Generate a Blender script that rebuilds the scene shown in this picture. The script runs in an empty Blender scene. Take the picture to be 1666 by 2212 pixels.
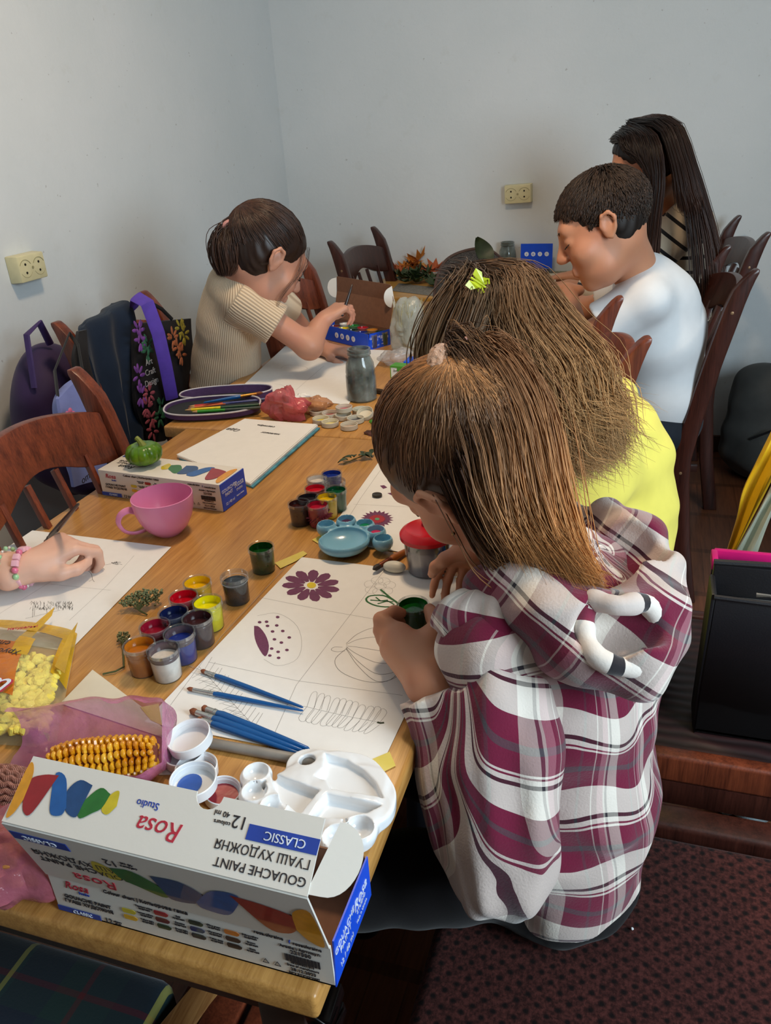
import bpy, bmesh, math, random
import numpy as np
from mathutils import Vector, Matrix
random.seed(7); RS = np.random.RandomState(7)
SC = bpy.context.scene; COL = SC.collection
pi = math.pi
# ---------------------------------------------------------------- camera
FPX, PITCH, ROLL, YAW, CZ = 1709., math.radians(26.05), math.radians(-3.68), math.radians(-19.24), 1.335
_F = np.array([math.sin(YAW)*math.cos(PITCH), math.cos(YAW)*math.cos(PITCH), -math.sin(PITCH)])
_R0 = np.array([math.cos(YAW), -math.sin(YAW), 0.]); _U0 = np.cross(_R0, _F)
_RR = _R0*math.cos(ROLL)+_U0*math.sin(ROLL); _UU = -_R0*math.sin(ROLL)+_U0*math.cos(ROLL)
RM = np.array([_RR, _UU, -_F]).T
cd = bpy.data.cameras.new('camera'); cam = bpy.data.objects.new('camera', cd); COL.objects.link(cam)
cd.sensor_fit = 'HORIZONTAL'; cd.sensor_width = 36; cd.lens = FPX/1666*36; cd.clip_start = .02
mw = Matrix([list(RM[i])+[0] for i in range(3)]+[[0, 0, 0, 1]]); mw.translation = (0, 0, CZ)
cam.matrix_world = mw; SC.camera = cam
def ray(x, y): return RM@np.array([x-833., 1106.-y, -FPX])/FPX
def at(x, y, z=.75):
    r = ray(x, y); p = r*((z-CZ)/r[2]); p[2] = z; return p
def atd(x, y, d):
    r = ray(x, y); r = r/np.linalg.norm(r)*d; r[2] += CZ; return r
# ---------------------------------------------------------------- light and exposure
SC.view_settings.view_transform = 'Standard'; SC.view_settings.look = 'None'
SC.view_settings.gamma = 1.; SC.view_settings.use_curve_mapping = False
SC.view_settings.exposure = 0.12
w = bpy.data.worlds.new('sky'); SC.world = w; w.use_nodes = True
w.node_tree.nodes['Background'].inputs[0].default_value = (.62, .78, 1., 1); w.node_tree.nodes['Background'].inputs[1].default_value = .8
def area(name, loc, target, sx, sy, e, col):
    l = bpy.data.lights.new(name, 'AREA'); l.shape = 'RECTANGLE'; l.size = sx; l.size_y = sy; l.energy = e; l.color = col
    o = bpy.data.objects.new(name, l); COL.objects.link(o); o.location = loc
    o.rotation_euler = (Vector(target)-Vector(loc)).to_track_quat('-Z', 'Y').to_euler(); return o
WINDOW_E, LAMP_E = 50., 14.
area('window_daylight', (1.56, .12, 1.60), (-.55, 1.9, 1.0), .95, 1.15, WINDOW_E, (.74, .90, 1.))
# ---------------------------------------------------------------- helpers
def lin(c):
    return tuple(((v/12.92) if v <= .04045 else ((v+.055)/1.055)**2.4) for v in c)
def rgb(r, g, b): return lin((r/255., g/255., b/255.))+(1.,)
class NT:
    def __init__(s, name):
        s.m = bpy.data.materials.new(name); s.m.use_nodes = True; s.t = s.m.node_tree; s.b = s.t.nodes['Principled BSDF']
    def n(s, typ, **k):
        o = s.t.nodes.new(typ)
        for a, v in k.items(): setattr(o, a, v)
        return o
    def l(s, a, b): s.t.links.new(a, b)
    def math(s, op, a, b=None, c=None, clamp=False):
        o = s.n('ShaderNodeMath', operation=op); o.use_clamp = clamp
        for i, v in enumerate((a, b, c)):
            if v is None: continue
            if isinstance(v, (int, float)): o.inputs[i].default_value = v
            else: s.l(v, o.inputs[i])
        return o.outputs[0]
    def mix(s, f, a, b, mode='MIX'):
        o = s.n('ShaderNodeMix', data_type='RGBA', blend_type=mode)
        for i, v in ((0, f), (6, a), (7, b)):
            if isinstance(v, (int, float)): o.inputs[i].default_value = v
            elif isinstance(v, tuple): o.inputs[i].default_value = v
            else: s.l(v, o.inputs[i])
        return o.outputs[2]
    def ramp(s, f, stops, interp='LINEAR'):
        o = s.n('ShaderNodeValToRGB'); r = o.color_ramp; r.interpolation = interp
        while len(r.elements) < len(stops): r.elements.new(.5)
        for e, (p, c) in zip(r.elements, stops): e.position = p; e.color = c
        s.l(f, o.inputs[0]); return o.outputs[0]
    def noise(s, scale, vec=None, detail=3, rough=.5, fac=True):
        o = s.n('ShaderNodeTexNoise'); o.inputs['Scale'].default_value = scale; o.inputs['Detail'].default_value = detail; o.inputs['Roughness'].default_value = rough
        s.l(vec if vec is not None else s.obj(), o.inputs['Vector']); return o.outputs[0 if fac else 1]
    def obj(s):
        if not hasattr(s, '_tc'): s._tc = s.n('ShaderNodeTexCoord')
        return s._tc.outputs['Object']
    def mapv(s, v, sc, rot=(0, 0, 0)):
        o = s.n('ShaderNodeMapping'); o.inputs['Scale'].default_value = sc; o.inputs['Rotation'].default_value = rot; s.l(v, o.inputs[0]); return o.outputs[0]
    def attr(s, name, out='Vector'): return s.n('ShaderNodeAttribute', attribute_name=name).outputs[out]
    def bump(s, h, strength=.3, dist=.002):
        o = s.n('ShaderNodeBump'); o.inputs['Strength'].default_value = strength; o.inputs['Distance'].default_value = dist
        s.l(h, o.inputs['Height']); s.l(o.outputs[0], s.b.inputs['Normal']); return o
    def set(s, **k):
        for a, v in k.items():
            i = s.b.inputs[{'col': 'Base Color', 'rough': 'Roughness', 'metal': 'Metallic', 'trans': 'Transmission Weight', 'ior': 'IOR', 'alpha': 'Alpha', 'sheen': 'Sheen Weight', 'sss': 'Subsurface Weight', 'coat': 'Coat Weight', 'spec': 'Specular IOR Level', 'emit': 'Emission Color', 'es': 'Emission Strength'}[a]]
            if isinstance(v, (int, float, tuple)): i.default_value = v
            else: s.l(v, i)
        return s
def M(name, col, rough=.5, var=.12, scale=40., bump=0., bscale=None, **k):
    t = NT(name); c = rgb(*col); d = tuple(max(0, x*(1-var)) for x in c[:3])+(1.,); e = tuple(min(1, x*(1+var)) for x in c[:3])+(1.,)
    t.set(col=t.ramp(t.noise(scale), [(.3, d), (.7, e)]), rough=rough, **k)
    if bump: t.bump(t.noise(bscale or scale*4, detail=4), bump)
    return t.m
def wood(name, dark, light, axis=1, sc=6., rough=.42, fine=1., bump=.08):
    t = NT(name); v = [sc*5*fine]*3; v[axis] = sc*.35
    m = t.mapv(t.obj(), tuple(v)); a = t.noise(2., m, 5, .65); v2 = [sc*30*fine]*3; v2[axis] = sc*1.2
    b = t.noise(2., t.mapv(t.obj(), tuple(v2)), 3, .6)
    f = t.math('ADD', t.math('MULTIPLY', a, .6), t.math('MULTIPLY', b, .4))
    t.set(col=t.ramp(f, [(.34, rgb(*dark)), (.64, rgb(*light))]), rough=rough); t.bump(b, bump, .001); return t.m
def link(o): COL.objects.link(o); return o
def mk(name, V, Fc, mat=None, parent=None, smooth=True, attrs=None, sharp=None):
    me = bpy.data.meshes.new(name)
    if isinstance(Fc, np.ndarray):
        V = np.asarray(V, np.float32); n, k = Fc.shape
        me.vertices.add(len(V)); me.vertices.foreach_set('co', V.ravel()); me.loops.add(n*k); me.loops.foreach_set('vertex_index', Fc.astype(np.int32).ravel())
        me.polygons.add(n); me.polygons.foreach_set('loop_start', np.arange(0, n*k, k, dtype=np.int32)); me.update(calc_edges=True)
    else:
        me.from_pydata([tuple(map(float, v)) for v in V], [], [tuple(map(int, f)) for f in Fc]); me.update()
    if attrs:
        for a, arr in attrs.items():
            arr = np.asarray(arr, np.float32)
            if arr.ndim == 1: me.attributes.new(a, 'FLOAT', 'POINT').data.foreach_set('value', arr)
            else: me.attributes.new(a, 'FLOAT_VECTOR', 'POINT').data.foreach_set('vector', arr.ravel())
    if smooth:
        me.polygons.foreach_set('use_smooth', [True]*len(me.polygons))
        if sharp: me.set_sharp_from_angle(angle=math.radians(sharp))
    if mat:
        for m_ in (mat if isinstance(mat, (list, tuple)) else [mat]): me.materials.append(m_)
    o = bpy.data.objects.new(name, me); link(o)
    if parent: o.parent = parent
    return o
class MB:
    """collects simple solids into ONE mesh"""
    def __init__(s): s.V = []; s.F = []; s.MI = []; s.mi = 0
    def add(s, V, F):
        b = len(s.V); s.V += [tuple(v) for v in V]; s.F += [tuple(b+i for i in f) for f in F]; s.MI += [s.mi]*len(F); return s
    def box(s, c, d, rot=None, taper=1.):
        x, y, z = [v/2 for v in d]; P = [(-x, -y, -z), (x, -y, -z), (x, y, -z), (-x, y, -z), (-x*taper, -y*taper, z), (x*taper, -y*taper, z), (x*taper, y*taper, z), (-x*taper, y*taper, z)]
        P = [Vector(p) for p in P]
        if rot is not None: P = [rot@p for p in P]
        return s.add([p+Vector(c) for p in P], [(0, 3, 2, 1), (4, 5, 6, 7), (0, 1, 5, 4), (1, 2, 6, 5), (2, 3, 7, 6), (3, 0, 4, 7)])
    def beam(s, a, b, w, h, up=(0, 0, 1)):
        a = Vector(a); b = Vector(b); z = (b-a); L = z.length; z = z/L; u = Vector(up); x = u.cross(z)
        if x.length < 1e-4: x = Vector((1, 0, 0)).cross(z)
        x.normalize(); y = z.cross(x); R = Matrix((x, y, z)).transposed(); return s.box((a+b)/2, (w, h, L), R)
    def lathe(s, prof, n=32, c=(0, 0, 0), cap=True, sx=1., sy=1., wob=None):
        V = []; F = []; k = len(prof)
        for i in range(n):
            a = 2*pi*i/n; w_ = wob(a) if wob else 1.
            for r, z in prof: V.append((c[0]+r*w_*math.cos(a)*sx, c[1]+r*w_*math.sin(a)*sy, c[2]+z))
        for i in range(n):
            j = (i+1) % n
            for q in range(k-1): F.append((i*k+q, j*k+q, j*k+q+1, i*k+q+1))
        if cap:
            if prof[0][0] > 1e-6: F.append(tuple(i*k for i in range(n))[::-1])
            if prof[-1][0] > 1e-6: F.append(tuple(i*k+k-1 for i in range(n)))
        return s.add(V, F)
    def tube(s, P, r, n=8, cap=True, flat=1.):
        P = [Vector(p) for p in P]; R = r if isinstance(r, (list, tuple)) else [r]*len(P); V = []; F = []
        t0 = (P[1]-P[0]).normalized(); u = t0.orthogonal().normalized()
        for i, p in enumerate(P):
            t = (P[min(i+1, len(P)-1)]-P[max(i-1, 0)])
            t = t.normalized() if t.length > 1e-9 else t0
            u = (u-t*u.dot(t)); u = u.normalized() if u.length > 1e-6 else t.orthogonal().normalized(); v = t.cross(u)
            for k in range(n):
                a = 2*pi*k/n; V.append(p+(u*math.cos(a)+v*math.sin(a)*flat)*R[i])
        m = len(P)
        for i in range(m-1):
            for k in range(n): F.append((i*n+k, i*n+(k+1) % n, (i+1)*n+(k+1) % n, (i+1)*n+k))
        if cap: F.append(tuple(range(n))[::-1]); F.append(tuple((m-1)*n+k for k in range(n)))
        return s.add(V, F)
    def prism(s, poly, z0, z1, T=None):
        n = len(poly); V = [(x, y, z0) for x, y in poly]+[(x, y, z1) for x, y in poly]
        if T is not None: V = [tuple(T@Vector(v)) for v in V]
        return s.add(V, [tuple(range(n))[::-1], tuple(range(n, 2*n))]+[(i, (i+1) % n, n+(i+1) % n, n+i) for i in range(n)])
    def sphere(s, c, r, n=12, sc=(1, 1, 1), R=None):
        V = []; F = []; m = n//2
        for i in range(m+1):
            t = pi*i/m
            for k in range(n):
                a = 2*pi*k/n; p = Vector((r*sc[0]*math.sin(t)*math.cos(a), r*sc[1]*math.sin(t)*math.sin(a), r*sc[2]*math.cos(t)))
                if R is not None: p = R@p
                V.append(p+Vector(c))
        for i in range(m):
            for k in range(n): F.append((i*n+k, (i+1)*n+k, (i+1)*n+(k+1) % n, i*n+(k+1) % n))
        return s.add(V, F)
    def build(s, name, mat=None, parent=None, smooth=True, sharp=35, bevel=0, seg=2):
        o = mk(name, s.V, s.F, mat, parent, smooth, sharp=sharp if not bevel else None)
        if len(set(s.MI)) > 1: o.data.polygons.foreach_set('material_index', s.MI)
        bm = bmesh.new(); bm.from_mesh(o.data); bmesh.ops.remove_doubles(bm, verts=bm.verts, dist=1e-7); bmesh.ops.recalc_face_normals(bm, faces=bm.faces)
        if bevel:
            ed = [e for e in bm.edges if len(e.link_faces) == 2 and e.calc_face_angle(0) > .6]
            bmesh.ops.bevel(bm, geom=ed, offset=bevel, segments=seg, affect='EDGES', profile=.5)
        bm.to_mesh(o.data); bm.free()
        if bevel: o.data.set_sharp_from_angle(angle=math.radians(32)); 
        return o
def tag(o, label=None, cat=None, group=None, kind=None):
    if label: o['label'] = label
    if cat: o['category'] = cat
    if group: o['group'] = group
    if kind: o['kind'] = kind
    return o
def thing(name, label, cat, loc=(0, 0, 0), rz=0, group=None):
    o = bpy.data.objects.new(name, None); link(o); o.empty_display_size = .05
    o.location = tuple(float(v) for v in loc); o.rotation_euler = (0, 0, rz); return tag(o, label, cat, group)
def dup(root, loc, rz, label, group=None):
    r = root.copy(); link(r); r.location = tuple(float(v) for v in loc); r.rotation_euler = (0, 0, rz); tag(r, label, None, group)
    for ch in list(root.children):
        c = ch.copy(); link(c); c.parent = r
        for g in list(ch.children):
            d = g.copy(); link(d); d.parent = c
    return r
def pts_curve(P, n=20):
    """Catmull-Rom through points"""
    P = [np.array(p, float) for p in P]; Q = [2*P[0]-P[1]]+P+[2*P[-1]-P[-2]]; out = []
    m = len(P)-1
    for t in np.linspace(0, m, n):
        i = min(int(t), m-1); u = t-i; a, b, c, d = Q[i:i+4]
        out.append(.5*((2*b)+(-a+c)*u+(2*a-5*b+4*c-d)*u*u+(-a+3*b-3*c+d)*u**3))
    return out
def text_mesh(body, size, mat, parent, name='lettering', T=None, sx=1., depth=.00025, align='CENTER', shear=0.):
    c = bpy.data.curves.new(name, 'FONT'); c.body = body; c.size = size; c.align_x = align; c.align_y = 'CENTER'; c.extrude = depth; c.shear = shear; c.resolution_u = 3
    o = bpy.data.objects.new(name, c); link(o); bpy.context.view_layer.update()
    me = bpy.data.meshes.new_from_object(o.evaluated_get(bpy.context.evaluated_depsgraph_get())); bpy.data.objects.remove(o); bpy.data.curves.remove(c)
    me.name = name; S = Matrix.Diagonal((sx, 1, 1, 1)); me.transform((T if T is not None else Matrix())@S)
    me.materials.clear(); me.materials.append(mat); o = bpy.data.objects.new(name, me); link(o); o.parent = parent; return o
def frame(o, x, y):
    """4x4 with local x,y axes and origin o"""
    x = Vector(x).normalized(); y = Vector(y); y = (y-x*y.dot(x)).normalized(); z = x.cross(y)
    m = Matrix((x, y, z)).transposed().to_4x4(); m.translation = Vector(o); return m
# ---------------------------------------------------------------- signed distance modelling
def smin(a, b, k):
    h = np.maximum(k-np.abs(a-b), 0)/k; return np.minimum(a, b)-h*h*k*.25
class SDF:
    def __init__(s, lo, hi, h):
        s.h = h; s.lo = np.array(lo, np.float32); s.n = np.ceil((np.array(hi)-np.array(lo))/h).astype(int)+1
        s.d = np.full(s.n, .05, np.float32)
    def _w(s, lo, hi, m):
        i0 = np.clip(np.floor((np.array(lo)-m-s.lo)/s.h).astype(int), 0, s.n-1); i1 = np.clip(np.ceil((np.array(hi)+m-s.lo)/s.h).astype(int)+1, 1, s.n)
        if np.any(i1 <= i0): return None, None
        sl = tuple(slice(a, b) for a, b in zip(i0, i1))
        g = [(s.lo[i]+np.arange(i0[i], i1[i], dtype=np.float32)*s.h).astype(np.float32) for i in range(3)]
        return sl, (g[0][:, None, None], g[1][None, :, None], g[2][None, None, :])
    def _put(s, sl, d, k, mode):
        if mode == 'add': s.d[sl] = smin(s.d[sl], d, k)
        elif mode == 'sub': s.d[sl] = -smin(-s.d[sl], d, k)
    def ell(s, c, r, R=None, k=.01, mode='add'):
        c = np.array(c, float); r = np.array(r, float); mr = r.max()
        sl, g = s._w(c-mr, c+mr, k+2.5*s.h)
        if sl is None: return s
        X = [g[i]-c[i] for i in range(3)]
        if R is not None: X = [R[0, i]*X[0]+R[1, i]*X[1]+R[2, i]*X[2] for i in range(3)]
        k0 = np.sqrt(sum((X[i]/r[i])**2 for i in range(3)))+1e-9; k1 = np.sqrt(sum((X[i]/r[i]**2)**2 for i in range(3)))+1e-9
        s._put(sl, (k0*(k0-1)/k1).astype(np.float32), k, mode); return s
    def cone(s, a, b, ra, rb=None, k=.01, mode='add', flat=None):
        """tapered capsule; flat=(axis,factor) squashes it along a unit axis"""
        rb = ra if rb is None else rb; a = np.array(a, float); b = np.array(b, float); m = max(ra, rb)*(max(1, 1/flat[1]) if flat else 1)
        sl, g = s._w(np.minimum(a, b)-m, np.maximum(a, b)+m, k+2.5*s.h)
        if sl is None: return s
        ab = b-a; L2 = ab@ab+1e-12; X = [g[i]-a[i] for i in range(3)]
        t = np.clip((X[0]*ab[0]+X[1]*ab[1]+X[2]*ab[2])/L2, 0, 1); D = [X[i]-t*ab[i] for i in range(3)]
        if flat:
            ax = np.array(flat[0], float); ax /= np.linalg.norm(ax); q = D[0]*ax[0]+D[1]*ax[1]+D[2]*ax[2]
            dd = D[0]**2+D[1]**2+D[2]**2+q*q*(1/flat[1]**2-1); s._put(sl, ((np.sqrt(dd)-(ra+(rb-ra)*t))*min(1, flat[1]*1.15)).astype(np.float32), k, mode)
        else: s._put(sl, (np.sqrt(D[0]**2+D[1]**2+D[2]**2)-(ra+(rb-ra)*t)).astype(np.float32), k, mode)
        return s
    def disc(s, c, r, t, k=.003, e=.001, mode='add'):
        """upright round slab of half thickness t with rounded edge e"""
        c = np.array(c, float); q = np.array((r, r, t)); sl, g = s._w(c-q, c+q, k+2.5*s.h)
        a = np.sqrt((g[0]-c[0])**2+(g[1]-c[1])**2)-(r-e); b = np.abs(g[2]-c[2])-(t-e)+0*a; a = a+0*b
        s._put(sl, (np.sqrt(np.maximum(a, 0)**2+np.maximum(b, 0)**2)+np.minimum(np.maximum(a, b), 0)-e).astype(np.float32), k, mode); return s
    def poly(s, P, z0, z1, k=.003, e=.002, mode='sub'):
        """upright prism over a plan polygon, edges rounded by e"""
        P = np.array(P, float)[:, :2]; sl, g = s._w(np.append(P.min(0), z0), np.append(P.max(0), z1), k+2.5*s.h); X = g[0]+0*g[1]; Y = g[1]+0*g[0]; d = np.full(X.shape, 9.); ins = np.zeros(X.shape, bool)
        for i in range(len(P)):
            a, b = P[i], P[(i+1) % len(P)]; ab = b-a; t = np.clip(((X-a[0])*ab[0]+(Y-a[1])*ab[1])/(ab@ab), 0, 1); d = np.minimum(d, np.hypot(X-a[0]-t*ab[0], Y-a[1]-t*ab[1])); ins ^= ((a[1] > Y) != (b[1] > Y)) & (X < a[0]+(Y-a[1])*ab[0]/(ab[1]+1e-12))
        q = np.where(ins, -d, d)+e; v = np.abs(g[2]-(z0+z1)/2)-((z1-z0)/2-e); q = q+0*v; v = v+0*q
        s._put(sl, (np.sqrt(np.maximum(q, 0)**2+np.maximum(v, 0)**2)+np.minimum(np.maximum(q, v), 0)-e).astype(np.float32), k, mode); return s
    def chain(s, P, R, k=.01, mode='add', flat=None):
        for i in range(len(P)-1): s.cone(P[i], P[i+1], R[i], R[i+1], k, mode, flat)
        return s
    def cut(s, p, n):
        """remove everything on the side n points to"""
        g = [s.lo[i]+np.arange(s.n[i])*s.h for i in range(3)]; n = np.array(n, float); n /= np.linalg.norm(n)
        d = ((g[0][:, None, None]-p[0])*n[0]+(g[1][None, :, None]-p[1])*n[1]+(g[2][None, None, :]-p[2])*n[2]).astype(np.float32)
        s.d = np.maximum(s.d, d); return s
    def lcut(s, p, n, rad):
        """flat cut that only acts within rad of p"""
        p = np.array(p, float); n = np.array(n, float); n /= np.linalg.norm(n); sl, g = s._w(p-rad, p+rad, 0)
        X = [g[i]-p[i] for i in range(3)]; d = X[0]*n[0]+X[1]*n[1]+X[2]*n[2]; r = np.sqrt(X[0]**2+X[1]**2+X[2]**2)
        s.d[sl] = np.where(r < rad, np.maximum(s.d[sl], d), s.d[sl]).astype(np.float32); return s
    def disp(s, fn):
        m = np.abs(s.d) < .03; idx = np.argwhere(m); P = s.lo+idx*s.h; s.d[m] -= fn(P).astype(np.float32); return s
    def mesh(s):
        d = s.d; ins = d < 0
        c = [(i, j, k) for i in (0, 1) for j in (0, 1) for k in (0, 1)]
        nx, ny, nz = [v-1 for v in d.shape]
        cnt = sum(ins[i:i+nx, j:j+ny, k:k+nz].astype(np.int8) for i, j, k in c)
        act = np.argwhere((cnt > 0) & (cnt < 8)); N = len(act)
        idx = np.full((nx, ny, nz), -1, np.int32); idx[tuple(act.T)] = np.arange(N)
        vals = {q: d[act[:, 0]+q[0], act[:, 1]+q[1], act[:, 2]+q[2]] for q in c}
        acc = np.zeros((N, 3)); w_ = np.zeros(N)
        for q in c:
            for ax in range(3):
                if q[ax] == 0:
                    p = list(q); p[ax] = 1; p = tuple(p); a = vals[q]; b = vals[p]; m = (a < 0) != (b < 0)
                    t = np.where(m, a/np.where(m, a-b, 1), 0); e = np.array(q, float)[None, :].repeat(N, 0); e[:, ax] += t
                    acc += e*m[:, None]; w_ += m
        V = s.lo+(act+acc/w_[:, None])*s.h; Fs = []
        for ax in range(3):
            b_, c_ = [(1, 2), (2, 0), (0, 1)][ax]
            sh = list(d.shape); A = [slice(None)]*3; B = [slice(None)]*3; A[ax] = slice(0, -1); B[ax] = slice(1, None)
            a0 = ins[tuple(A)]; a1 = ins[tuple(B)]; e = np.argwhere(a0 != a1)
            e = e[(e[:, b_] > 0) & (e[:, c_] > 0) & (e[:, b_] < d.shape[b_]-1) & (e[:, c_] < d.shape[c_]-1)]
            fl = a0[tuple(e.T)]; o = [e.copy() for _ in range(4)]
            o[1][:, b_] -= 1; o[2][:, b_] -= 1; o[2][:, c_] -= 1; o[3][:, c_] -= 1
            q = np.stack([idx[tuple(v.T)] for v in o], 1); q[~fl] = q[~fl][:, ::-1]; Fs.append(q[(q >= 0).all(1)])
        return V, np.concatenate(Fs)
def prune(o):
    """keep only the largest connected piece"""
    bm = bmesh.new(); bm.from_mesh(o.data); seen = set(); best = []
    for v in bm.verts:
        if v.index in seen: continue
        st = [v]; comp = []; seen.add(v.index)
        while st:
            a = st.pop(); comp.append(a)
            for e in a.link_edges:
                b_ = e.other_vert(a)
                if b_.index not in seen: seen.add(b_.index); st.append(b_)
        if len(comp) > len(best): best = comp
    keep = set(v.index for v in best); bmesh.ops.delete(bm, geom=[v for v in bm.verts if v.index not in keep], context='VERTS'); bm.to_mesh(o.data); bm.free(); return o
def relax(V, F, it=2, lam=.5):
    """light Laplacian smoothing"""
    e = np.concatenate([F[:, [0, 1]], F[:, [1, 2]], F[:, [2, 3]], F[:, [3, 0]]]); V = V.copy()
    for _ in range(it):
        acc = np.zeros_like(V); cn = np.zeros(len(V))
        np.add.at(acc, e[:, 0], V[e[:, 1]]); np.add.at(acc, e[:, 1], V[e[:, 0]]); np.add.at(cn, e[:, 0], 1); np.add.at(cn, e[:, 1], 1)
        V += lam*(acc/np.maximum(cn, 1)[:, None]-V)
    return V
def sdf_obj(s, name, mat, parent, origin=(0, 0, 0), attrf=None, it=2):
    V, F = s.mesh(); V = relax(V, F, it); A = attrf(V) if attrf else None
    if np.einsum('ij,ij->i', V[F[:, 0]], np.cross(V[F[:, 1]], V[F[:, 2]])).sum() < 0: F = F[:, ::-1]
    return mk(name, V-np.array(origin), F, mat, parent, attrs=A)
def cv(x, y, z): return RM@np.array([x, y, z], float)     # direction given right / up / towards viewer
def fold(P, seeds, amp):
    o = np.zeros(len(P))
    for (kx, ky, kz, ph, a) in seeds: o += a*np.sin(P[:, 0]*kx+P[:, 1]*ky+P[:, 2]*kz+ph)
    return amp*o
def rfolds(n, f, seed, an=(1, 1, 1)):
    r = np.random.RandomState(seed); return [(*(r.normal(size=3)*f*np.array(an)), r.rand()*6.28, r.uniform(.4, 1)) for _ in range(n)]
def cloth_mat(name, col, weave=900., rough=.85, amt=.15, var=.08, sc=25.):
    t = NT(name); c = rgb(*col); t.set(col=t.ramp(t.noise(sc, detail=4), [(.3, tuple(v*(1-var) for v in c[:3])+(1,)), (.7, tuple(min(1, v*(1+var)) for v in c[:3])+(1,))]), rough=rough, sheen=.10, spec=.2)
    t.bump(t.noise(weave, detail=2), amt, .001); return t.m
# ================================================================= ROOM
TZ = .75; WX, WY = -1.55, 3.42
def wall_paint(name, c1, c2, c3):
    t = NT(name); a = t.noise(1.6, detail=5, rough=.6); b = t.noise(9., detail=6, rough=.7); sp = t.noise(55., detail=2); base = t.ramp(a, [(.3, rgb(*c1)), (.7, rgb(*c2))])
    f = t.math('MULTIPLY', t.ramp(b, [(.60, (0, 0, 0, 1)), (.74, (1, 1, 1, 1))]), .35); dots = t.ramp(sp, [(.735, (0, 0, 0, 1)), (.76, (1, 1, 1, 1))])
    c = t.mix(f, base, rgb(*c3)); c = t.mix(t.math('MULTIPLY', dots, .35), c, rgb(120, 112, 104)); t.set(col=c, rough=.75, spec=.3)
    h = t.math('ADD', t.noise(38., detail=6, rough=.6), t.math('MULTIPLY', t.noise(5., detail=3), 1.2)); t.bump(h, .25, .004); return t.m
m_wall = wall_paint('painted_plaster', (206, 212, 214), (216, 220, 222), (196, 198, 194))
def slab(name, lo, hi, mat, kind='structure', parent=None):
    b = MB(); b.box([(a+c)/2 for a, c in zip(lo, hi)], [c-a for a, c in zip(lo, hi)]); o = b.build(name, mat, parent, smooth=False)
    if kind and not parent: o['kind'] = kind
    return o
RX, RY, CH = 1.62, -1.75, 2.62
slab('wall_left', (WX-.12, RY, 0), (WX, WY+.12, CH), m_wall); slab('wall_back', (WX-.0, WY, 0), (RX+.12, WY+.12, CH), m_wall); m_wall2 = wall_paint('painted_plaster_beige', (150, 140, 126), (160, 150, 136), (140, 130, 116));  # rear and right walls, out of view, coloured darker to cut bounced light
slab('wall_rear', (WX, RY-.12, 0), (RX+.12, RY, CH), m_wall2)
b = MB()                                   # right wall with its window opening
for y0, y1, z0, z1 in ((RY, -.55, 0, CH), (.80, WY, 0, CH), (-.55, .80, 0, .88), (-.55, .80, 2.32, CH)): b.box((RX+.06, (y0+y1)/2, (z0+z1)/2), (.12, y1-y0, z1-z0))
b.build('wall_right', m_wall2, smooth=False)['kind'] = 'structure'
m_frame = M('window_white', (232, 232, 228), .35, .03)
b = MB(); x = RX+.07
for y in (-.525, .125, .775): b.box((x, y, 1.60), (.05, .05, 1.44))
for z in (.905, 2.295): b.box((x, .125, z), (.05, 1.35, .05))
b.build('window_1', m_frame, smooth=False)['kind'] = 'structure'
m_ceil = M('ceiling_white', (226, 224, 218), .9, .03, 3.)
slab('ceiling', (WX-.12, RY-.12, CH), (RX+.12, WY+.12, CH+.1), m_ceil)
t = NT('floor_laminate'); mp = t.mapv(t.obj(), (7.5, .9, 1)); br = t.n('ShaderNodeTexBrick'); t.l(mp, br.inputs[0]); br.inputs['Scale'].default_value = 1.; br.inputs['Mortar Size'].default_value = .012; br.inputs['Color1'].default_value = rgb(112, 66, 44); br.inputs['Color2'].default_value = rgb(92, 52, 34); br.inputs['Mortar'].default_value = rgb(40, 22, 14)
gr = t.noise(3., t.mapv(t.obj(), (40, 2.5, 1)), 6, .65); t.set(col=t.mix(.55, br.outputs[0], t.ramp(gr, [(.3, rgb(80, 44, 28)), (.7, rgb(134, 82, 52))])), rough=.38)
slab('floor', (WX-.12, RY-.12, -.08), (RX+.12, WY+.12, 0), t.m)
m_base = wood('baseboard_brown', (70, 40, 28), (100, 62, 44), 0)
slab('baseboard_back', (WX, WY-.016, 0), (RX, WY, .07), m_base); slab('baseboard_left', (WX, RY, 0), (WX+.016, WY-.016, .07), m_base)
# ceiling lamp
m_glow = NT('lamp_glow'); m_glow.set(emit=(1., .78, .5, 1), es=6., col=(1, .9, .8, 1)); LP = (-.42, 1.38)
cl_ = thing('ceiling_lamp', 'round white glass ceiling lamp fixed above the joined tables', 'lamp', (LP[0], LP[1], CH))
b = MB(); b.lathe([(.0, -.001), (.12, -.001), (.12, -.03), (.10, -.04), (0, -.04)], 32); b.build('base', m_frame, cl_)
b = MB(); b.lathe([(.10, -.041), (.15, -.06), (.16, -.09), (.12, -.125), (.05, -.14), (0, -.142)], 32, cap=False); b.build('lamp_shade', m_glow.m, cl_)
pl = bpy.data.lights.new('lamp_light', 'AREA'); pl.shape = 'DISK'; pl.size = .26; pl.energy = LAMP_E; pl.color = (1., .72, .46); po = bpy.data.objects.new('lamp_light', pl); link(po); po.location = (LP[0], LP[1], CH-.16)
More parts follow.
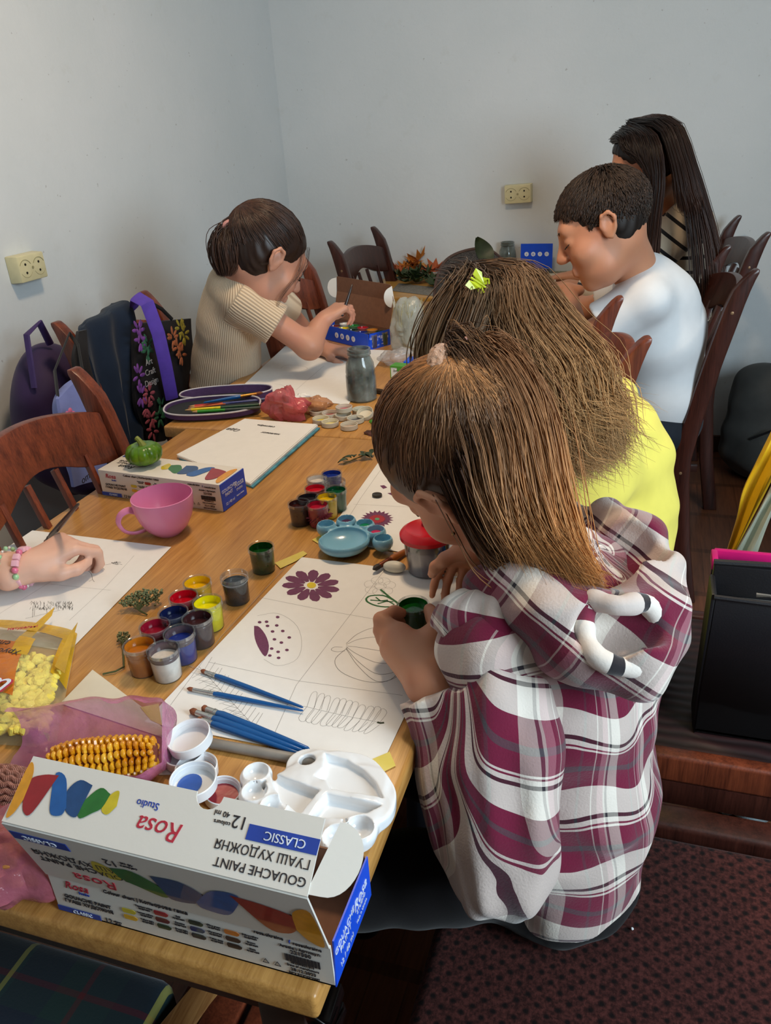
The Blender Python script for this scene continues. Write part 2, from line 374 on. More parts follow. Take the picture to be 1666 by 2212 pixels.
# double sockets
m_sock = M('socket_cream', (214, 206, 164), .35, .05); m_hole = M('socket_hole', (28, 22, 14), .8); m_ring = M('socket_groove', (160, 152, 112), .5)
def socket(loc, rot, label, sc=1.):
    g = thing('wall_socket', label, 'socket', loc); g.rotation_euler = rot; g.scale = (sc, sc, sc)
    b = MB(); b.box((0, 0, .017), (.098, .064, .034), taper=.95); b.build('cover', m_sock, g, bevel=.003)
    for q in (-1, 1):
        b = MB(); 
        P = [(q*.0235+.0205*math.cos(a), .0205*math.sin(a), .0342) for a in np.linspace(.15*pi, .85*pi, 14)]; b.tube(P, .0009, 5)
        P = [(q*.0235+.0205*math.cos(a), .0205*math.sin(a), .0342) for a in np.linspace(-.85*pi, -.15*pi, 14)]; b.tube(P, .0005, 5); b.build('rim', m_ring, g)
        for r in (-1, 1): b = MB(); b.lathe([(0, .0335), (.0030, .0335), (.0030, .0348), (0, .0349)], 14, (q*.0235-.001*r*0, r*.0098, 0)); b.build('pin_hole', m_hole, g)
    b = MB(); b.lathe([(0, .033), (.0034, .033), (.0034, .0352), (0, .0354)], 14); b.build('screw', m_ring, g); return g
def onplane(x, y, ax, val):
    r = ray(x, y); p = r*((val-(CZ if ax == 2 else 0))/r[ax]); p[2] += CZ; return p
p1 = onplane(67, 577, 0, WX+.03); p2 = onplane(1119, 419, 1, WY-.03)
socket((WX, p1[1], p1[2]), (pi/2, 0, pi/2), 'cream double wall socket on the left wall above the draped chair', 1.05)
s2 = socket((p2[0], WY, p2[2]), (pi/2, math.radians(-2), 0), 'cream double wall socket on the back wall left of the boy', 1.12)
# ================================================================= TABLES
m_tab = wood('table_oak_laminate', (158, 108, 50), (204, 152, 84), 1, 7., .32, 1.2, .04); m_tabx = wood('table_edge_oak', (140, 84, 36), (184, 122, 60), 0, 7., .35, 1.)
m_tab2 = wood('table_yellow_oak', (184, 132, 58), (214, 166, 84), 0, 6., .32, 1.); m_dkmet = M('dark_brown_metal', (58, 44, 38), .45, .1); m_blkmet = M('black_steel', (18, 16, 16), .25, metal=.7)
def rtable(name, label, x0, x1, y0, y1, mt, hidden=False, leg=m_dkmet, rim=None):
    cx, cy = (x0+x1)/2, (y0+y1)/2; g = thing(name, label, 'table', (cx, cy, 0)); w_, l_ = x1-x0, y1-y0
    b = MB(); b.box((0, 0, TZ-.014), (w_, l_, .028)); b.build('tabletop', mt, g, bevel=.005, seg=3)
    for (ax, ay, sx_, sy_) in ((0, -l_/2+.05, w_-.14, .02), (0, l_/2-.05, w_-.14, .02), (-w_/2+.05, 0, .02, l_-.1), (w_/2-.05, 0, .02, l_-.1)):
        b = MB(); b.box((ax, ay, TZ-.068), (sx_, sy_, .08)); b.build('apron', leg, g, bevel=.002)
    for q in (-1, 1):
        for r in (-1, 1): b = MB(); b.box((q*(w_/2-.055), r*(l_/2-.055), (TZ-.028)/2), (.045, .045, TZ-.028)); b.build('leg', leg, g, bevel=.004)
    return g
tb1 = rtable('table', 'nearest oak laminate table under the big flower drawing and open paint box', -.967, -.195, .328, 1.452, m_tab)
b = MB()
for z in (.700, .676): b.box((.378, -.535, z), (.022, .030, .018), Matrix.Rotation(.2, 3, 'X')); b.tube([(.370, -.552, z+.012), (.392, -.552, z-.002), (.392, -.530, z-.008)], .002, 6)
b.build('table_hinge', m_blkmet, tb1, bevel=.001)
rtable('table', 'second oak laminate table under the pencil case and the dirty glass jar', -1.03, -.20, 1.456, 2.82, m_tab)
rtable('table', 'yellowish table along the back wall under the autumn leaves', -1.085, .0, 2.885, 3.40, m_tab2)
# ================================================================= CHAIRS
m_ch = wood('chair_red_brown', (70, 30, 20), (128, 62, 38), 2, 8., .35, .8); m_chd = wood('chair_dark_brown', (40, 18, 14), (72, 36, 28), 2, 8., .3, .8); m_seat = M('seat_dark', (44, 22, 20), .6, .2, 30); m_bolt = M('bolt_worn_brass', (150, 120, 90), .4, metal=.6)
def chair(label, loc, rz, m=m_ch, top=.965, wd=.40, seatcol=None, nsl=4, group=None, dp=.40):
    """faces local +y"""
    g = thing('dining_chair', label, 'chair', loc, rz, group); sz = .45; hw = wd/2-.018
    b = MB(); b.box((0, .0, sz-.012), (wd-.02, dp, .024)); b.build('seat', seatcol or m_seat, g, bevel=.009, seg=3)
    def yb(z): return -dp/2-.01-.105*max(0, (z-sz)/(top-sz))**1.25
    for q in (-1, 1):
        b = MB(); b.box((q*hw, dp/2-.02, (sz-.024)/2), (.034, .034, sz-.024), taper=1.15); b.build('leg', m, g, bevel=.004)
        V = []; F = []; zs = [0, .2, .40, .46, .55, .65, .75, .83, .88, .915, .94, .955, top]
        for i, z in enumerate(zs):
            y0 = yb(z) if z > sz else -dp/2-.01+.0-.06*(1-z/sz)**1.5; hd = .024 if z < .86 else .019+.005*(1-(z-.86)/(top-.86)) if z < .93 else .017*math.sqrt(max(.10, 1-((z-.92)/(top-.917))**2)); dy = -.020*max(0, (z-.90)/.065)**1.5; hx = .0145
            V += [(q*hw-hx, y0-hd+dy, z), (q*hw+hx, y0-hd+dy, z), (q*hw+hx, y0+hd*.9+dy, z), (q*hw-hx, y0+hd*.9+dy, z)]
        for i in range(len(zs)-1):
            for k in range(4): F.append((i*4+k, i*4+(k+1) % 4, i*4+4+(k+1) % 4, i*4+4+k))
        F += [(3, 2, 1, 0), tuple(len(V)-4+k for k in range(4))]; b = MB(); b.add(V, F); bp = b.build('back_post', m, g, bevel=.004)
        for z in (.86, sz-.03): b = MB(); b.sphere((q*(hw+.0135), yb(z), z), .0052, 8, (.5, 1, 1)); b.build('bolt', m_bolt, bp)
    # arched top rail, scrolled below, bowed backwards
    n = 24; V = []; F = []
    for i in range(n+1):
        u = -1+2*i/n; x = u*(hw-.015); bow = -.028*(1-u*u); zt = .886+.030*(1-u*u); zb = .808+.014*math.cos(u*pi*1.0)+.012*(abs(u) < .55)*math.cos(u*pi/1.1)
        for (dy, z) in ((-.010, zb), (.010, zb), (.010, zt), (-.010, zt)): V.append((x, yb(z)+bow+dy, z))
    for i in range(n):
        for k in range(4): F.append((i*4+k, i*4+(k+1) % 4, i*4+4+(k+1) % 4, i*4+4+k))
    F += [(3, 2, 1, 0), tuple(n*4+k for k in range(4))]; b = MB(); b.add(V, F); b.build('top_rail', m, g, bevel=.003)
    b = MB(); b.box((0, yb(.52), .52), (2*hw-.02, .02, .04)); b.build('lower_rail', m, g, bevel=.003)
    for i in range(nsl):
        u = (-1+2*(i+.5)/nsl)*.86; x = u*(hw-.015); b = MB(); b.tube([(x, yb(.53), .53), (x, yb(.67)-.010*(1-u*u), .67), (x, yb(.82)-.024*(1-u*u), .825)], .0125, 4, flat=.62); b.build('slat', m, g, bevel=.0012)
    for (x, y, sx_, sy_) in ((0, dp/2-.02, wd-.07, .018), (0, -dp/2-.005, wd-.07, .018), (-hw, 0, .018, dp-.06), (hw, 0, .018, dp-.06)): b = MB(); b.box((x, y, sz-.05), (sx_, sy_, .05)); b.build('seat_rail', m, g, bevel=.002)
    for z, ys in ((.16, None), (.26, dp/2-.02)):
        for q in ((-1, 1) if ys is None else (0,)): b = MB(); b.box((q*hw, -.02, z) if ys is None else (0, ys, z), (.016, dp-.02, .026) if ys is None else (wd-.06, .016, .03)); b.build('stretcher', m, g, bevel=.002)
    return g
G1 = 'slat-back chairs around the tables'
def place(g, pt, side):
    """put the chair so that its post on the given side tops out at pt"""
    return g
def chair_at(label, x, y, rz, **k): return chair(label, (x, y, 0), rz, group=G1, **k)
hpi = pi/2
# facing +x -> rz=-90deg; back top at local y=-dp/2-.115
chair_at('worn red-brown slat-back chair nearest on the left, beside the pink cup', -.985+.315, 1.0, -hpi)
chair_at('red-brown slat-back chair by the left wall draped with a navy jacket and bags', -1.305+.315, 1.718, -hpi)
chair_at('red-brown slat-back chair between the girl in beige and the brown box lid', -1.105+.315, 2.31, -hpi-.04)
chair_at('dark brown slat-back chair in the far corner of the room, empty', -1.10+.315, 3.0, -hpi-.08, m=m_chd, wd=.44)
chair_at('dark brown slat-back chair at the far right, behind the girl in stripes', .27-.315*.994+.020, 3.035, hpi+.11, m=m_chd, wd=.50)
chair_at('dark brown slat-back chair under the boy in white', .205-.315, 2.345, hpi+.10, m=m_chd, wd=.43)
chair_at('empty slat-back chair with a shiny top rail, between the child in yellow and the boy', -.36, 1.61, hpi+.18, m=m_ch)
# stool of the girl in beige
st = thing('stool', 'red-brown wooden stool under the girl in beige', 'stool', (-1.20, 2.0, 0)); b = MB(); b.box((0, 0, .438), (.34, .30, .024)); b.build('seat', m_ch, st, bevel=.006)
for q in (-1, 1):
    for r in (-1, 1): b = MB(); b.box((q*.14, r*.12, .213), (.032, .032, .426)); b.build('leg', m_ch, st, bevel=.004)
st = thing('stool', 'plain wooden stool under the child with bead bracelets', 'stool', (-1.16, .36, 0)); b = MB(); b.box((0, 0, .438), (.34, .30, .024)); b.build('seat', m_ch, st, bevel=.006)
for q in (-1, 1):
    for r in (-1, 1): b = MB(); b.box((q*.14, r*.12, .213), (.032, .032, .426)); b.build('leg', m_ch, st, bevel=.004)
# upholstered bench of the girl in the checked jacket
t = NT('dotted_upholstery'); vo = t.n('ShaderNodeTexVoronoi'); vo.inputs['Randomness'].default_value = .0; vo.inputs['Scale'].default_value = 62.; t.l(t.mapv(t.obj(), (1, 1.15, .01), (0, 0, .78)), vo.inputs['Vector'])
dt = t.ramp(vo.outputs['Distance'], [(.30, (1, 1, 1, 1)), (.42, (0, 0, 0, 1))]); c = t.mix(dt, t.ramp(t.noise(260., detail=2), [(.35, rgb(44, 20, 18)), (.7, rgb(82, 42, 38))]), rgb(18, 10, 10)); t.set(col=c, rough=.95, sheen=.04, spec=.15); t.bump(t.noise(500.), .4, .0015); m_uph = t.m
bn = thing('upholstered_bench', 'low bench with dotted burgundy upholstery under the child in the checked jacket', 'bench', (.22, .50, 0))
b = MB(); b.box((-.02, -.01, .414), (.78, .70, .068)); b.build('cushion', m_uph, bn, bevel=.02, seg=4)
b = MB(); b.box((0, .372, .425), (.80, .045, .05)); b.build('frame_rail', m_chd, bn, bevel=.008, seg=3); b = MB(); b.box((0, -.38, .415), (.80, .03, .06)); b.build('frame_rail', m_chd, bn, bevel=.006)
b = MB(); b.box((0, 0, .362), (.78, .72, .035)); b.build('seat_frame', m_chd, bn, bevel=.004)
for q in (-1, 1):
    for r in (-1, 1): b = MB(); b.box((q*.37, r*.34, .172), (.05, .05, .344)); b.build('leg', m_chd, bn, bevel=.005)
# second seat: dark chair carrying the black bag, the girl in yellow sits on it
ch2 = thing('wooden_bench', 'dark wooden bench with ribbed seat under the child in yellow, black bag on it', 'bench', (.20, 1.20, 0)); t = NT('ribbed_dark_seat'); wv_ = t.n('ShaderNodeTexWave'); wv_.bands_direction = 'Y'; wv_.inputs['Scale'].default_value = 14.; wv_.inputs['Distortion'].default_value = 2.5; wv_.inputs['Detail'].default_value = 1.; t.l(t.obj(), wv_.inputs[0]); t.set(col=t.ramp(wv_.outputs[1], [(0, rgb(30, 14, 14)), (1, rgb(52, 26, 26))]), rough=.5); t.bump(wv_.outputs[1], .4, .003)
b = MB(); b.box((0, .0, .432), (.56, .38, .030)); b.build('seat', t.m, ch2, bevel=.008)
for q, mm in ((-1, m_ch), (1, m_chd)): b = MB(); b.box((0, q*.200, .425), (.60, .026, .050)); b.build('seat_rail', mm, ch2, bevel=.006, seg=3)
b = MB(); b.box((0, -.200, .376), (.60, .022, .046)); b.build('seat_rail', m_chd, ch2, bevel=.003)
for q in (-1, 1):
    for r in (-1, 1): b = MB(); b.box((q*.275, r*.185, .176), (.04, .04, .352)); b.build('leg', m_chd, ch2, bevel=.004)
# ================================================================= THINGS ON THE TABLES
from mathutils import noise as MN
t = NT('clear_plastic'); tr = t.n('ShaderNodeBsdfTransparent'); tr.inputs[0].default_value = (.93, .95, .96, 1); gl = t.n('ShaderNodeBsdfGlossy'); gl.inputs['Roughness'].default_value = .08; fr_ = t.n('ShaderNodeLayerWeight'); fr_.inputs[0].default_value = .35
t.set(col=rgb(230, 232, 234), rough=.3); m1 = t.n('ShaderNodeMixShader'); t.l(t.math('MULTIPLY_ADD', fr_.outputs['Fresnel'], .45, .02), m1.inputs[0]); t.l(tr.outputs[0], m1.inputs[1]); t.l(gl.outputs[0], m1.inputs[2]); m2 = t.n('ShaderNodeMixShader'); m2.inputs[0].default_value = .04; t.l(m1.outputs[0], m2.inputs[1]); t.l(t.b.outputs[0], m2.inputs[2]); t.l(m2.outputs[0], t.t.nodes['Material Output'].inputs['Surface']); m_clear = t.m
m_white_pl = M('white_plastic', (232, 234, 236), .22, .02, 20); m_paper = M('drawing_paper', (232, 231, 228), .85, .015, 60, .04, 900); m_creamp = M('cream_paper', (214, 206, 186), .85, .03)
m_kraft = M('brown_cardboard', (122, 84, 62), .85, .08, 90, .1); m_card = M('white_card', (226, 222, 214), .45, .02, 8, .04, 200); m_blue = M('box_blue', (16, 78, 214), .35, .05, 30); m_ink = M('black_ink', (44, 40, 44), .7); m_red = M('logo_red', (182, 44, 62), .6); m_bluep = M('print_blue', (36, 66, 160), .6); m_wprint = M('white_print', (220, 226, 236), .5)
m_pencil = M('pencil_line', (150, 148, 146), .8); m_pencil_d = M('pencil_line_dark', (104, 102, 100), .8)
_pc = {}
def PM(c, rough=.16):
    if c not in _pc: _pc[c] = M('paint_%02x%02x%02x' % c, c, rough, .10, 120, .12, 90, coat=.5)
    return _pc[c]
def nz(p, s=1., o=0.): return MN.noise(Vector((p[0]*s+o, p[1]*s, p[2]*s)))
def crumple(V, amp, s, seed=0.):
    out = []
    for v in V:
        v = Vector(v); n = abs(nz(v, s, seed))*1.3+abs(nz(v, s*2.3, seed+5))*.6+abs(nz(v, s*4.9, seed+9))*.3-.55
        d = Vector((nz(v, s*.8, seed+20), nz(v, s*.8, seed+31), nz(v, s*.8, seed+44))); out.append(v+amp*(d*.8+v.normalized()*n))
    return out
# ---- paper sheets
def sheet(label, C, mat=None, z=TZ+.0009, group=None, n=14, curl=.0, name='drawing_sheet', cat='drawing', th=.0004, seed=1.):
    C = [at(*p, z) for p in C]; o = sum(C)/4.; g = thing(name, label, cat, o, 0, group); V = []
    for j in range(n+1):
        for i in range(n+1):
            u, v = i/n, j/n; p = C[0]*(1-u)*(1-v)+C[1]*u*(1-v)+C[2]*u*v+C[3]*(1-u)*v-o; p[2] += curl*(nz(p, 9, seed)+.5)*((2*u-1)**2*.5+(2*v-1)**2*.5); V.append(p)
    m = len(V); V = V+[p+np.array((0, 0, th)) for p in V]; F = []; w_ = n+1
    for j in range(n):
        for i in range(n): a = j*w_+i; F += [(a, a+1, a+w_+1, a+w_), (m+a, m+a+w_, m+a+w_+1, m+a+1)]
    for k in range(n):
        for a, c in ((k, k+1), (n*w_+k+1, n*w_+k), ((k+1)*w_, k*w_), (k*w_+n, (k+1)*w_+n)): F.append((a, c, m+c, m+a))
    b = MB(); b.add(V, F); b.build('paper', mat or m_paper, g); return g, o, z+th
def stroke(b, P, w, z, o, px=True):
    """flat pencil or brush line lying on the paper"""
    Q = [np.array(at(*p[:2], z)) if px else np.array(p) for p in P]; m = len(Q)
    V = []
    for i in range(m):
        t = Q[min(i+1, m-1)]-Q[max(i-1, 0)]; t = t/(np.linalg.norm(t)+1e-9); nrm = np.array((-t[1], t[0], 0)); ww = w if not isinstance(w, (list, tuple)) else w[i]; V += [Q[i]-nrm*ww/2-o, Q[i]+nrm*ww/2-o]
    b.add(V, [(2*i, 2*i+2, 2*i+3, 2*i+1) for i in range(m-1)])
def fillpoly(b, P, z, o): b.add([np.array(at(*p, z))-o for p in P], [tuple(range(len(P)))])
def smooth_px(P, n=24): return [tuple(q[:2]) for q in pts_curve([(*p[:2], 0) for p in P], n)]
def draw(g, name, items, mat, z, o, w=.0007):
    b = MB()
    for it in items: stroke(b, it, w, z+.0001, o)
    ob = b.build(name, mat, g, smooth=False); return ob
r_ = random.Random(4)
g, o, z = sheet('large taped white sheet with purple flower, pumpkin and leaf drawings', [(652, 1204), (1017, 1249), (822, 1658), (312, 1560)], th=.0005); main_z = z
draw(g, 'grid_line', [[(832, 1230), (740, 1350), (640, 1480), (578, 1618)], [(560, 1290), (700, 1318), (880, 1350)], [(450, 1430), (640, 1470), (870, 1502)], [(620, 1222), (480, 1372), (356, 1540)]], m_pencil, z, o, .0005)
pk = []                                    # pumpkin outline and ribs
for k, (dx, dy) in enumerate(((0, 0), (.18, .04), (.42, .06), (.65, .05), (.86, .02), (1, 0))):
    bb = -58+116*dx; pk.append(smooth_px([(748, 1396+bb*.10), (775, 1404+bb*.62), (815, 1414+bb), (858, 1418+bb*.75), (888, 1416+bb*.25)], 24))
pk.append(smooth_px([(740, 1398), (722, 1398), (716, 1404), (728, 1408), (745, 1406)])); pk.append(smooth_px([(752, 1398), (724, 1425), (738, 1452), (790, 1472), (840, 1470), (872, 1440)]))
draw(g, 'pumpkin_sketch', pk, m_pencil_d, z, o, .0006)
lf = [smooth_px([(655, 1525), (740, 1545), (828, 1562)])]
for i in range(11):
    x = 665+i*14+r_.uniform(-3, 3); y = 1528+i*3.1+r_.uniform(-2, 2); lf.append(smooth_px([(x, y), (x+10+i, y-28), (x+22+i, y-30+i), (x+16, y+2)], 10)); lf.append(smooth_px([(x, y), (x-18, y+24), (x-6, y+32-i), (x+16, y+6)], 10))
draw(g, 'leaf_sketch', lf, m_pencil, z, o, .0005); draw(g, 'stem_mark', [[(815, 1560), (822, 1562), (830, 1561)]], M('dark_green_dab', (52, 62, 40), .6), z, o, .0028)
fs = []
for i in range(16):
    t = i/15; x = 440+t*110; y = 1450+t*120; L_ = 36; fs += [[(x, y), (x-L_*.9, y-4-r_.random()*12)], [(x, y), (x+L_*.5, y-22-r_.random()*10)], [(x, y), (x-L_*.7, y+6+r_.random()*10)]]
fs.append([(430, 1440), (560, 1580)]); draw(g, 'fir_sketch', fs, m_pencil, z, o, .0005)
cir = []
for cx, cy in ((800, 1262), (815, 1254), (830, 1256), (842, 1264), (836, 1276), (818, 1278), (802, 1274), (822, 1266)): cir.append([(cx+13*math.cos(a), cy+8*math.sin(a)) for a in np.linspace(0, 2*pi, 16)])
draw(g, 'blossom_sketch', cir, m_pencil, z, o, .0004)
m_plum = M('painted_plum', (104, 48, 84), .7, .12, 300); m_pgreen = M('painted_green', (22, 92, 30), .5, .15, 300); m_yel = M('painted_yellow', (214, 190, 30), .6)
b = MB(); cx, cy = 672, 1265; n_p = 11
for k in range(n_p):
    a = 2*pi*k/n_p+.25; R1 = 1.; P = []
    for s_, wd in ((.25, .05), (.5, .155), (.78, .19), (.95, .12)): P.append((s_, wd))
    poly = [(s_, -wd) for s_, wd in P]+[(1.02, -.02), (.98, .05)]+[(s_, wd) for s_, wd in P[::-1]]
    fillpoly(b, [(cx+62*(s_*math.cos(a)-q*math.sin(a)), cy+34*(s_*math.sin(a)+q*math.cos(a))+1.5*math.cos(a)) for s_, q in poly], z+.0002+k*1e-6, o)
b.build('painted_flower', m_plum, g, smooth=False)
b = MB(); fillpoly(b, [(cx+1+10*math.cos(a), cy-1+6.5*math.sin(a)) for a in np.linspace(0, 2*pi, 14, endpoint=False)], z+.0003, o); b.build('flower_centre', m_yel, g, smooth=False)
b = MB(); fillpoly(b, smooth_px([(549, 1352), (560, 1354), (574, 1372), (581, 1394), (578, 1412), (571, 1417), (558, 1398), (550, 1376), (549, 1352)], 22)[:-1], z+.0002, o)
for x, y in ((561, 1344), (576, 1343), (578, 1352), (598, 1351), (589, 1364), (611, 1363), (625, 1377), (593, 1381), (608, 1388), (587, 1401), (601, 1408), (620, 1404), (583, 1416), (602, 1421), (600, 1333)): fillpoly(b, [(x+4.2*math.cos(a), y+2.8*math.sin(a)) for a in np.linspace(0, 2*pi, 8, endpoint=False)], z+.0002, o)
b.build('painted_mushroom', m_plum, g, smooth=False); draw(g, 'mushroom_outline', [smooth_px([(556, 1330), (600, 1325), (640, 1350), (652, 1390), (640, 1425), (600, 1438), (570, 1424)])], m_pencil, z, o, .0004)
b = MB(); stroke(b, smooth_px([(791, 1293), (800, 1287), (826, 1286), (846, 1294), (860, 1306), (838, 1311), (812, 1308), (794, 1300), (791, 1293)]), .0028, z+.0002, o); stroke(b, [(822, 1273), (842, 1290), (862, 1304)], .003, z+.0003, o)
for P in ([(800, 1296), (850, 1300)], [(812, 1290), (822, 1298), (838, 1296)], [(816, 1304), (838, 1298), (852, 1306)]): stroke(b, P, .0022, z+.00025, o)
b.build('painted_leaf', m_pgreen, g, smooth=False)
m_tape = NT('masking_tape'); m_tape.set(col=m_tape.ramp(m_tape.noise(30.), [(.3, rgb(222, 202, 84)), (.7, rgb(232, 214, 120))]), rough=.5, alpha=.86); m_tape = m_tape.m
def tape(label, P, z): 
    p = [at(*q, z) for q in P]; c = sum(p)/len(p); b = MB(); k = len(P); V = [q-c for q in p]+[q-c+np.array((0, 0, .00018)) for q in p]; b.add(V, [tuple(range(k))[::-1], tuple(range(k, 2*k))]+[(i, (i+1) % k, k+(i+1) % k, k+i) for i in range(k)]); ob = b.build('tape_strip', m_tape, None, smooth=False); ob.location = c; return tag(ob, label, 'tape')
tape('masking tape at the far left corner of the flower sheet, by the green jar', [(594, 1216), (655, 1190), (664, 1196), (640, 1212), (606, 1228)], z+.0002)
tape('masking tape at the far right corner of the flower sheet, by the fingertips', [(984, 1249), (1016, 1238), (1036, 1276), (1006, 1283)], z+.0002)
tape('masking tape at the near right corner of the flower sheet, by the white palette', [(780, 1650), (842, 1624), (855, 1654), (812, 1676)], z+.0002)
tape('masking tape at the near left corner of the flower sheet, by the cream paper', [(303, 1528), (343, 1520), (350, 1567), (326, 1556)], z+.0002)
g, o, z = sheet('white sheet under the drawing hand at the left, pencilled twig and bush', [(70, 1146), (370, 1182), (148, 1408), (-225, 1345)], curl=.0)
draw(g, 'twig_sketch', [smooth_px([(160, 1222), (190, 1226), (240, 1218)]), smooth_px([(176, 1222), (196, 1238), (200, 1252)]), [(200, 1252), (192, 1256)], [(200, 1252), (204, 1257)], [(215, 1222), (226, 1230)]]+[[(240+r_.random()*12, 1218-r_.random()*5), (248+r_.random()*18, 1212+r_.random()*8)] for _ in range(14)], m_pencil_d, z, o, .0006)
draw(g, 'bush_sketch', [[(x, y), (x+4-r_.random()*8, y+5)] for x, y in [(66+r_.random()*92, 1298+r_.random()*16) for _ in range(120)]]+[[(72, 1308), (70, 1334)], [(76, 1306), (74, 1330)], [(100, 1312), (102, 1326)], [(55, 1336), (130, 1318)]], m_pencil_d, z, o, .0005)
draw(g, 'guide_line', [[(0, 1325), (120, 1250)], [(110, 1262), (240, 1275)], [(150, 1340), (230, 1266), (290, 1200)]], m_pencil, z, o, .0004)
g, o, z = sheet('white sheet with a painted red aster beside the light blue palette', [(822, 993), (1060, 1020), (1010, 1216), (698, 1166)])
b = MB(); cx, cy = 815, 1121
for R1, R2, mt in ((36, 27, m_plum), (19, 15, M('painted_red', (160, 30, 44), .6)), (5, 5, M('painted_mint', (90, 150, 110), .6))):
    b = MB(); nn = 40; fillpoly(b, [(cx+(R1 if k % 2 else R2)*math.cos(2*pi*k/nn), cy+(R1 if k % 2 else R2)*.52*math.sin(2*pi*k/nn)) for k in range(nn)], z+.0001*(40-R1)/5, o); b.build('painted_aster', mt, g, smooth=False)
b = MB()
for P in ([(821, 1049), (830, 1048), (837, 1053), (828, 1056)], [(837, 1065), (850, 1064), (860, 1071), (848, 1071)]): fillpoly(b, P, z+.0002, o)
b.build('painted_petal', m_plum, g, smooth=False); draw(g, 'guide_line', [[(826, 1010), (780, 1075), (752, 1120)], [(764, 1089), (900, 1096)], smooth_px([(830, 1040), (880, 1030), (905, 1065), (880, 1095)])], m_pencil, z, o, .0005)
p = at(815, 1072, TZ+.002); b = MB(); b.lathe([(0, 0), (.007, 0), (.008, .002), (.0075, .0045), (.004, .0035), (0, .003)], 20, sx=1.15); bt = b.build('button', M('button_dark', (52, 44, 34), .3), None); bt.location = p; tag(bt, 'small dark round button lying on the aster sheet', 'button')
tape('strip of masking tape at the left corner of the aster sheet, under the blue palette', [(674, 1166), (694, 1156), (712, 1166), (700, 1182)], z+.0002)
g, o, z = sheet('white sheet of the child in beige with faint pencil outlines, at the glass jar', [(616, 748), (838, 757), (752, 875), (512, 845)])
draw(g, 'pencil_outline', [smooth_px([(606, 796), (618, 789), (650, 790), (664, 796), (650, 802)]), smooth_px([(558, 842), (580, 830), (610, 832), (618, 845)]), [(640, 842), (700, 790)]], m_pencil, z, o, .0006)
g, o, z = sheet('plain cream paper strip beside the snack bag', [(200, 1447), (330, 1545), (372, 1600), (130, 1520)], m_creamp, name='paper_strip', cat='paper')
# ---- sketch pad with writing
C = [at(530, 912, TZ), at(686, 925, TZ), at(541, 1052, TZ), at(383, 990, TZ)]; o = sum(C)/4; g = thing('sketch_pad', 'open sketch pad with a few handwritten lines beside the green pumpkin', 'sketch pad', o)
for k, (dz, th, off, mt, nm) in enumerate(((.0005, .003, (.009, -.007), M('cover_teal', (70, 140, 164), .5, .5, 30), 'cover'), (.0037, .004, (.003, -.003), m_paper, 'page_block'), (.008, .0006, (0, 0), m_paper, 'top_page'))):
    b = MB(); n = 10; V = []
    for lay in (0, 1):
        for j in range(n+1):
            for i in range(n+1):
                u, v = i/n, j/n; p = C[0]*(1-u)*(1-v)+C[1]*u*(1-v)+C[2]*u*v+C[3]*(1-u)*v-o; p = p+np.array((off[0], off[1], dz+lay*th+.006*max(0, u-.7)**1.5*(1-v))); V.append(p)
    m_ = (n+1)**2; F = []; w_ = n+1
    for j in range(n):
        for i in range(n): a = j*w_+i; F += [(a, a+1, a+w_+1, a+w_), (m_+a, m_+a+w_, m_+a+w_+1, m_+a+1)]
    for q in range(n):
        for a, c in ((q, q+1), (n*w_+q+1, n*w_+q), ((q+1)*w_, q*w_), (q*w_+n, (q+1)*w_+n)): F.append((a, c, m_+c, m_+a))
    b.add(V, F); b.build(nm, mt, g)
for (x, y, s_, sz) in ((505, 928, 'Ода', .014), (575, 920, 'сентябрь', .008), (585, 936, 'малюнок', .008)):
    text_mesh(s_, sz*1.3, m_pencil_d, g, 'handwriting', frame(np.array(at(x, y, TZ+.0092))-o, (-1, .15, 0), (-.1, -1, 0)), shear=.3)
# ---- gouache paint boxes
def ribbon(parent, F_, W, Hh, name='printed_ribbon', flip=1):
    """the coloured paint ribbon printed on the lid"""
    cols = [((206, 186, 40), (214, 190, 40)), ((40, 110, 40), (24, 84, 60)), ((30, 70, 120), (24, 48, 110)), ((28, 90, 160), (20, 60, 130)), ((150, 30, 34), (60, 24, 30)), ((220, 150, 30), (224, 120, 40))]
    seg = [[(0, .55), (.03, .80), (.10, .70), (.13, .45), (.06, .38)], [(.10, .72), (.22, .78), (.34, .42), (.30, .22), (.20, .35), (.13, .47)], [(.30, .80), (.44, .84), (.52, .60), (.46, .30), (.34, .22), (.32, .45)],
           [(.46, .34), (.58, .82), (.70, .86), (.64, .40), (.58, .18), (.48, .20)], [(.66, .84), (.80, .80), (.92, .66), (.90, .30), (.84, .10), (.76, .14)], [(.90, .30), (.92, .80), (1., .92), (1., .02), (.94, .04)]]
    for i, P in enumerate(seg):
        b = MB(); P = smooth_px(P+[P[0]], 26)[:-1]; T = F_@Matrix.Translation((0, 0, .0002+i*.00006)); b.add([T@Vector((x*W*flip, (y-.5)*Hh, 0)) for x, y in [(q[0], q[1]) for q in P]], [tuple(range(len(P)))])
        b.build(name, PM(cols[i][0], .45), parent, smooth=False)
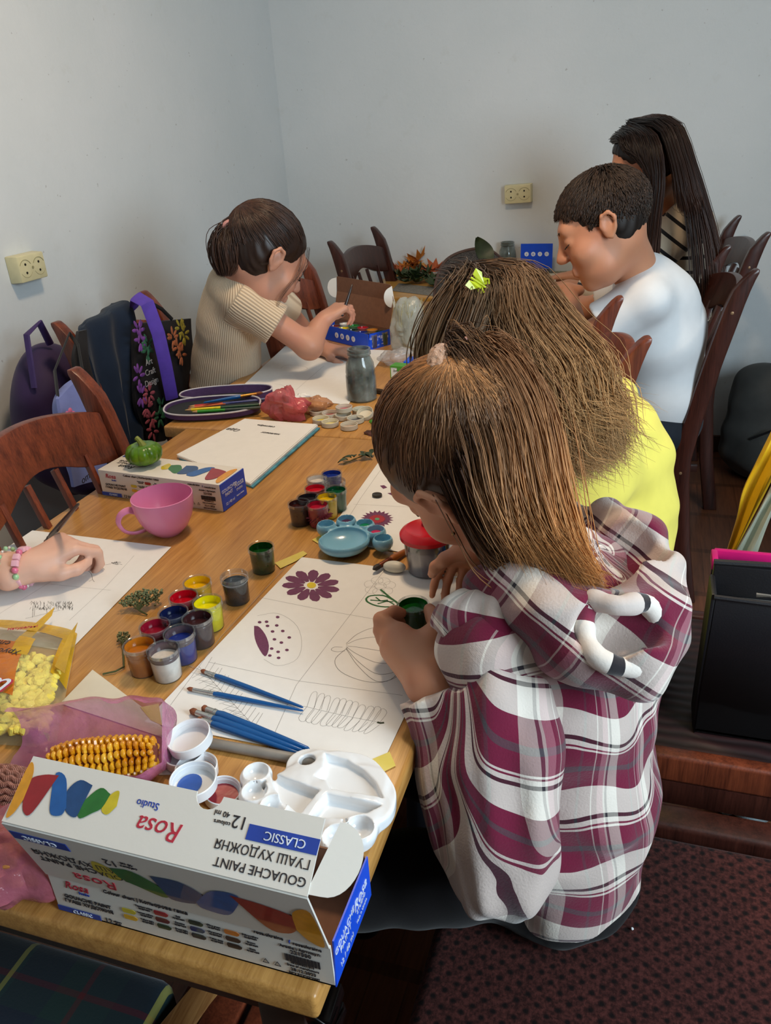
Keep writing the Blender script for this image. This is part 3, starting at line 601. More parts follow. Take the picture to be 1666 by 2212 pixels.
def paint_box(label, loc, rz, L=.252, D=.083, H=.046, lid='closed', jars=None):
    g = thing('paint_box', label, 'paint box', loc, rz); t_ = .0016
    m_fr = m_card
    if lid == 'closed':
        b = MB(); b.box((0, D/2, H/2), (L, D, H)); b.build('carton', m_card, g, bevel=.0015)
    else:
        b = MB(); b.box((0, D/2, t_/2), (L, D, t_)); b.build('tray_floor', m_kraft, g, smooth=False)
        fr = MB(); fr.box((0, t_/2, H/2), (L, t_, H)); fr.build('front_panel', m_card if lid == 'front' else m_blue, g, smooth=False)
        b = MB(); b.box((0, D-t_/2, H/2), (L-2*t_, t_, H)); b.box((0, t_*1.5, H/2), (L-2*t_, t_, H-.001)); b.build('inner_wall', m_kraft, g, smooth=False)
    for q in (-1, 1):
        b = MB(); P = [(0, 0), (D, 0), (D, H), (D*.06 if lid != 'closed' else 0, H)] if lid != 'closed' else [(.001, .001), (D-.001, .001), (D-.001, H-.001), (.001, H-.001)]
        b.prism(P, 0, .0014, frame((q*(L/2+(-.0003 if q > 0 else -.0011)), 0, 0), (0, 1, 0), (0, 0, 1))); e = b.build('end_panel', m_blue, g, smooth=False)
        T = frame((q*(L/2+.0013), 0, 0), (0, q, 0), (0, 0, 1)); s0 = 1 if q > 0 else -1
        for s_, sz, u, v in (('GOUACHE\nPAINT', .0085, .30, .60), ('12 / 40 ml', .0070, .30, .20), ('Rosa', .0150, .72, .62), ('STUDIO', .0055, .72, .42), ('Made in Ukraine', .0036, .72, .22)):
            text_mesh(s_, sz, m_wprint, e, 'lettering', T@Matrix.Translation((s0*D*(u if q > 0 else 1-u), H*v, .0001)), shear=.25 if s_ == 'Rosa' else 0)
    if lid in ('front', 'closed'):
        f = next(c for c in g.children if c.name.startswith('front_panel' if lid == 'front' else 'carton')); T = frame((-L/2, -.0004, 0), (1, 0, 0), (0, 0, 1)); X = lambda u, v: T@Matrix.Translation((u*L, v*H, .0001))
        text_mesh('Rosa', .012, m_red, f, 'lettering', X(.105, .80), shear=.25); text_mesh('Studio', .0042, m_bluep, f, 'lettering', X(.13, .66)); text_mesh('GOUACHE PAINT\nГУАШ ХУДОЖНЯ', .0058, m_ink, f, 'lettering', X(.135, .42))
        b = MB(); b.box(T@Vector((.085*L, .10*H, .0003)), (.17*L, .0004, .13*H)); lb = b.build('blue_label', m_bluep, f, smooth=False); text_mesh('CLASSIC', .0052, m_wprint, f, 'lettering', X(.10, .10)@Matrix.Translation((0, 0, .0006)))
        text_mesh('12', .0078, m_ink, f, 'lettering', X(.20, .09)); text_mesh('colours\n40 ml', .0026, m_ink, f, 'lettering', X(.235, .095)); text_mesh('Colour chart | Кольорова гама', .0056, m_ink, f, 'lettering', X(.37, .90))
        cc = [[None, (206, 186, 50), (222, 170, 40)], [(160, 30, 40), (100, 26, 30), (40, 60, 34)], [(40, 44, 34), (28, 30, 90), (40, 36, 44)], [(200, 116, 40), (70, 48, 34), (44, 32, 28)]]
        nm = [['Titanium white', 'Lemon yellow', 'Yellow light'], ['Red', 'Carmine', 'Green light'], ['Olive green', 'Ultramarine', 'Violet deep'], ['Ochre yellow', 'Brown', 'Black']]
        for i in range(4):
            for j in range(3):
                u, v = .275+.125*i, .70-.17*j-.0*i
                if cc[i][j]: b = MB(); P = [(0, 0), (.010, 0), (.012, .0015), (.0125, .0035), (.010, .0052), (.0, .0052), (-.001, .003)]; b.prism(P, .0001, .0004, T@Matrix.Translation((u*L, v*H-.002, .0002))); b.build('colour_swatch', PM(cc[i][j], .6), f, smooth=False)
                text_mesh(nm[i][j]+'\nхудожня', .0026, m_ink, f, 'lettering', X(u+.085, v+.02))
        text_mesh('rosa.ukraine', .0050, m_ink, f, 'lettering', X(.80, .90)); text_mesh('rosaukraine', .0050, m_ink, f, 'lettering', X(.925, .86)); text_mesh('f', .0060, m_bluep, f, 'lettering', X(.868, .87)); text_mesh('Article | Артикул:', .0044, m_ink, f, 'lettering', X(.90, .73)); text_mesh('221550', .0058, m_ink, f, 'lettering', X(.90, .62))
        b = MB()
        for k in range(30): b.box(T@Vector((.845*L+k*.00098, .46*H, .0002)), (.00032+.00034*((k*7) % 3), .0003, .0080))
        b.build('barcode', m_ink, f, smooth=False); text_mesh('4823098531616', .0030, m_ink, f, 'lettering', X(.90, .345)); text_mesh('Date of manufacture', .0032, m_ink, f, 'lettering', X(.90, .27)); text_mesh('28.12.2023' if lid == 'front' else '12.11.2023', .0048, m_ink, f, 'lettering', X(.90, .17)); text_mesh('Дата виготовлення', .0028, m_ink, f, 'lettering', X(.90, .08))
        b = MB()
        for u in (.775, .815):
            P = [T@Vector((u*L+.003*math.cos(a), .36*H*.55+.003*math.sin(a), .0003)) for a in (pi/2, pi/2+2*pi/3, pi/2+4*pi/3, pi/2)]; b.tube(P, .00030, 4)
        b.build('recycling_mark', m_ink, f)
    if lid == 'closed':
        T = frame((0, D/2, H+.0003), (1, 0, 0), (0, 1, 0)); ribbon(f, T@Matrix.Translation((-.02*1., 0, 0)), L*.56, D*.8)
        T2 = frame((0, D/2, H+.0003), (-1, 0, 0), (0, -1, 0)); text_mesh('Rosa', .018, m_ink, f, 'lettering', T2@Matrix.Translation((.085, .014, 0)), shear=.25); text_mesh('GOUACHE PAINT\nГУАШ ХУДОЖНЯ', .0085, m_ink, f, 'lettering', T2@Matrix.Translation((.082, -.004, 0)))
        b = MB(); b.box((-.103, D-.008, H+.0003), (.046, .012, .0005)); b.build('blue_label', m_bluep, f, smooth=False)
    return g
# nearest box, lid thrown back towards us
L_, D_, H_ = .252, .083, .046; bl = at(130, 1965)
nb = paint_box('opened white and blue paint box on the nearest table edge, lid tilted back', (bl[0]+L_/2, bl[1], TZ), 0, L_, D_, H_, 'front')
P0 = np.array((0., .0, H_)); P1 = np.array((0., -.021, H_+.080)); P2 = np.array((0., .022, H_+.106))
def panel(name, a, b_, w0, w1, mats, parent, notch=False, t_=.0016):
    a = Vector(a); b_ = Vector(b_); y = (b_-a); Ln = y.length; T = frame(a, (1, 0, 0), y); P = [(-w0/2, 0), (w0/2, 0), (w1/2, Ln)]
    if notch: P += [(.034+.011*math.cos(q), Ln-.011*math.sin(q)) for q in np.linspace(0, pi, 10)]
    P += [(-w1/2, Ln)]; m = MB(); m.prism(P, 0, t_, T@Matrix.Translation((0, 0, -t_ if False else 0))); ob = m.build(name, mats, parent, smooth=False); return ob, T, Ln
# outside faces look towards us: normal of frame((1,0,0), up) is -y side
lp, T, Ln = panel('lid_panel', P0, P1, L_, L_, m_card, nb); lpT = T@Matrix.Rotation(pi, 4, 'Z')@Matrix.Translation((0, 0, .0018))
for s_, sz, x, y, mt, sh in (('Rosa', .021, .070, -.014, m_red, .25), ('GOUACHE PAINT\nГУАШ ХУДОЖНЯ', .0108, .072, -.040, m_ink, 0), ('12', .013, .038, -.060, m_ink, 0), ('colours\n40 ml', .0050, .022, -.062, m_ink, 0)): text_mesh(s_, sz, mt, lp, 'lettering', lpT@Matrix.Translation((x, y, 0)), shear=sh)
b = MB(); b.box(lpT@Vector((.098, -.068, .0001)), (.052, .0004, .011), frame((0, 0, 0), T.to_3x3()@Vector((1, 0, 0)), T.to_3x3()@Vector((0, 0, 1))).to_3x3()); b.build('blue_label', m_bluep, lp, smooth=False); text_mesh('CLASSIC', .0085, m_wprint, lp, 'lettering', lpT@Matrix.Translation((.098, -.068, .0006)))
ribbon(lp, T@Matrix.Translation((-.062, .036, .0018)), .186, .062)
fp, T, Ln = panel('lid_flap', P1, P2, L_, L_*.985, m_card, nb, True); fpT = T@Matrix.Rotation(pi, 4, 'Z')@Matrix.Translation((0, 0, .0018))
for s_, sz, x, y, mt, sh in (('Rosa', .019, -.004, -.020, m_red, .25), ('Studio', .0075, .012, -.034, m_bluep, 0), ('GOUACHE PAINT', .0088, -.088, -.008, m_ink, 0), ('ГУАШ ХУДОЖНЯ', .0088, -.086, -.0195, m_ink, 0), ('12', .0125, -.063, -.036, m_ink, 0), ('colours', .0044, -.050, -.033, m_ink, 0), ('40 ml', .0055, -.048, -.039, m_ink, 0)): text_mesh(s_, sz, mt, fp, 'lettering', fpT@Matrix.Translation((x, y, 0)), shear=sh)
R3 = frame((0, 0, 0), T.to_3x3()@Vector((1, 0, 0)), T.to_3x3()@Vector((0, 0, 1))).to_3x3(); b = MB(); b.box(fpT@Vector((-.098, -.031, .0001)), (.054, .0004, .0105), R3); b.build('blue_label', m_bluep, fp, smooth=False); text_mesh('CLASSIC', .0085, m_wprint, fp, 'lettering', fpT@Matrix.Translation((-.100, -.031, .0006)))
ribbon(fp, T@Matrix.Translation((-.036, .026, .0018)), .088, .042, flip=-1)
# rounded white tuck tab at the right end of the flap
Tt = frame(Vector(P1)+Vector((L_/2-.002, .001, .001)), (1, -.12, -.25), (0, P2[1]-P1[1], P2[2]-P1[2])); b = MB(); b.prism([(0, 0)]+[(.026*math.sin(a)**.7, .027-.025*math.cos(a)) for a in np.linspace(.25, pi-.1, 16)]+[(0, .050)], -.0007, .0007, Tt); b.build('tuck_tab', m_card, nb, smooth=False)
Tt = frame(Vector(P1)+Vector((-L_/2+.002, .002, .001)), (.3, .2, -.9), (0, P2[1]-P1[1], P2[2]-P1[2])); b = MB(); b.prism([(0, 0)]+[(.024*math.sin(a)**.7, .024-.022*math.cos(a)) for a in np.linspace(.25, pi-.1, 16)]+[(0, .045)], -.0007, .0007, Tt); b.build('tuck_tab', m_card, nb, smooth=False)
c0, c1 = at(222, 1070), at(484, 1107); cl = (c1-c0); cb = paint_box('closed white and blue paint box with a green pumpkin on top', ((c0+c1)/2)*(1, 1, 0)+np.array((0, 0, TZ)), math.atan2(cl[1], cl[0]), .262, .078, .052, 'closed')
c1, c2 = at(797, 757), at(841, 745); ry = (c2-c1)[:2]; ang = math.atan2(ry[1], ry[0])-hpi; ex = np.array((math.cos(ang), math.sin(ang), 0)); cen = c1-ex*.135; fb = paint_box('opened blue paint box with raised brown lid in front of the child in beige', (cen[0], cen[1], TZ), ang, .27, .083, .046, 'back')
f = next(c for c in fb.children if c.name.startswith('front_panel')); T = frame((0, -.0006, .023), (1, 0, 0), (0, 0, 1))
for k in range(4):
    x = .108-.135+.027*k+.012; b = MB(); b.lathe([(0, 0), (.0085, 0), (.0085, .0004), (0, .0004)], 20); o_ = b.build('round_icon', m_wprint, f); o_.data.transform(T@Matrix.Translation((x, 0, 0))); text_mesh('g@f>'[k], .008, m_blue, f, 'lettering', T@Matrix.Translation((x, 0, .0005)))
D2 = .083; lp2, T, Ln = panel('lid_panel', (0, D2, .046), (0, D2+.022, .046+.078), .27, .27, m_kraft, fb); fp2, T2, Ln2 = panel('lid_flap', (0, D2+.022, .124), (0, D2+.020, .124+.046), .27, .255, m_kraft, fb)
for q in (-1, 1):
    Tt = frame((q*.132, D2+.020, .166), (0 if q > 0 else -1, -.6, .1) if q < 0 else (-.30, -.75, -.1), (0, 0, -1)); b = MB(); b.prism([(0, 0)]+[(.030*math.sin(a)**.8, .032-.030*math.cos(a)) for a in np.linspace(.2, pi-.1, 16)]+[(0, .062)], -.0006, .0006, Tt); b.build('tuck_tab', m_card, fb, smooth=False)
# ---- paint jars
def jar(col, label, pos, lv=.029, sc=1., dirty=None, full=True, group='gouache jars on the tables'):
    g = thing('paint_jar', label, 'paint jar', pos, r_.random()*6, group); g.scale = (sc, sc, sc); m = PM(col)
    b = MB(); b.lathe([(0, .0009), (.0163, .0009), (.0171, .002), (.0181, lv), (.0179, lv+.0012), (.012, lv+.0006), (.006, lv+.0018), (0, lv+.0005)], 32, wob=lambda a: 1.); b.build('paint', m, g)
    if full: b = MB(); b.lathe([(.0176, lv), (.0181, .038), (.0178, .0395), (.0172, .037), (.0168, lv)], 32, cap=False, wob=lambda a: 1+.008*math.sin(a*5+lv*900)); b.build('paint_smear', PM(dirty or col), g)
    b = MB(); b.lathe([(0, 0), (.0166, 0), (.0172, .0015), (.0184, .034), (.0200, .0342), (.0203, .0352), (.0203, .0412), (.0196, .042), (.0186, .0415), (.0184, .036)], 36, cap=False); b.build('jar_body', m_clear, g); return g
def jpos(x, y, z0=TZ, h=.042, sc=1.): p = at(x, y, z0+h*sc); p[2] = z0; return p
near = [((178, 104, 24), 'ochre paint jar, front left of the near cluster', 299, 1388, 1), ((222, 214, 204), 'white paint jar with dark smears, nearest of all', 351, 1399, 1), ((22, 44, 128), 'bright ultramarine paint jar between the white and the brown jar', 386, 1363, 1), ((58, 30, 32), 'dark brown paint jar in the near cluster, beside the lemon yellow one', 425, 1330, 1), ((136, 18, 40), 'dark crimson paint jar behind the ochre jar', 333, 1348, 1), ((18, 26, 66), 'navy paint jar in the middle of the near cluster', 373, 1319, 1), ((224, 212, 10), 'lemon yellow paint jar at the edge of the flower sheet', 447, 1296, 1), ((178, 8, 26), 'bright red paint jar behind the navy one', 395, 1284, 1), ((222, 172, 10), 'golden yellow paint jar at the back of the near cluster', 425, 1253, 1), ((22, 28, 34), 'black paint jar with clear rim standing alone by the sheet corner', 505, 1241, 1), ((14, 70, 22), 'deep green paint jar standing alone by the tape', 563, 1178, 1)]
for c, lb, x, y, s_ in near: jar(c, lb, jpos(x, y), .028 if 'black' not in lb else .030, .97, dirty=(88, 70, 74) if 'white' in lb else None, full='black' not in lb)
far_ = [((60, 26, 26), 'dark brown paint jar, front left of the far cluster', 645, 1081), ((170, 22, 50), 'crimson paint jar at the front of the far cluster', 685, 1084), ((222, 186, 20), 'yellow paint jar in the far cluster', 705, 1067), ((40, 34, 40), 'black paint jar with dirty rim in the far cluster', 664, 1068), ((12, 84, 50), 'dark green paint jar at the right of the far cluster', 725, 1052), ((196, 24, 44), 'red paint jar with torn paint skin in the far cluster', 680, 1048), ((214, 206, 198), 'white paint jar at the back of the far cluster', 684, 1028), ((168, 116, 60), 'nearly empty ochre paint jar behind the dark green one', 723, 1034), ((28, 50, 140), 'blue paint jar at the very back of the far cluster', 716, 1017)]
for c, lb, x, y in far_: jar(c, lb, jpos(x, y), .031 if 'empty' not in lb else .008, .92, full='empty' not in lb)
held = jar((14, 92, 26), 'bright green paint jar held by the child in check', jpos(893, 1303, TZ+.012), .031, 1.0)
fc = [(222, 216, 206), (30, 130, 50), (190, 24, 44), (206, 140, 40), (20, 70, 40), (120, 40, 30), (214, 190, 30), (30, 50, 40), (30, 44, 130), (28, 36, 90)]
fm = Matrix.Translation(fb.location)@Matrix.Rotation(ang, 4, 'Z')
nmz = ['white', 'green', 'red', 'ochre', 'dark green', 'rust', 'yellow', 'black green', 'ultramarine', 'navy']
for k, c in enumerate(fc):
    i = k % 5; row = 1 if k < 5 else 0; p = fm@Vector((-.068+i*.044+.014, .0225+row*.041, .002)); jar(c, '%s paint jar inside the opened blue box, %s row' % (nmz[k], 'back' if row else 'front'), p, .034, .96, full=True, group='gouache jars inside the opened blue box')
# ---- lids
def lid(col, label, pos, tilt=(0, 0, 0), sc=1., col2=None, dome=False, group='white screw lids'):
    g = thing('jar_lid', label, 'lid', pos, 0, group); g.rotation_euler = tilt; g.scale = (sc, sc, sc); b = MB()
    b.lathe([(0, 0), (.0195, 0), (.0212, .001), (.0216, .0115), (.0208, .0123), (.0200, .0115), (.0197, .008), (.0192, .0075), (.0190, .0018), (.016, .0014), (0, .0014)], 56, wob=lambda a: 1+.006*math.sin(a*56/2)); b.build('cap', m_white_pl if not dome else m_creamp, g)
    if col: b = MB(); b.lathe([(0, .0016), (.0175 if not col2 else .012, .0016), (.0180 if not col2 else .0125, .0024), (0, .0022)], 24, sx=1 if not col2 else .9, c=(0, 0, 0) if not col2 else (-.005, 0, 0)); b.build('paint_residue', PM(col, .3), g)
    return g
def lpos(x, y, z): p = at(x, y, z+.010); p[2] = z; return p
lid((200, 150, 130), 'white lid smeared brown under the blue stained lid', lpos(424, 1658, TZ+.0022), (0, 0, 0))
lid((34, 84, 170), 'white lid stained blue, on top of the near stack', lpos(417, 1684, TZ+.016), (.05, .04, 0), 1.06, 1)
lid(None, 'white lid lying flat under the clean upper one by the pink bag', lpos(398, 1625, TZ+.0022)); lid(None, 'clean white lid leaning at the sheet corner by the grey rod', lpos(411, 1590, TZ+.0165), (.12, -.1, 0), 1.08)
lid((150, 30, 44), 'white lid stained red beside the blue stained lid', lpos(478, 1705, TZ+.001), (0, .15, 0), .85)
for c, lb, x, y, zz, tl, dm in (((214, 190, 30), 'cream lid holding yellow paint at the front left of the lid cluster', 693, 903, .001, 0, 1), ((226, 210, 130), 'cream lid with pale yellow residue at the front of the lid cluster', 713, 910, .001, 0, 1), ((190, 160, 140), 'cream lid with brown crumbs nearest the table joint', 754, 916, .001, 0, 1), ((60, 30, 34), 'cream lid with dark wine paint behind the yellow one', 686, 893-8, .001, 0, 1), ((150, 40, 50), 'small cream lid with red paint beside the stack', 713, 891, .001, 0, 1), ((226, 222, 214), 'cream lid carrying the pink stained lid', 742, 895, .001, 0, 1), ((176, 40, 80), 'cream lid with pink paint on top of the stack', 743, 878, .0145, 0, 1), ((40, 44, 70), 'cream lid with navy paint at the right of the cluster', 768, 902, .001, 0, 1), ((60, 110, 60), 'cream lid with a green edge behind the leaning lid', 779, 883, .001, 0, 1), (None, 'cream lid leaning on its rim at the right of the cluster', 790, 888, .006, .5, 1)):
    lid(c, lb, lpos(x, y, TZ+zz), (.0+tl*.9, -.2*tl, 0) if tl else (0, 0, 0), .88, None, dm, 'cream jar lids by the pink bag')
# ---- white palette
m_pal = M('palette_white', (236, 238, 240), .16, .01, 10, coat=.3)
def W(x, y, z): return np.array(at(x, y, z))
def palette_sdf(name, label, mat, outline, wells, holes, z0, h=.0011, zt=.012, th=.0035, kk=.008):
    pts = np.array([W(x, y, z0+zt) for x, y, r in outline]); o = np.array((pts[:, 0].mean(), pts[:, 1].mean(), z0)); g = thing(name, label, 'palette', o)
    S = SDF(np.append(pts.min(0)[:2]-.04, z0-.004), np.append(pts.max(0)[:2]+.04, z0+zt+.008), h)
    for (x, y, r) in outline:
        c = W(x, y, z0+zt)-(0, 0, th); S.disc(c, r, th, kk, .0012)
    for (x, y, r, dep) in wells:
        c = W(x, y, z0+zt); S.ell(c-(0, 0, .0025), (r+.0035, r+.0035, dep+.002), None, .003); 
    for (x, y, r, dep) in wells: c = W(x, y, z0+zt); S.ell(c+(0, 0, .0015), (r, r, dep), None, .0022, 'sub')
    for q in holes: c = W(*q[:2], z0+zt); S.cone(c-(0, 0, .02), c+(0, 0, .02), q[2], q[2], .001, 'sub')
    zt_ = zt
    return g, o, S
O_ = [(663, 1648, .021), (700, 1668, .030), (740, 1690, .042), (770, 1720, .038), (800, 1745, .020), (700, 1715, .040), (735, 1750, .036), (640, 1690, .020), (620, 1700, .018), (552, 1674, .0155), (550, 1714, .0155), (590, 1742, .016), (600, 1700, .014), (645, 1745, .020), (770, 1796, .0165), (728, 1815, .0155), (760, 1770, .020)]
g, o, S = palette_sdf('palette', 'white plastic kidney-shaped palette with thumb hole behind the near paint box', m_pal, O_, [(554, 1672, .0120, .010), (552, 1713, .0120, .010), (592, 1745, .0120, .010), (778, 1792, .0125, .010), (728, 1812, .0120, .010)], [(664, 1644, .0085), (571, 1694, .0024), (746, 1779, .0024)], TZ+.0020, .0012, .012, .0052)
zt = TZ+.0145
for P in ([(585, 1667), (594, 1708), (615, 1735), (648, 1760), (692, 1712), (618, 1685)], [(702, 1630), (750, 1643), (786, 1665), (810, 1690), (828, 1726), (717, 1709), (706, 1690), (682, 1682), (700, 1662)], [(707, 1719), (824, 1742), (795, 1760), (740, 1773), (672, 1765)]): S.poly([W(*q, zt) for q in P], zt-.0075, zt+.006, .002, .004)
prune(sdf_obj(S, 'tray', m_pal, g, o, it=1))
m_sky = NT('palette_light_blue'); m_sky.set(col=rgb(126, 182, 208), rough=.2, sss=.3, coat=.3); m_sky.b.inputs['Subsurface Radius'].default_value = (.006, .01, .012); m_sky = m_sky.m
BL = [(705, 1137, .0135), (748, 1126, .0140), (788, 1135, .0140), (812, 1149, .0140), (827, 1168, .0135), (826, 1193, .0145), (777, 1208, .0145)]
g, o, S = palette_sdf('palette', 'light blue flower-shaped palette with purple, green and pink paint in its cups', m_sky, [(730, 1162, .028), (755, 1168, .030), (745, 1150, .026), (770, 1150, .020)]+BL, [(x, y, r*.92, .0125) for x, y, r in BL]+[(743, 1166, .036, .016)], [(783, 1190, .0018), (731, 1136, .0016)], TZ+.0085, .0012, .012, .0012, .004)
S.ell(W(722, 1160, TZ+.0215)+(0, 0, .0015), (.022, .024, .012), None, .003, 'sub'); prune(sdf_obj(S, 'tray', m_sky, g, o, it=1))
for x, y, c, r in ((748, 1128, (84, 40, 74), .0115), (788, 1136, (20, 140, 90), .0112), (812, 1150, (206, 50, 96), .0108)):
    b = MB(); p = W(x, y, TZ+.0145)-o; b.sphere(Vector(p), r, 20, (1, 1, .32)); b.build('wet_paint', PM(c, .12), g)
m_sky2 = M('palette_sky', (110, 190, 226), .25, .04)
B2 = [(676, 748, .016), (690, 742, .016), (705, 748, .012), (664, 758, .012), (684, 757, .014)]
g, o, S = palette_sdf('palette', 'small sky blue palette at the elbow of the child in beige', m_sky2, B2, [(x, y, r*.8, .010) for x, y, r in B2], [], TZ+.004, .0018, .011); prune(sdf_obj(S, 'tray', m_sky2, g, o, it=1))
# ---- brushes
m_brush_b = M('brush_blue', (14, 84, 148), .28, .05); m_ferr = M('ferrule_silver', (190, 190, 186), .25, .1, metal=.85); m_bris = M('bristle_brown', (126, 70, 42), .8, .2, 200, .4); m_brush_d = M('brush_dark', (48, 34, 30), .3); m_bristd = M('bristle_dark', (44, 34, 32), .6)
def brush(label, tip, end, r=.0030, mh=m_brush_b, mf=m_ferr, mbr=m_bris, group=None, fl=.11, bl_=.045, z1=None):
    """tip and end are world points"""
    tip = Vector(tip); end = Vector(end); L = (end-tip).length; g = thing('paint_brush', label, 'brush', tip, 0, group); d = (end-tip)/L; P = lambda t: d*(L*t); b = MB()
    b.tube([P(0), P(bl_*.4), P(bl_*.8), P(bl_*1.1)], [r*.25, r*1.05, r*1.1, r*.9], 10); b.build('bristles', mbr, g)
    b = MB(); b.tube([P(bl_), P(bl_+.01), P(fl+bl_), P(fl+bl_+.001)], [r*.85, r*.95, r*1.1, r*1.1], 12)
    for t in (fl*.75, fl*.85): b.tube([P(bl_+t-.004), P(bl_+t)], [r*1.22]*2, 12)
    b.build('ferrule', mf, g); b = MB(); b.tube([P(fl+bl_), P(fl+bl_+.05), P(.5), P(.85), P(.985), P(1)], [r*1.05, r*1.35, r*1.25, r*.85, r*.6, r*.3], 12); b.build('handle', mh, g); return g
z0 = main_z+.0038; GB = 'blue-handled brushes lying on the big flower sheet'
brush('thin blue brush crossing the sheet, topmost of the five', at(434, 1448, z0), at(655, 1528, z0), .0025, group=GB); brush('fine-tipped blue brush second from the top', at(404, 1487, z0), at(655, 1535, z0), .0023, group=GB, fl=.19, bl_=.05)
brush('fat blue brush at the top of the bundle of three', at(436, 1528, z0+.0012), at(668, 1618, z0+.0012), .0036, group=GB); brush('pointed blue brush in the middle of the bundle of three', at(410, 1534, z0+.001), at(655, 1622, z0+.001), .0036, group=GB, fl=.16, bl_=.06); brush('small-headed blue brush at the bottom of the bundle of three', at(426, 1552, z0+.0002), at(648, 1628, z0+.0002), .0031, group=GB)
brush('brown brush with dark wet tip beside the blue palette', at(806, 1230, TZ+.0095), at(905, 1175, TZ+.004), .0042, M('handle_amber', (150, 84, 30), .3), M('ferrule_copper', (120, 66, 44), .3, metal=.6), m_bristd, fl=.25, bl_=.12)
# grey marker rod
p0, p1 = Vector(at(452, 1605, TZ+.0055)), Vector(at(700, 1650, TZ+.0055)); b = MB(); d = p1-p0; b.tube([Vector(), d*.03, d*.97, d], [.0045, .0056, .0056, .004], 18); ob = b.build('grey_pen', M('grey_tube', (138, 132, 124), .4), None); ob.location = p0; tag(ob, 'grey round pen lying along the near edge of the flower sheet', 'pen')
# ---- pink cup
pc = at(365, 1150); g = thing('pink_cup', 'pink plastic toy cup with loop handle beside the closed paint box', 'cup', pc); m_pk = NT('pink_plastic'); m_pk.set(col=rgb(226, 140, 182), rough=.25, sss=.15); m_pk.b.inputs['Subsurface Radius'].default_value = (.01, .004, .006); m_pk = m_pk.m
b = MB(); b.lathe([(0, 0), (.020, .0), (.024, .003), (.0345, .014), (.043, .030), (.0478, .047), (.0492, .060), (.0494, .068), (.0480, .0685), (.0474, .060), (.0452, .046), (.040, .030), (.031, .016), (.020, .008), (0, .0065)], 56, cap=False); b.build('bowl', m_pk, g)
hd = cv(-1, -.35, .1); hd[2] = 0; hd /= np.linalg.norm(hd); b = MB(); up = Vector((0, 0, 1)); hv = Vector(hd)
b.tube(pts_curve([hv*.044+up*.046, hv*.056+up*.050, hv*.069+up*.044, hv*.075+up*.030, hv*.068+up*.014, hv*.052+up*.008, hv*.030+up*.012], 26), .0058, 12, flat=.45); b.build('handle', m_pk, g)
b = MB(); b.lathe([(0, .012), (.028, .012), (.036, .022), (.0375, .024), (0, .023)], 40); b.build('rinse_water', M('pink_water', (190, 96, 140), .08), g)
# ---- green pumpkin (on the closed box)
pp = at(314, 988, TZ+.075); pp = at(316, 1003, TZ+.053); g = thing('mini_pumpkin', 'small ribbed green pumpkin on top of the closed paint box', 'pumpkin', pp); b = MB(); n = 110; pr = []
for i in range(25):
    t = pi*i/24; pr.append((max(.0005, .0325*math.sin(t)**.85), .0225-.0215*math.cos(t)-(.006*math.exp(-((t-pi)/.45)**2))))
b.lathe(pr, n, wob=lambda a: .90+.12*abs(math.sin(a*5+.4))**.55+.02*math.sin(a*2)); t = NT('pumpkin_green'); t.set(col=t.ramp(t.noise(38., detail=4), [(.3, rgb(52, 96, 12)), (.6, rgb(98, 140, 18)), (.8, rgb(140, 160, 40))]), rough=.28); b.build('flesh', t.m, g)
b = MB(); b.tube([(0, 0, .036), (-.002, 0, .042), (-.006, 0, .048), (-.010, .001, .050)], [.0085, .0055, .0045, .005], 8); b.build('stem', M('stem_olive', (120, 130, 50), .6), g)
# ---- red-lidded water cup
p = at(925, 1232); g = thing('water_cup', 'clear water cup with murky violet water and red sipper lid', 'cup', p); b = MB(); b.lathe([(0, 0), (.026, 0), (.029, .003), (.0345, .058), (.0335, .058), (.028, .004), (0, .002)], 44, cap=False); b.build('cup_body', m_clear, g)
b = MB(); b.lathe([(0, .003), (.0272, .003), (.0315, .042), (0, .042)], 40); b.build('murky_water', M('violet_water', (98, 84, 104), .1, .1, 8), g)
b = MB(); b.lathe([(.0345, .054), (.0385, .056), (.0388, .062), (.036, .066), (.030, .070), (.028, .069), (.016, .066), (0, .066)], 44, cap=False); b.tube([(-.008, .016, .067), (.0, .018, .072), (.010, .016, .070)], .008, 10); b.build('lid', M('lid_red', (196, 14, 34), .28), g)
b = MB(); b.box((.030, -.016, .040), (.002, .012, .036), Matrix.Rotation(.6, 3, 'Z')@Matrix.Rotation(-.6, 3, 'X')); b.build('blue_sticker', M('sticker_blue', (20, 110, 190), .4), g)
# stone, dried flower, dark stick, sprigs
p = at(853, 1236); b = MB(); b.sphere((0, 0, .009), .009, 24, (1.9, 1.1, .95)); ob = b.build('eraser', M('eraser_white', (206, 204, 190), .45, .06), None); ob.location = p; ob.rotation_euler = (0, 0, .0); tag(ob, 'smooth white oval eraser with grey edge in front of the red-lidded cup', 'eraser')
def bloom(label, p, col, R, n1=22, name='dried_flower', cat='flower'):
    g = thing(name, label, cat, p); rr = random.Random(int(p[0]*1e4)); 
    b = MB()
    for k in range(n1*2):
        a = 2*pi*k/n1*1.0+.3*(k >= n1); e = .35+.5*(k >= n1)*rr.random()+rr.uniform(-.2, .2); d = Vector((math.cos(a)*math.cos(e), math.sin(a)*math.cos(e), math.sin(e)+.1)); L = R*rr.uniform(.75, 1.05); o_ = Vector((0, 0, R*.45)); b.tube([o_, o_+d*L*.5, o_+d*L+Vector((0, 0, -L*.15))], [R*.06, R*.13, R*.03], 5, flat=.4)
    b.build('petals', M('petal_'+name, col, .7, .2, 80), g); b = MB(); b.sphere((0, 0, R*.45), R*.25, 10); b.build('flower_head', M('flower_core', (60, 30, 36), .8), g); return g
bloom('wilted wine-red flower beside the blue palette', at(694, 1135), (104, 22, 44), .024)
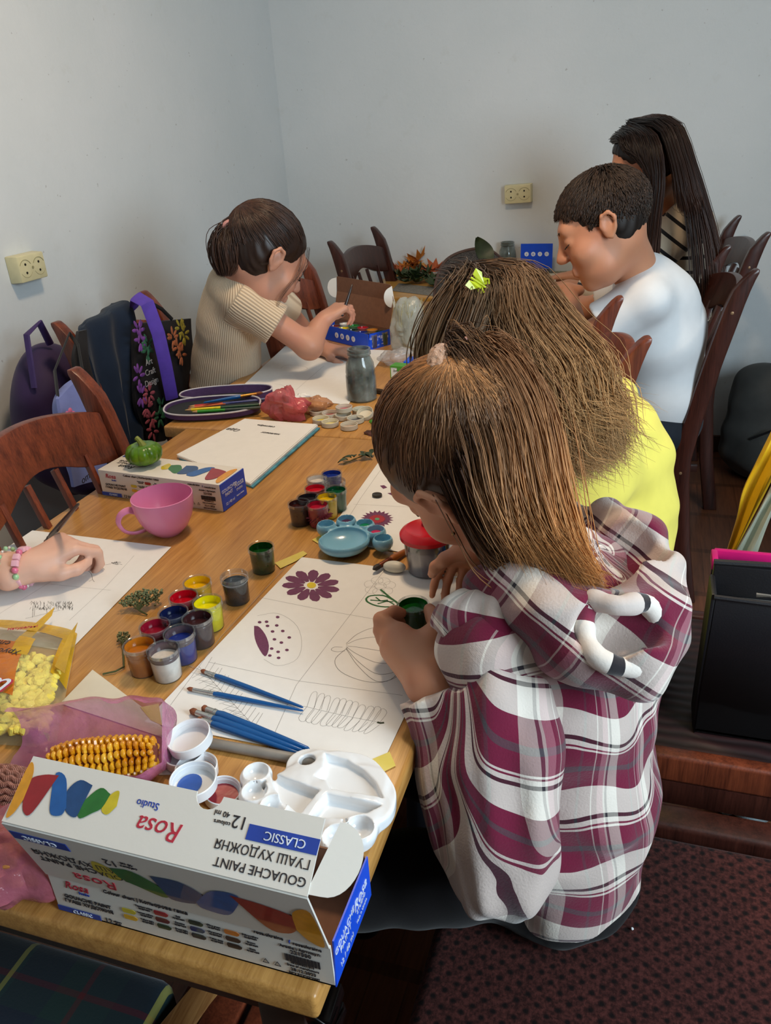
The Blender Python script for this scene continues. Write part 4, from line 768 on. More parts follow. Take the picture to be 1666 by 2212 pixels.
def sprig(label, P, col, leafs, R=.011, name='leafy_sprig', seed=3):
    g = thing(name, label, 'plant', P[0]); o_ = Vector(P[0]); rr = random.Random(seed); b = MB(); b.tube([Vector(q)-o_ for q in P], .0011, 6); b.build('stem', M('stem_'+name, (86, 84, 40), .7), g)
    for (q, ang, L) in leafs:
        c = Vector(q)-o_; d = Vector((math.cos(ang), math.sin(ang), .25)); s_ = Vector((-math.sin(ang), math.cos(ang), 0)); b = MB(); V = []; n = 8
        for i in range(n+1):
            t = i/n; w_ = L*.30*math.sin(pi*t**.8)+1e-5; m_ = c+d*L*t+Vector((0, 0, -L*.5*t*t+.004)); V += [m_-s_*w_+Vector((0, 0, .002)), m_, m_+s_*w_+Vector((0, 0, .002))]
        F = [];
        for i in range(n):
            for k in (0, 1): F.append((i*3+k, i*3+k+1, i*3+k+4, i*3+k+3))
        V2 = [v-Vector((0, 0, .0005)) for v in V]; m0 = len(V); b.add(V+V2, F+[tuple(m0+k for k in f[::-1]) for f in F]); b.build('leaf', M('leaf_'+name, col, .5, .2, 120), g)
    return g
sprig('small green leafy sprig above the aster sheet', [at(742, 1002, TZ+.003), at(775, 988, TZ+.006), at(815, 972, TZ+.008)], (40, 62, 34), [(at(760, 993, TZ+.006), 2.9, .022), (at(765, 992, TZ+.006), 1.9, .020), (at(775, 988, TZ+.006), .3, .022), (at(782, 985, TZ+.006), 1.6, .020), (at(790, 983, TZ+.006), -.5, .020), (at(805, 976, TZ+.006), -1.4, .018), (at(752, 997, TZ+.004), 3.6, .020)])
def umbel(label, stem, heads, seed):
    g = thing('dried_yarrow', label, 'plant', stem[0]); o_ = Vector(stem[0]); rr = random.Random(seed); b = MB(); hb = MB()
    for h_ in heads:
        h_ = Vector(h_)-o_; b.tube([Vector(stem[-1])-o_, (Vector(stem[-1])-o_)*.5+h_*.5+Vector((0, 0, .004)), h_], .0009, 5)
        for k in range(34):
            d = Vector((rr.gauss(0, 1), rr.gauss(0, 1), rr.gauss(0, .6)+.3)).normalized(); hb.sphere(h_+d*rr.uniform(.003, .0085), rr.uniform(.0011, .0021), 6)
    b.tube([Vector(q)-o_ for q in stem], .0012, 6); b.build('stalk', M('stalk_green', (74, 80, 40), .8), g); o2 = hb.build('seed_heads', M('yarrow_green', (118, 122, 84), .9, .4, 300), g); o2['kind'] = 'stuff'; return g
umbel('dried greenish yarrow head lying behind the paint jars', [at(318, 1328, TZ+.002), at(300, 1318, TZ+.006)], [at(270, 1303, TZ+.012), at(284, 1292, TZ+.016), at(298, 1285, TZ+.018), at(312, 1284, TZ+.02), at(328, 1282, TZ+.018), at(342, 1284, TZ+.014), at(290, 1305, TZ+.010), at(316, 1296, TZ+.014), at(334, 1296, TZ+.01)], 5)
umbel('small dried yarrow bud on a thin stalk left of the ochre jar', [at(222, 1456, TZ+.002), at(250, 1450, TZ+.003), at(268, 1440, TZ+.003), at(266, 1400, TZ+.004)], [at(264, 1376, TZ+.006), at(270, 1384, TZ+.006)], 6)
b = MB(); p = at(800, 842, TZ+.004); q = at(845, 852, TZ+.004); b.tube([Vector(), (Vector(q)-Vector(p))*.5+Vector((0, 0, .001)), Vector(q)-Vector(p)], [.006, .0075, .006], 7); ob = b.build('dry_twig', M('bark_dark', (58, 44, 32), .9, .3, 90, .8), None); ob.location = p; tag(ob, 'short dark brown twig behind the glass jar', 'twig')
# ---- glass jar
def glass_jar(label, p, s, liquid=(74, 76, 60), water=.6):
    g = thing('glass_jar', label, 'jar', p); g.scale = (s, s, s); t = NT('old_glass'); n_ = t.noise(25., detail=5); t.set(col=t.ramp(n_, [(.35, rgb(66, 74, 70)), (.65, rgb(140, 152, 148))]), rough=.1, alpha=.62, spec=.8); t.bump(n_, .15, .003)
    b = MB(); b.lathe([(0, 0), (.030, 0), (.034, .004), (.035, .03), (.0345, .058), (.033, .062), (.034, .066), (.032, .085), (.026, .098), (.0245, .103), (.027, .106), (.027, .110), (.0255, .112), (.027, .115), (.0265, .119), (.0225, .119), (.0215, .104), (.028, .083), (.0315, .06), (.032, .006), (0, .004)], 44, cap=False); b.build('glass', t.m, g)
    b = MB(); b.lathe([(0, .005), (.0312, .005), (.0312, .058*water/.6), (0, .058*water/.6)], 36); b.build('dirty_water', M('jar_water', liquid, .08, .25, 30, alpha=.85), g)
    b = MB(); b.sphere((-.008, -.024, .035), .009, 10, (.7, .4, 1.4)); b.sphere((-.002, -.026, .022), .009, 10, (1.2, .4, .6)); b.build('water_weed', M('weed_green', (70, 110, 30), .4), g); return g
glass_jar('grimy glass jar of rinse water with a green scrap, beside the child in beige\'s sheet', at(783, 862), 1.03)
# ---- pencil case
pa = at(380, 905, TZ+.02); c_ = at(486, 880, TZ); g = thing('pencil_case', 'open oval purple pencil case with coloured pencils inside', 'pencil case', c_); m_case = M('case_purple', (78, 52, 96), .8, .1, 90, .3); m_cin = M('case_lining', (30, 34, 40), .8); m_zip = M('zip_white', (200, 198, 206), .5)
ax_ = at(572, 868, TZ)-at(392, 880, TZ); ax_ /= np.linalg.norm(ax_); ay_ = np.array((-ax_[1], ax_[0], 0.)); Ra, Rb = .112, .046
def oval(t, z_, ka=1., kb=1.): return ax_*Ra*ka*math.copysign(abs(math.cos(t))**.8, math.cos(t))+ay_*Rb*kb*math.copysign(abs(math.sin(t))**.8, math.sin(t))+np.array((0, 0, z_))
def ovbowl(name, off, zs, mat, parent, M_=None, fl=1):
    V = []; n = 48
    for (k, z_) in zs:
        for i in range(n): v = Vector(oval(2*pi*i/n, z_, k, k)); V.append((M_@v if M_ else v)+Vector(off))
    F = [(r*n+i, r*n+(i+1) % n, (r+1)*n+(i+1) % n, (r+1)*n+i) for r in range(len(zs)-1) for i in range(n)]+[tuple(range(n))[::-1], tuple((len(zs)-1)*n+i for i in range(n))]; b = MB(); b.add(V, F); return b.build(name, mat, parent)
off1 = ay_*.045; ovbowl('lower_shell', off1, [(.95, 0), (1., .005), (1., .026), (.965, .026), (.955, .006), (.9, .004)], m_case, g); ovbowl('lining', off1, [(.94, .0045), (.955, .0075), (.9, .008)], m_cin, g)
b = MB(); b.tube([Vector(oval(t, .027)+off1) for t in np.linspace(0, 2*pi, 60)], .0018, 6); b.build('zip', m_zip, g)
Mr = Matrix.Rotation(0.16, 4, Vector(ax_)); off2 = -ay_*.052+ax_*(-.018)+np.array((0, 0, .016)); ovbowl('upper_shell', off2, [(.9, -.008), (1., -.004), (1., .008), (.965, .008), (.955, -.001), (.9, -.002)], m_case, g, Mr); ovbowl('lining', off2, [(.94, -.0005), (.955, .002), (.9, .003)], m_cin, g, Mr)
b = MB(); b.tube([(Mr@Vector(oval(t, .009)))+Vector(off2) for t in np.linspace(0, 2*pi, 60)], .0020, 6); b.build('zip', m_zip, g)
def pencil(label, a, c, col1, col2, r=.0036, half=.48):
    a = Vector(a); c = Vector(c); d = c-a; g = thing('coloured_pencil', label, 'pencil', a, 0, 'coloured pencils in the purple case'); b = MB(); b.tube([Vector(), d*.012], [.0004, .0011], 6); b.build('lead', PM(col1, .6), g); b = MB(); b.tube([d*.012, d*.085], [.0011, r], 6); b.build('sharpened_wood', M('pencil_wood', (196, 154, 104), .7), g)
    b = MB(); b.tube([d*.085, d*half], r, 6); b.build('barrel', PM(col1, .4), g); b = MB(); b.tube([d*half, d], r, 6); b.build('second_barrel', PM(col2, .4), g)
zc = TZ+.022
pencil('red and blue pencil, furthest back in the purple case', at(408, 878, zc), at(560, 865, zc), (186, 26, 34), (34, 50, 120)); pencil('orange and dark blue pencil half hidden in the purple case', at(406, 882, zc-.002), at(575, 862, zc), (200, 90, 30), (30, 60, 130))
pencil('yellow and dark green pencil in the purple case', at(400, 886, zc+.004), at(560, 874, zc+.004), (226, 200, 10), (24, 70, 44)); pencil('green pencil nearest the lid of the purple case', at(414, 890, zc), at(565, 880, zc), (40, 140, 30), (50, 66, 60))
brush('gold-ferruled blue brush in the purple pencil case', at(568, 848, zc+.012), at(440, 870, zc+.008), .0035, m_brush_b, M('ferrule_gold', (180, 120, 50), .3, metal=.8), m_bris, fl=.28, bl_=.10)
# ---- crumpled bags and tissue
def film(name, col, alpha, rough=.2, sss=0.): t = NT(name); t.set(col=t.ramp(t.noise(20., detail=4), [(.3, rgb(*[int(v*.82) for v in col])), (.7, rgb(*col))]), rough=rough, alpha=alpha, spec=.6); t.bump(t.noise(90., detail=5), .5, .004); return t.m
def wad(name, label, cat, c, R, sc, amp, s, mat, seed=0., n=26, contents=None, mind=0.):
    g = thing(name, label, cat, c); b = MB(); b.sphere((0, 0, 0), R, n*2, sc); V = crumple(b.V, amp, s, seed); zmin = min(v[2] for v in V); V = [Vector((v[0], v[1], max(v[2]-zmin*.75, .0)+.0003)) for v in V]; b.V = [tuple(v) for v in V]; b.build('film', mat, g); return g
wad('plastic_bag', 'crumpled rose-pink plastic bag beside the pencil case', 'bag', at(622, 905), .046, (1.15, .75, .75), .022, 24, film('rose_film', (226, 104, 110), .80), 1.)
wad('plastic_bag', 'clear bag of orange dried peel behind the lids', 'bag', at(682, 890), .034, (1.25, .8, .55), .014, 30, film('amber_film', (214, 150, 100), .75), 3.)
wad('tissue', 'crumpled white tissue on the sheet of the child in beige', 'tissue', at(650, 870), .026, (1.3, .8, .55), .012, 36, M('tissue_white', (232, 230, 226), .9), 4.)
wad('plastic_bag', 'tall clear plastic bag of dried grass behind the blue paint box', 'bag', at(880, 760), .072, (.7, .6, 1.25), .022, 13, film('clear_film', (206, 214, 208), .50), 5.)
wad('plastic_bag', 'flattened clear plastic bag in front of the dried grass', 'bag', at(858, 790), .040, (1.3, .8, .55), .016, 22, film('clear_film_low', (206, 206, 208), .45), 6.)
gg = thing('dried_grass', 'bunch of pale dried grass inside the tall clear bag', 'plant', at(880, 760)); P = np.zeros((160, 8, 3))
for k in range(160):
    a, c = RS.rand()*6.28, RS.rand()*.03; P[k] = np.array(pts_curve([(.01*math.cos(a), .01*math.sin(a), .01), (c*math.cos(a), c*math.sin(a), .06), (c*1.6*math.cos(a)+.01, c*1.6*math.sin(a), .12+RS.rand()*.03)], 8))
def grass_mesh(P, r, mat, parent, name):
    b = MB()
    for q in P: b.tube([tuple(v) for v in q], r, 3, cap=False)
    ob = b.build(name, mat, parent); ob['kind'] = 'stuff'
grass_mesh(P, .0007, M('straw_pale', (196, 190, 150), .8), gg, 'straw_stalks')
# seed packet box
p = at(875, 868); g = thing('seed_box', 'small white carton with green top and a purple flower picture', 'box', p, -.15); b = MB(); b.box((0, 0, .043), (.052, .028, .086)); bx = b.build('carton', m_card, g, bevel=.001); b = MB(); b.box((0, 0, .0865), (.053, .029, .004)); b.box((0, -.0145, .082), (.018, .0008, .010)); b.box((-.0258, -.0142, .043), (.0015, .0010, .086)); b.build('green_trim', M('print_green', (70, 140, 40), .5), bx, smooth=False)
b = MB(); b.lathe([(0, 0), (.0125, 0), (.0125, .0004), (0, .0004)], 24); ob = b.build('flower_picture', M('print_lilac', (140, 100, 140), .5, .4, 160), bx); ob.data.transform(frame((0, -.0143, .056), (1, 0, 0), (0, 0, 1))); text_mesh('Добрива для\nквітів', .0062, m_pencil_d, bx, 'lettering', frame((0, -.0144, .0745), (1, 0, 0), (0, 0, 1)))
p = at(902, 842); b = MB(); b.box((0, 0, .038), (.05, .05, .076)); ob = b.build('blue_carton', m_blue, None, bevel=.001); ob.location = p; tag(ob, 'plain blue carton hidden behind the small white carton', 'box')
p = at(816, 916); b = MB(); b.sphere((0, 0, 0), .016, 20, (1.1, 1.3, .5)); b.V = [tuple(Vector((v[0], v[1], max(v[2]+.006, .0005)))) for v in crumple(b.V, .008, 50, 8.)]; ob = b.build('green_wrapper', M('wrapper_green', (30, 150, 30), .3, .2), None, smooth=False); ob.location = p; tag(ob, 'crumpled bright green sweet wrapper by the lids', 'wrapper')
p = at(806, 938); b = MB(); b.sphere((0, 0, 0), .014, 20, (1.3, .7, .5)); b.V = [tuple(Vector((v[0], v[1], max(v[2]+.005, .0005)))) for v in crumple(b.V, .007, 60, 11.)]; ob = b.build('brown_wrapper', M('wrapper_brown', (92, 50, 34), .2, .5, metal=.3), None, smooth=False); ob.location = p; tag(ob, 'twisted shiny brown sweet wrapper on the table joint', 'wrapper')
# ---- snack bag, corn and pink bags in the near left corner
so = at(40, 1500); g = thing('snack_bag', 'opened yellow see-through bag of corn puffs at the left edge', 'bag', so); m_film = film('bag_film', (246, 236, 190), .20, .05); m_yfilm = film('bag_print_yellow', (226, 178, 24), .88, .2); m_ofilm = film('bag_print_orange', (216, 120, 30), .92, .2)
bx_ = [at(x, y, TZ)-so for x, y in ((-130, 1585), (128, 1590), (150, 1440), (100, 1310), (-60, 1350))]
def pillow(P0, P1, P2, P3, hgt, n=22, seed=1., amp=.004, wmin=.0):
    V = []; 
    for side in (0, 1):
        for j in range(n+1):
            for i in range(n+1):
                u, v = i/n, j/n; p = P0*(1-u)*(1-v)+P1*u*(1-v)+P2*u*v+P3*(1-u)*v; e = (math.sin(pi*u)**.45)*(math.sin(pi*min(1, v*1.0))**.4 if v < .5 else max(math.sin(pi*v)**.7, wmin)); z_ = hgt*e*(1-.35*v)*(1 if side else .04)+.0006+side*.0008; nn = nz(p*1., 34, seed)*amp*e; V.append(p+np.array((nn, -nn, z_+abs(nn)*.8)))
    m = (n+1)**2; w_ = n+1; F = []
    for j in range(n):
        for i in range(n): a = j*w_+i; F += [(a, a+w_, a+w_+1, a+1), (m+a, m+a+1, m+a+w_+1, m+a+w_)]
    return V, F, n
P0, P1, P2, P3 = [at(x, y, TZ)-so for x, y in ((-150, 1600), (120, 1618), (168, 1372), (-60, 1350))]
V, F, n = pillow(P0, P1, P2, P3, .052, wmin=.35); b = MB(); b.add(V, F); b.build('film', m_film, g)
m0 = (n+1)**2
def patch(name, mat, cond, lift):
    Fs = []
    for j in range(n):
        for i in range(n):
            if cond((i+.5)/n, (j+.5)/n): a = m0+j*(n+1)+i; Fs.append((a, a+1, a+n+2, a+n+1))
    b = MB(); b.add([np.array(v)+np.array((0, 0, lift)) for v in V], Fs); ob = b.build(name, mat, g); bm = bmesh.new(); bm.from_mesh(ob.data); bmesh.ops.delete(bm, geom=[v for v in bm.verts if not v.link_faces], context='VERTS'); bm.to_mesh(ob.data); bm.free()
patch('orange_print', m_ofilm, lambda u, v: .28 < u < .66 and .16 < v < .62, .0008); patch('yellow_print', m_yfilm, lambda u, v: (v > .86) or (u > .90 and v > .45) or (.60 < u < .74 and .5 < v < .75), .0012)
def onfilm(u, v): i = int(u*n); j = int(v*n); return np.array(V[m0+j*(n+1)+i])+np.array((0, 0, .0025))
Tf = lambda u, v: frame(onfilm(u, v), (-1, -.25, .15), (.15, -1, .0))
text_mesh('Хрусти', .011, m_ink, g, 'lettering', Tf(.55, .52), shear=.2); text_mesh('сли', .011, m_ink, g, 'lettering', Tf(.52, .60), shear=.2); text_mesh('m', .040, m_wprint, g, 'lettering', frame(onfilm(.56, .26)+np.array((0, 0, .003)), (1, .2, -.1), (-.2, 1, .1)), shear=.35); text_mesh('m', .045, m_red, g, 'lettering', frame(onfilm(.56, .26)+np.array((0, 0, .0022)), (1, .2, -.1), (-.2, 1, .1)), shear=.35)
text_mesh('Натуральні', .007, m_red, g, 'lettering', frame(onfilm(.62, .84)+np.array((0, 0, .004)), (1, .45, 0), (-.4, 1, 0)))
b = MB(); K_ = random.Random(3)
for k in range(420):
    u, v = K_.uniform(.10, .94), K_.uniform(.05, .62); i, j = int(u*n), int(v*n); top = V[m0+j*(n+1)+i]; zz = K_.uniform(.45, .80)*top[2]; p = Vector((top[0], top[1], max(.008, zz))); R = K_.uniform(.0045, .0068); b.sphere(p, R, 10, (1.4, .9, .8), Matrix.Rotation(K_.random()*3, 3, 'Z')@Matrix.Rotation(K_.random(), 3, 'X'))
b.V = [tuple(Vector(v)+.0022*Vector((nz(v, 160), nz(v, 160, 4), nz(v, 160, 8)))) for v in b.V]
b.build('corn_puffs', M('puff_yellow', (240, 220, 96), .85, .12, 120, .5, 500), g)['kind'] = 'stuff'
b = MB(); q = [at(x, y, TZ+.02)-so for x, y in ((20, 1395), (118, 1312), (112, 1330), (40, 1408), (14, 1402))]; b.add([tuple(v) for v in q]+[tuple(np.array(v)+np.array((0, 0, .0006))) for v in q], [(0, 1, 2, 3, 4), (9, 8, 7, 6, 5)]+[(i, (i+1) % 5, 5+(i+1) % 5, 5+i) for i in range(5)]); b.build('torn_edge', m_yfilm, g, smooth=False)
b = MB(); q = [at(x, y, TZ+.03)-so for x, y in ((168, 1345), (160, 1372), (140, 1455), (118, 1440), (150, 1370))]; b.add([tuple(v) for v in q]+[tuple(np.array(v)+np.array((0, 0, .0006))) for v in q], [(0, 1, 2, 3, 4), (9, 8, 7, 6, 5)]+[(i, (i+1) % 5, 5+(i+1) % 5, 5+i) for i in range(5)]); b.build('torn_edge', m_yfilm, g, smooth=False)
def cob(label, a, c, R, m_k, bare=False, seed=1):
    a = Vector(a); c = Vector(c); d = c-a; L = d.length; d.normalize(); g = thing('corn_cob', label, 'corn', a); u = d.orthogonal().normalized(); v = d.cross(u); K_ = random.Random(seed); prof = lambda t: R*(1-.35*abs(2*t-1)**3)*(.75+.25*(1-t)) if not bare else R*(1-.2*abs(2*t-1)**2)
    b = MB(); b.tube([d*L*t for t in np.linspace(0, 1, 14)], [prof(t)*(.80 if not bare else .9) for t in np.linspace(0, 1, 14)], 20); core = b.build('core', M('cob_core', (128, 60, 40) if not bare else (120, 78, 66), .9, .4, 220, 1.), g)
    b = MB(); nr, nk = (12, 17) if not bare else (20, 34)
    for k in range(nk):
        for r in range(nr):
            t = (k+.5+.18*math.sin(r*2.1))/nk
            if not 0 < t < 1: continue
            an = 2*pi*(r+.12*math.sin(k*.9))/nr; n_ = u*math.cos(an)+v*math.sin(an); p = d*L*t+n_*prof(t)*.86
            e = L/nk*.55; w_ = 2*pi*prof(t)/nr*.52; Rm = Matrix((n_.cross(d), d, n_)).transposed(); b.sphere(p, 1., 8, (w_*K_.uniform(.9, 1.06), e*K_.uniform(.9, 1.05), R*(.26 if not bare else .18)) if not bare else (w_*.8, e*.5, R*.22), Rm)
    b.build('kernels', m_k, g)['kind'] = 'stuff'; return g
t = NT('kernel_amber'); t.set(col=t.ramp(t.noise(55., detail=2), [(.3, rgb(190, 110, 16)), (.5, rgb(222, 154, 24)), (.75, rgb(236, 186, 60))]), rough=.28, coat=.2)
cob('golden corn cob with kernels inside the pink bag', at(112, 1655, TZ+.030), at(338, 1625, TZ+.034), .0235, t.m); cob('stripped reddish corn cob at the left edge behind the paint box', at(-40, 1700, TZ+.03), at(62, 1712, TZ+.03), .0225, M('cob_husk', (176, 122, 104), .9, .3, 300), True)
m_pkfilm = film('pink_film', (222, 130, 176), .62, .15)
c0, c1 = Vector(at(20, 1668, TZ)), Vector(at(372, 1640, TZ)); g = thing('plastic_bag', 'pink plastic bag opened around the golden corn cob', 'bag', c0); d = c1-c0; L = d.length; d.normalize(); s_ = Vector((-d.y, d.x, 0)); V = []; nu, nv = 40, 26
for i in range(nu+1):
    t_ = i/nu; w_ = .040+.008*math.sin(t_*pi)-.012*max(0, t_-.92)/.08
    for j in range(nv+1):
        a = math.radians(-62+304*j/nv*.99+0)*1.; a = math.radians(62-240*j/nv); p = d*L*(t_*1.0)+s_*(w_*1.15*math.cos(a))+Vector((0, 0, max(.030+.034*math.sin(a), .0012))); V.append(tuple(p+Vector((nz(p, 40), nz(p, 40, 3), abs(nz(p, 30, 7))))*.007))
F = [(i*(nv+1)+j, (i+1)*(nv+1)+j, (i+1)*(nv+1)+j+1, i*(nv+1)+j+1) for i in range(nu) for j in range(nv)]; F.append(tuple((nu)*(nv+1)+j for j in range(nv+1))); b = MB(); b.add([(x, y, max(z_, .0008)) for x, y, z_ in V], F); b.build('film', m_pkfilm, g)
g = wad('plastic_bag', 'knotted pink plastic bag full of orange and pale bits in the near left corner', 'bag', at(20, 1905), .062, (1.05, .75, .72), .018, 16, film('pink_film_dense', (200, 112, 130), .66, .12), 12.)
b = MB(); K_ = random.Random(8)
for k in range(34): b.sphere((K_.uniform(-.04, .04), K_.uniform(-.026, .026), K_.uniform(.014, .055)), K_.uniform(.007, .011), 10, (1.3, 1, .8))
b.build('contents', M('orange_bits', (216, 140, 70), .7, .45, 50), g)['kind'] = 'stuff'
p = at(385, 1640, TZ); b = MB(); b.box((0, 0, .0006), (.03, .045, .0008), Matrix.Rotation(.3, 3, 'Z')); ob = b.build('label_card', m_paper, None, smooth=False); ob.location = p; tag(ob, 'small white printed card under the stacked white lids', 'card')
# ================================================================= FAR TABLE
def maple(L, col, rr): 
    P = [(0, -.5), (.12, -.42), (.42, -.46), (.34, -.22), (.70, -.10), (.42, .08), (.52, .36), (.20, .26), (0, .62), (-.20, .26), (-.52, .36), (-.42, .08), (-.70, -.10), (-.34, -.22), (-.42, -.46), (-.12, -.42)]; return [(x*L, y*L) for x, y in P]
K_ = random.Random(12); mo = [M('leaf_orange', (186, 112, 36), .8, .3, 60), M('leaf_brown', (120, 66, 40), .8, .3, 60), M('leaf_ochre', (196, 140, 70), .8, .2, 60), M('leaf_green_dark', (44, 62, 26), .6, .3, 60), M('leaf_rose', (170, 84, 44), .8, .2, 60)]
GL = 'autumn leaves heaped on the far table'
for k in range(46):
    gr_ = k % 46 >= 32; x, y = (K_.uniform(850, 945), K_.uniform(575, 598)) if not gr_ else (K_.uniform(868, 945), K_.uniform(600, 622)); hz = K_.uniform(.004, .055 if not gr_ else .03); hz *= max(.2, 1-abs(x-905)/75); p = at(x, y, TZ); Lf = K_.uniform(.055, .085); P = maple(Lf, None, K_); cvx = K_.uniform(6, 16)
    Rm = Matrix.Rotation(K_.random()*6.28, 3, 'Z'); Rt = Matrix.Rotation(K_.uniform(-.5, .5), 3, 'X')@Matrix.Rotation(K_.uniform(-.5, .5), 3, 'Y'); V = [Rm@(Rt@Vector((a, c_, (a*a+c_*c_)*cvx))) for a, c_ in [(0, 0)]+P]; mz = min(v.z for v in V); V = [Vector((v.x, v.y, v.z-mz+hz)) for v in V]; nn = len(P); V2 = [v-Vector((0, 0, .0006)) for v in V]
    b = MB(); b.add(V+V2, [(0, 1+i, 1+(i+1) % nn) for i in range(nn)]+[(nn+1, nn+2+(i+1) % nn, nn+2+i) for i in range(nn)]+[(1+i, nn+2+i, nn+2+(i+1) % nn, 1+(i+1) % nn) for i in range(nn)]); ob = b.build('dry_leaf' if not gr_ else 'green_leaf', mo[3] if gr_ else mo[K_.choice((0, 0, 1, 2, 4))], None, smooth=False); ob.location = p
    tag(ob, '%s maple leaf in the dry heap at the left of the far table' % ob.data.materials[0].name.replace('leaf_', '').split('.')[0].replace('rose', 'reddish') if not gr_ else 'dark green leaf in the heap in front of the dry maple leaves', 'leaf', GL if not gr_ else 'green leaves in front of the autumn heap')
g, o, z = sheet('grey newspaper sheet under the green leaves on the far table', [(862, 612), (952, 622), (940, 640), (845, 628)], M('newsprint', (128, 124, 116), .8, .35, 120), name='newspaper', cat='newspaper')
# mesh basket
p = at(1010, 625); g = thing('mesh_bag', 'black mesh backpack with brown piping standing on the table behind the children', 'backpack', p); m_mesh = NT('black_mesh'); v_ = m_mesh.n('ShaderNodeTexVoronoi'); v_.inputs['Scale'].default_value = 260.; m_mesh.l(m_mesh.obj(), v_.inputs['Vector']); m_mesh.set(col=m_mesh.ramp(v_.outputs['Distance'], [(.3, rgb(96, 92, 90)), (.5, rgb(34, 30, 30))]), rough=.7)
# ================================================================= PEOPLE
def headframe(pos, f, u, s=1.):
    f = cv(*f); u = cv(*u); f /= np.linalg.norm(f); u -= f*(u@f); u /= np.linalg.norm(u); x = np.cross(f, u)
    return dict(p=np.array(pos, float), R=np.stack([x, f, u], 1), s=s)
def HL(H, v): return H['p']+H['R']@(np.array(v, float)*H['s'])
CR_C, CR_R = np.array([0, -.012, .028]), np.array([.070, .091, .080])
def head_sdf(S, H, neck, nr=.043, face=True, ears=True):
    s = H['s']; R = H['R']
    E = lambda c, r, k=.012, mode='add': S.ell(HL(H, c), np.array(r)*s, R, k*s, mode)
    K = lambda a, b, ra, rb, k=.01, mode='add': S.cone(HL(H, a), HL(H, b), ra*s, rb*s, k*s, mode)
    E(CR_C, CR_R); E((0, .03, -.03), (.056, .056, .083), .03); E((0, .028, -.075), (.044, .046, .034), .03); E((0, .064, -.100), (.017, .014, .013), .02)
    K((0, -.03, -.04), tuple(np.linalg.solve(R, (np.array(neck)-H['p'])/s)), .045, nr, .03)
    if face:
        K((-.034, .074, .024), (.034, .074, .024), .013, .013, .02)
        for q in (-1, 1):
            E((q*.030, .097, .002), (.017, .013, .011), .014, 'sub'); E((q*.030, .0735, .001), (.0155, .0135, .0115), .003)
            E((q*.040, .056, -.032), (.023, .024, .024), .02); E((q*.0095, .0945, -.031), (.0075, .008, .0065), .006)
        K((0, .084, .012), (0, .1045, -.026), .007, .0095, .012)
        K((-.015, .0865, -.0575), (.015, .0865, -.0575), .0048, .0048, .006); K((-.012, .0865, -.0665), (.012, .0865, -.0665), .0056, .0056, .006)
        K((-.02, .0935, -.062), (.02, .0935, -.062), .0012, .0012, .003, 'sub')
    if ears:
        for q in (-1, 1):
            e = lambda v: HL(H, (q*v[0], v[1], v[2]))
            P = [(.070, .006, -.020), (.075, .010, -.002), (.081, .004, .018), (.085, -.011, .021), (.085, -.020, .008), (.080, -.016, -.012), (.074, -.004, -.028), (.071, .004, -.024)]
            S.ell(e((.073, -.004, -.003)), np.array((.006, .014, .022))*s, R, .004*s)
            S.chain([e(v) for v in P], [.0042*s]*8, .003*s)
            S.ell(e((.083, -.001, -.004)), np.array((.006, .007, .010))*s, R, .003*s, 'sub')
def hand_sdf(S, o, yv, zv, side, curls, s=1., thumb=None, spread=(6, 1, -4, -9)):
    """o wrist, yv to the fingers, zv out of the back of the hand, side +1 thumb on local +x"""
    y = np.array(yv, float); y /= np.linalg.norm(y); z = np.array(zv, float); z -= y*(z@y); z /= np.linalg.norm(z); x = np.cross(y, z)*side
    L = lambda a, b, c: np.array(o)+(x*a+y*b+z*c)*s
    S.chain([L(0, -.03, 0), L(0, 0, 0), L(.002, .02, 0)], [.0205*s, .019*s, .02*s], .012*s, flat=(z, .8))
    for a in (-.024, -.008, .008, .023): S.cone(L(a*.6, .012, 0), L(a, .064, .001), .0125*s, .0095*s, .012*s)
    base = [(.024, .068), (.008, .071), (-.008, .069), (-.022, .062)]; ln = [(.034, .022, .017), (.038, .025, .018), (.035, .023, .018), (.027, .018, .016)]; rad = (.0078, .008, .0075, .0066)
    for i in range(4):
        p = np.array([base[i][0], base[i][1], 0.]); P = [p.copy()]; ang = 0; sp = math.radians(spread[i])
        for j in range(3):
            ang += math.radians(curls[i][j]); d = np.array([math.sin(sp)*math.cos(ang), math.cos(sp)*math.cos(ang), -math.sin(ang)]); p = p+d*ln[i][j]; P.append(p.copy())
        r = rad[i]; S.chain([L(*q) for q in P], [r*s, r*.95*s, r*.88*s, r*.75*s], .0035*s)
    T = thumb or [(.018, .012, -.006), (.036, .034, -.014), (.044, .058, -.020), (.043, .078, -.024)]
    S.chain([L(*q) for q in T], [.013*s, .0105*s, .009*s, .0078*s], .007*s)
    return L
CURL = [(35, 45, 30)]*4
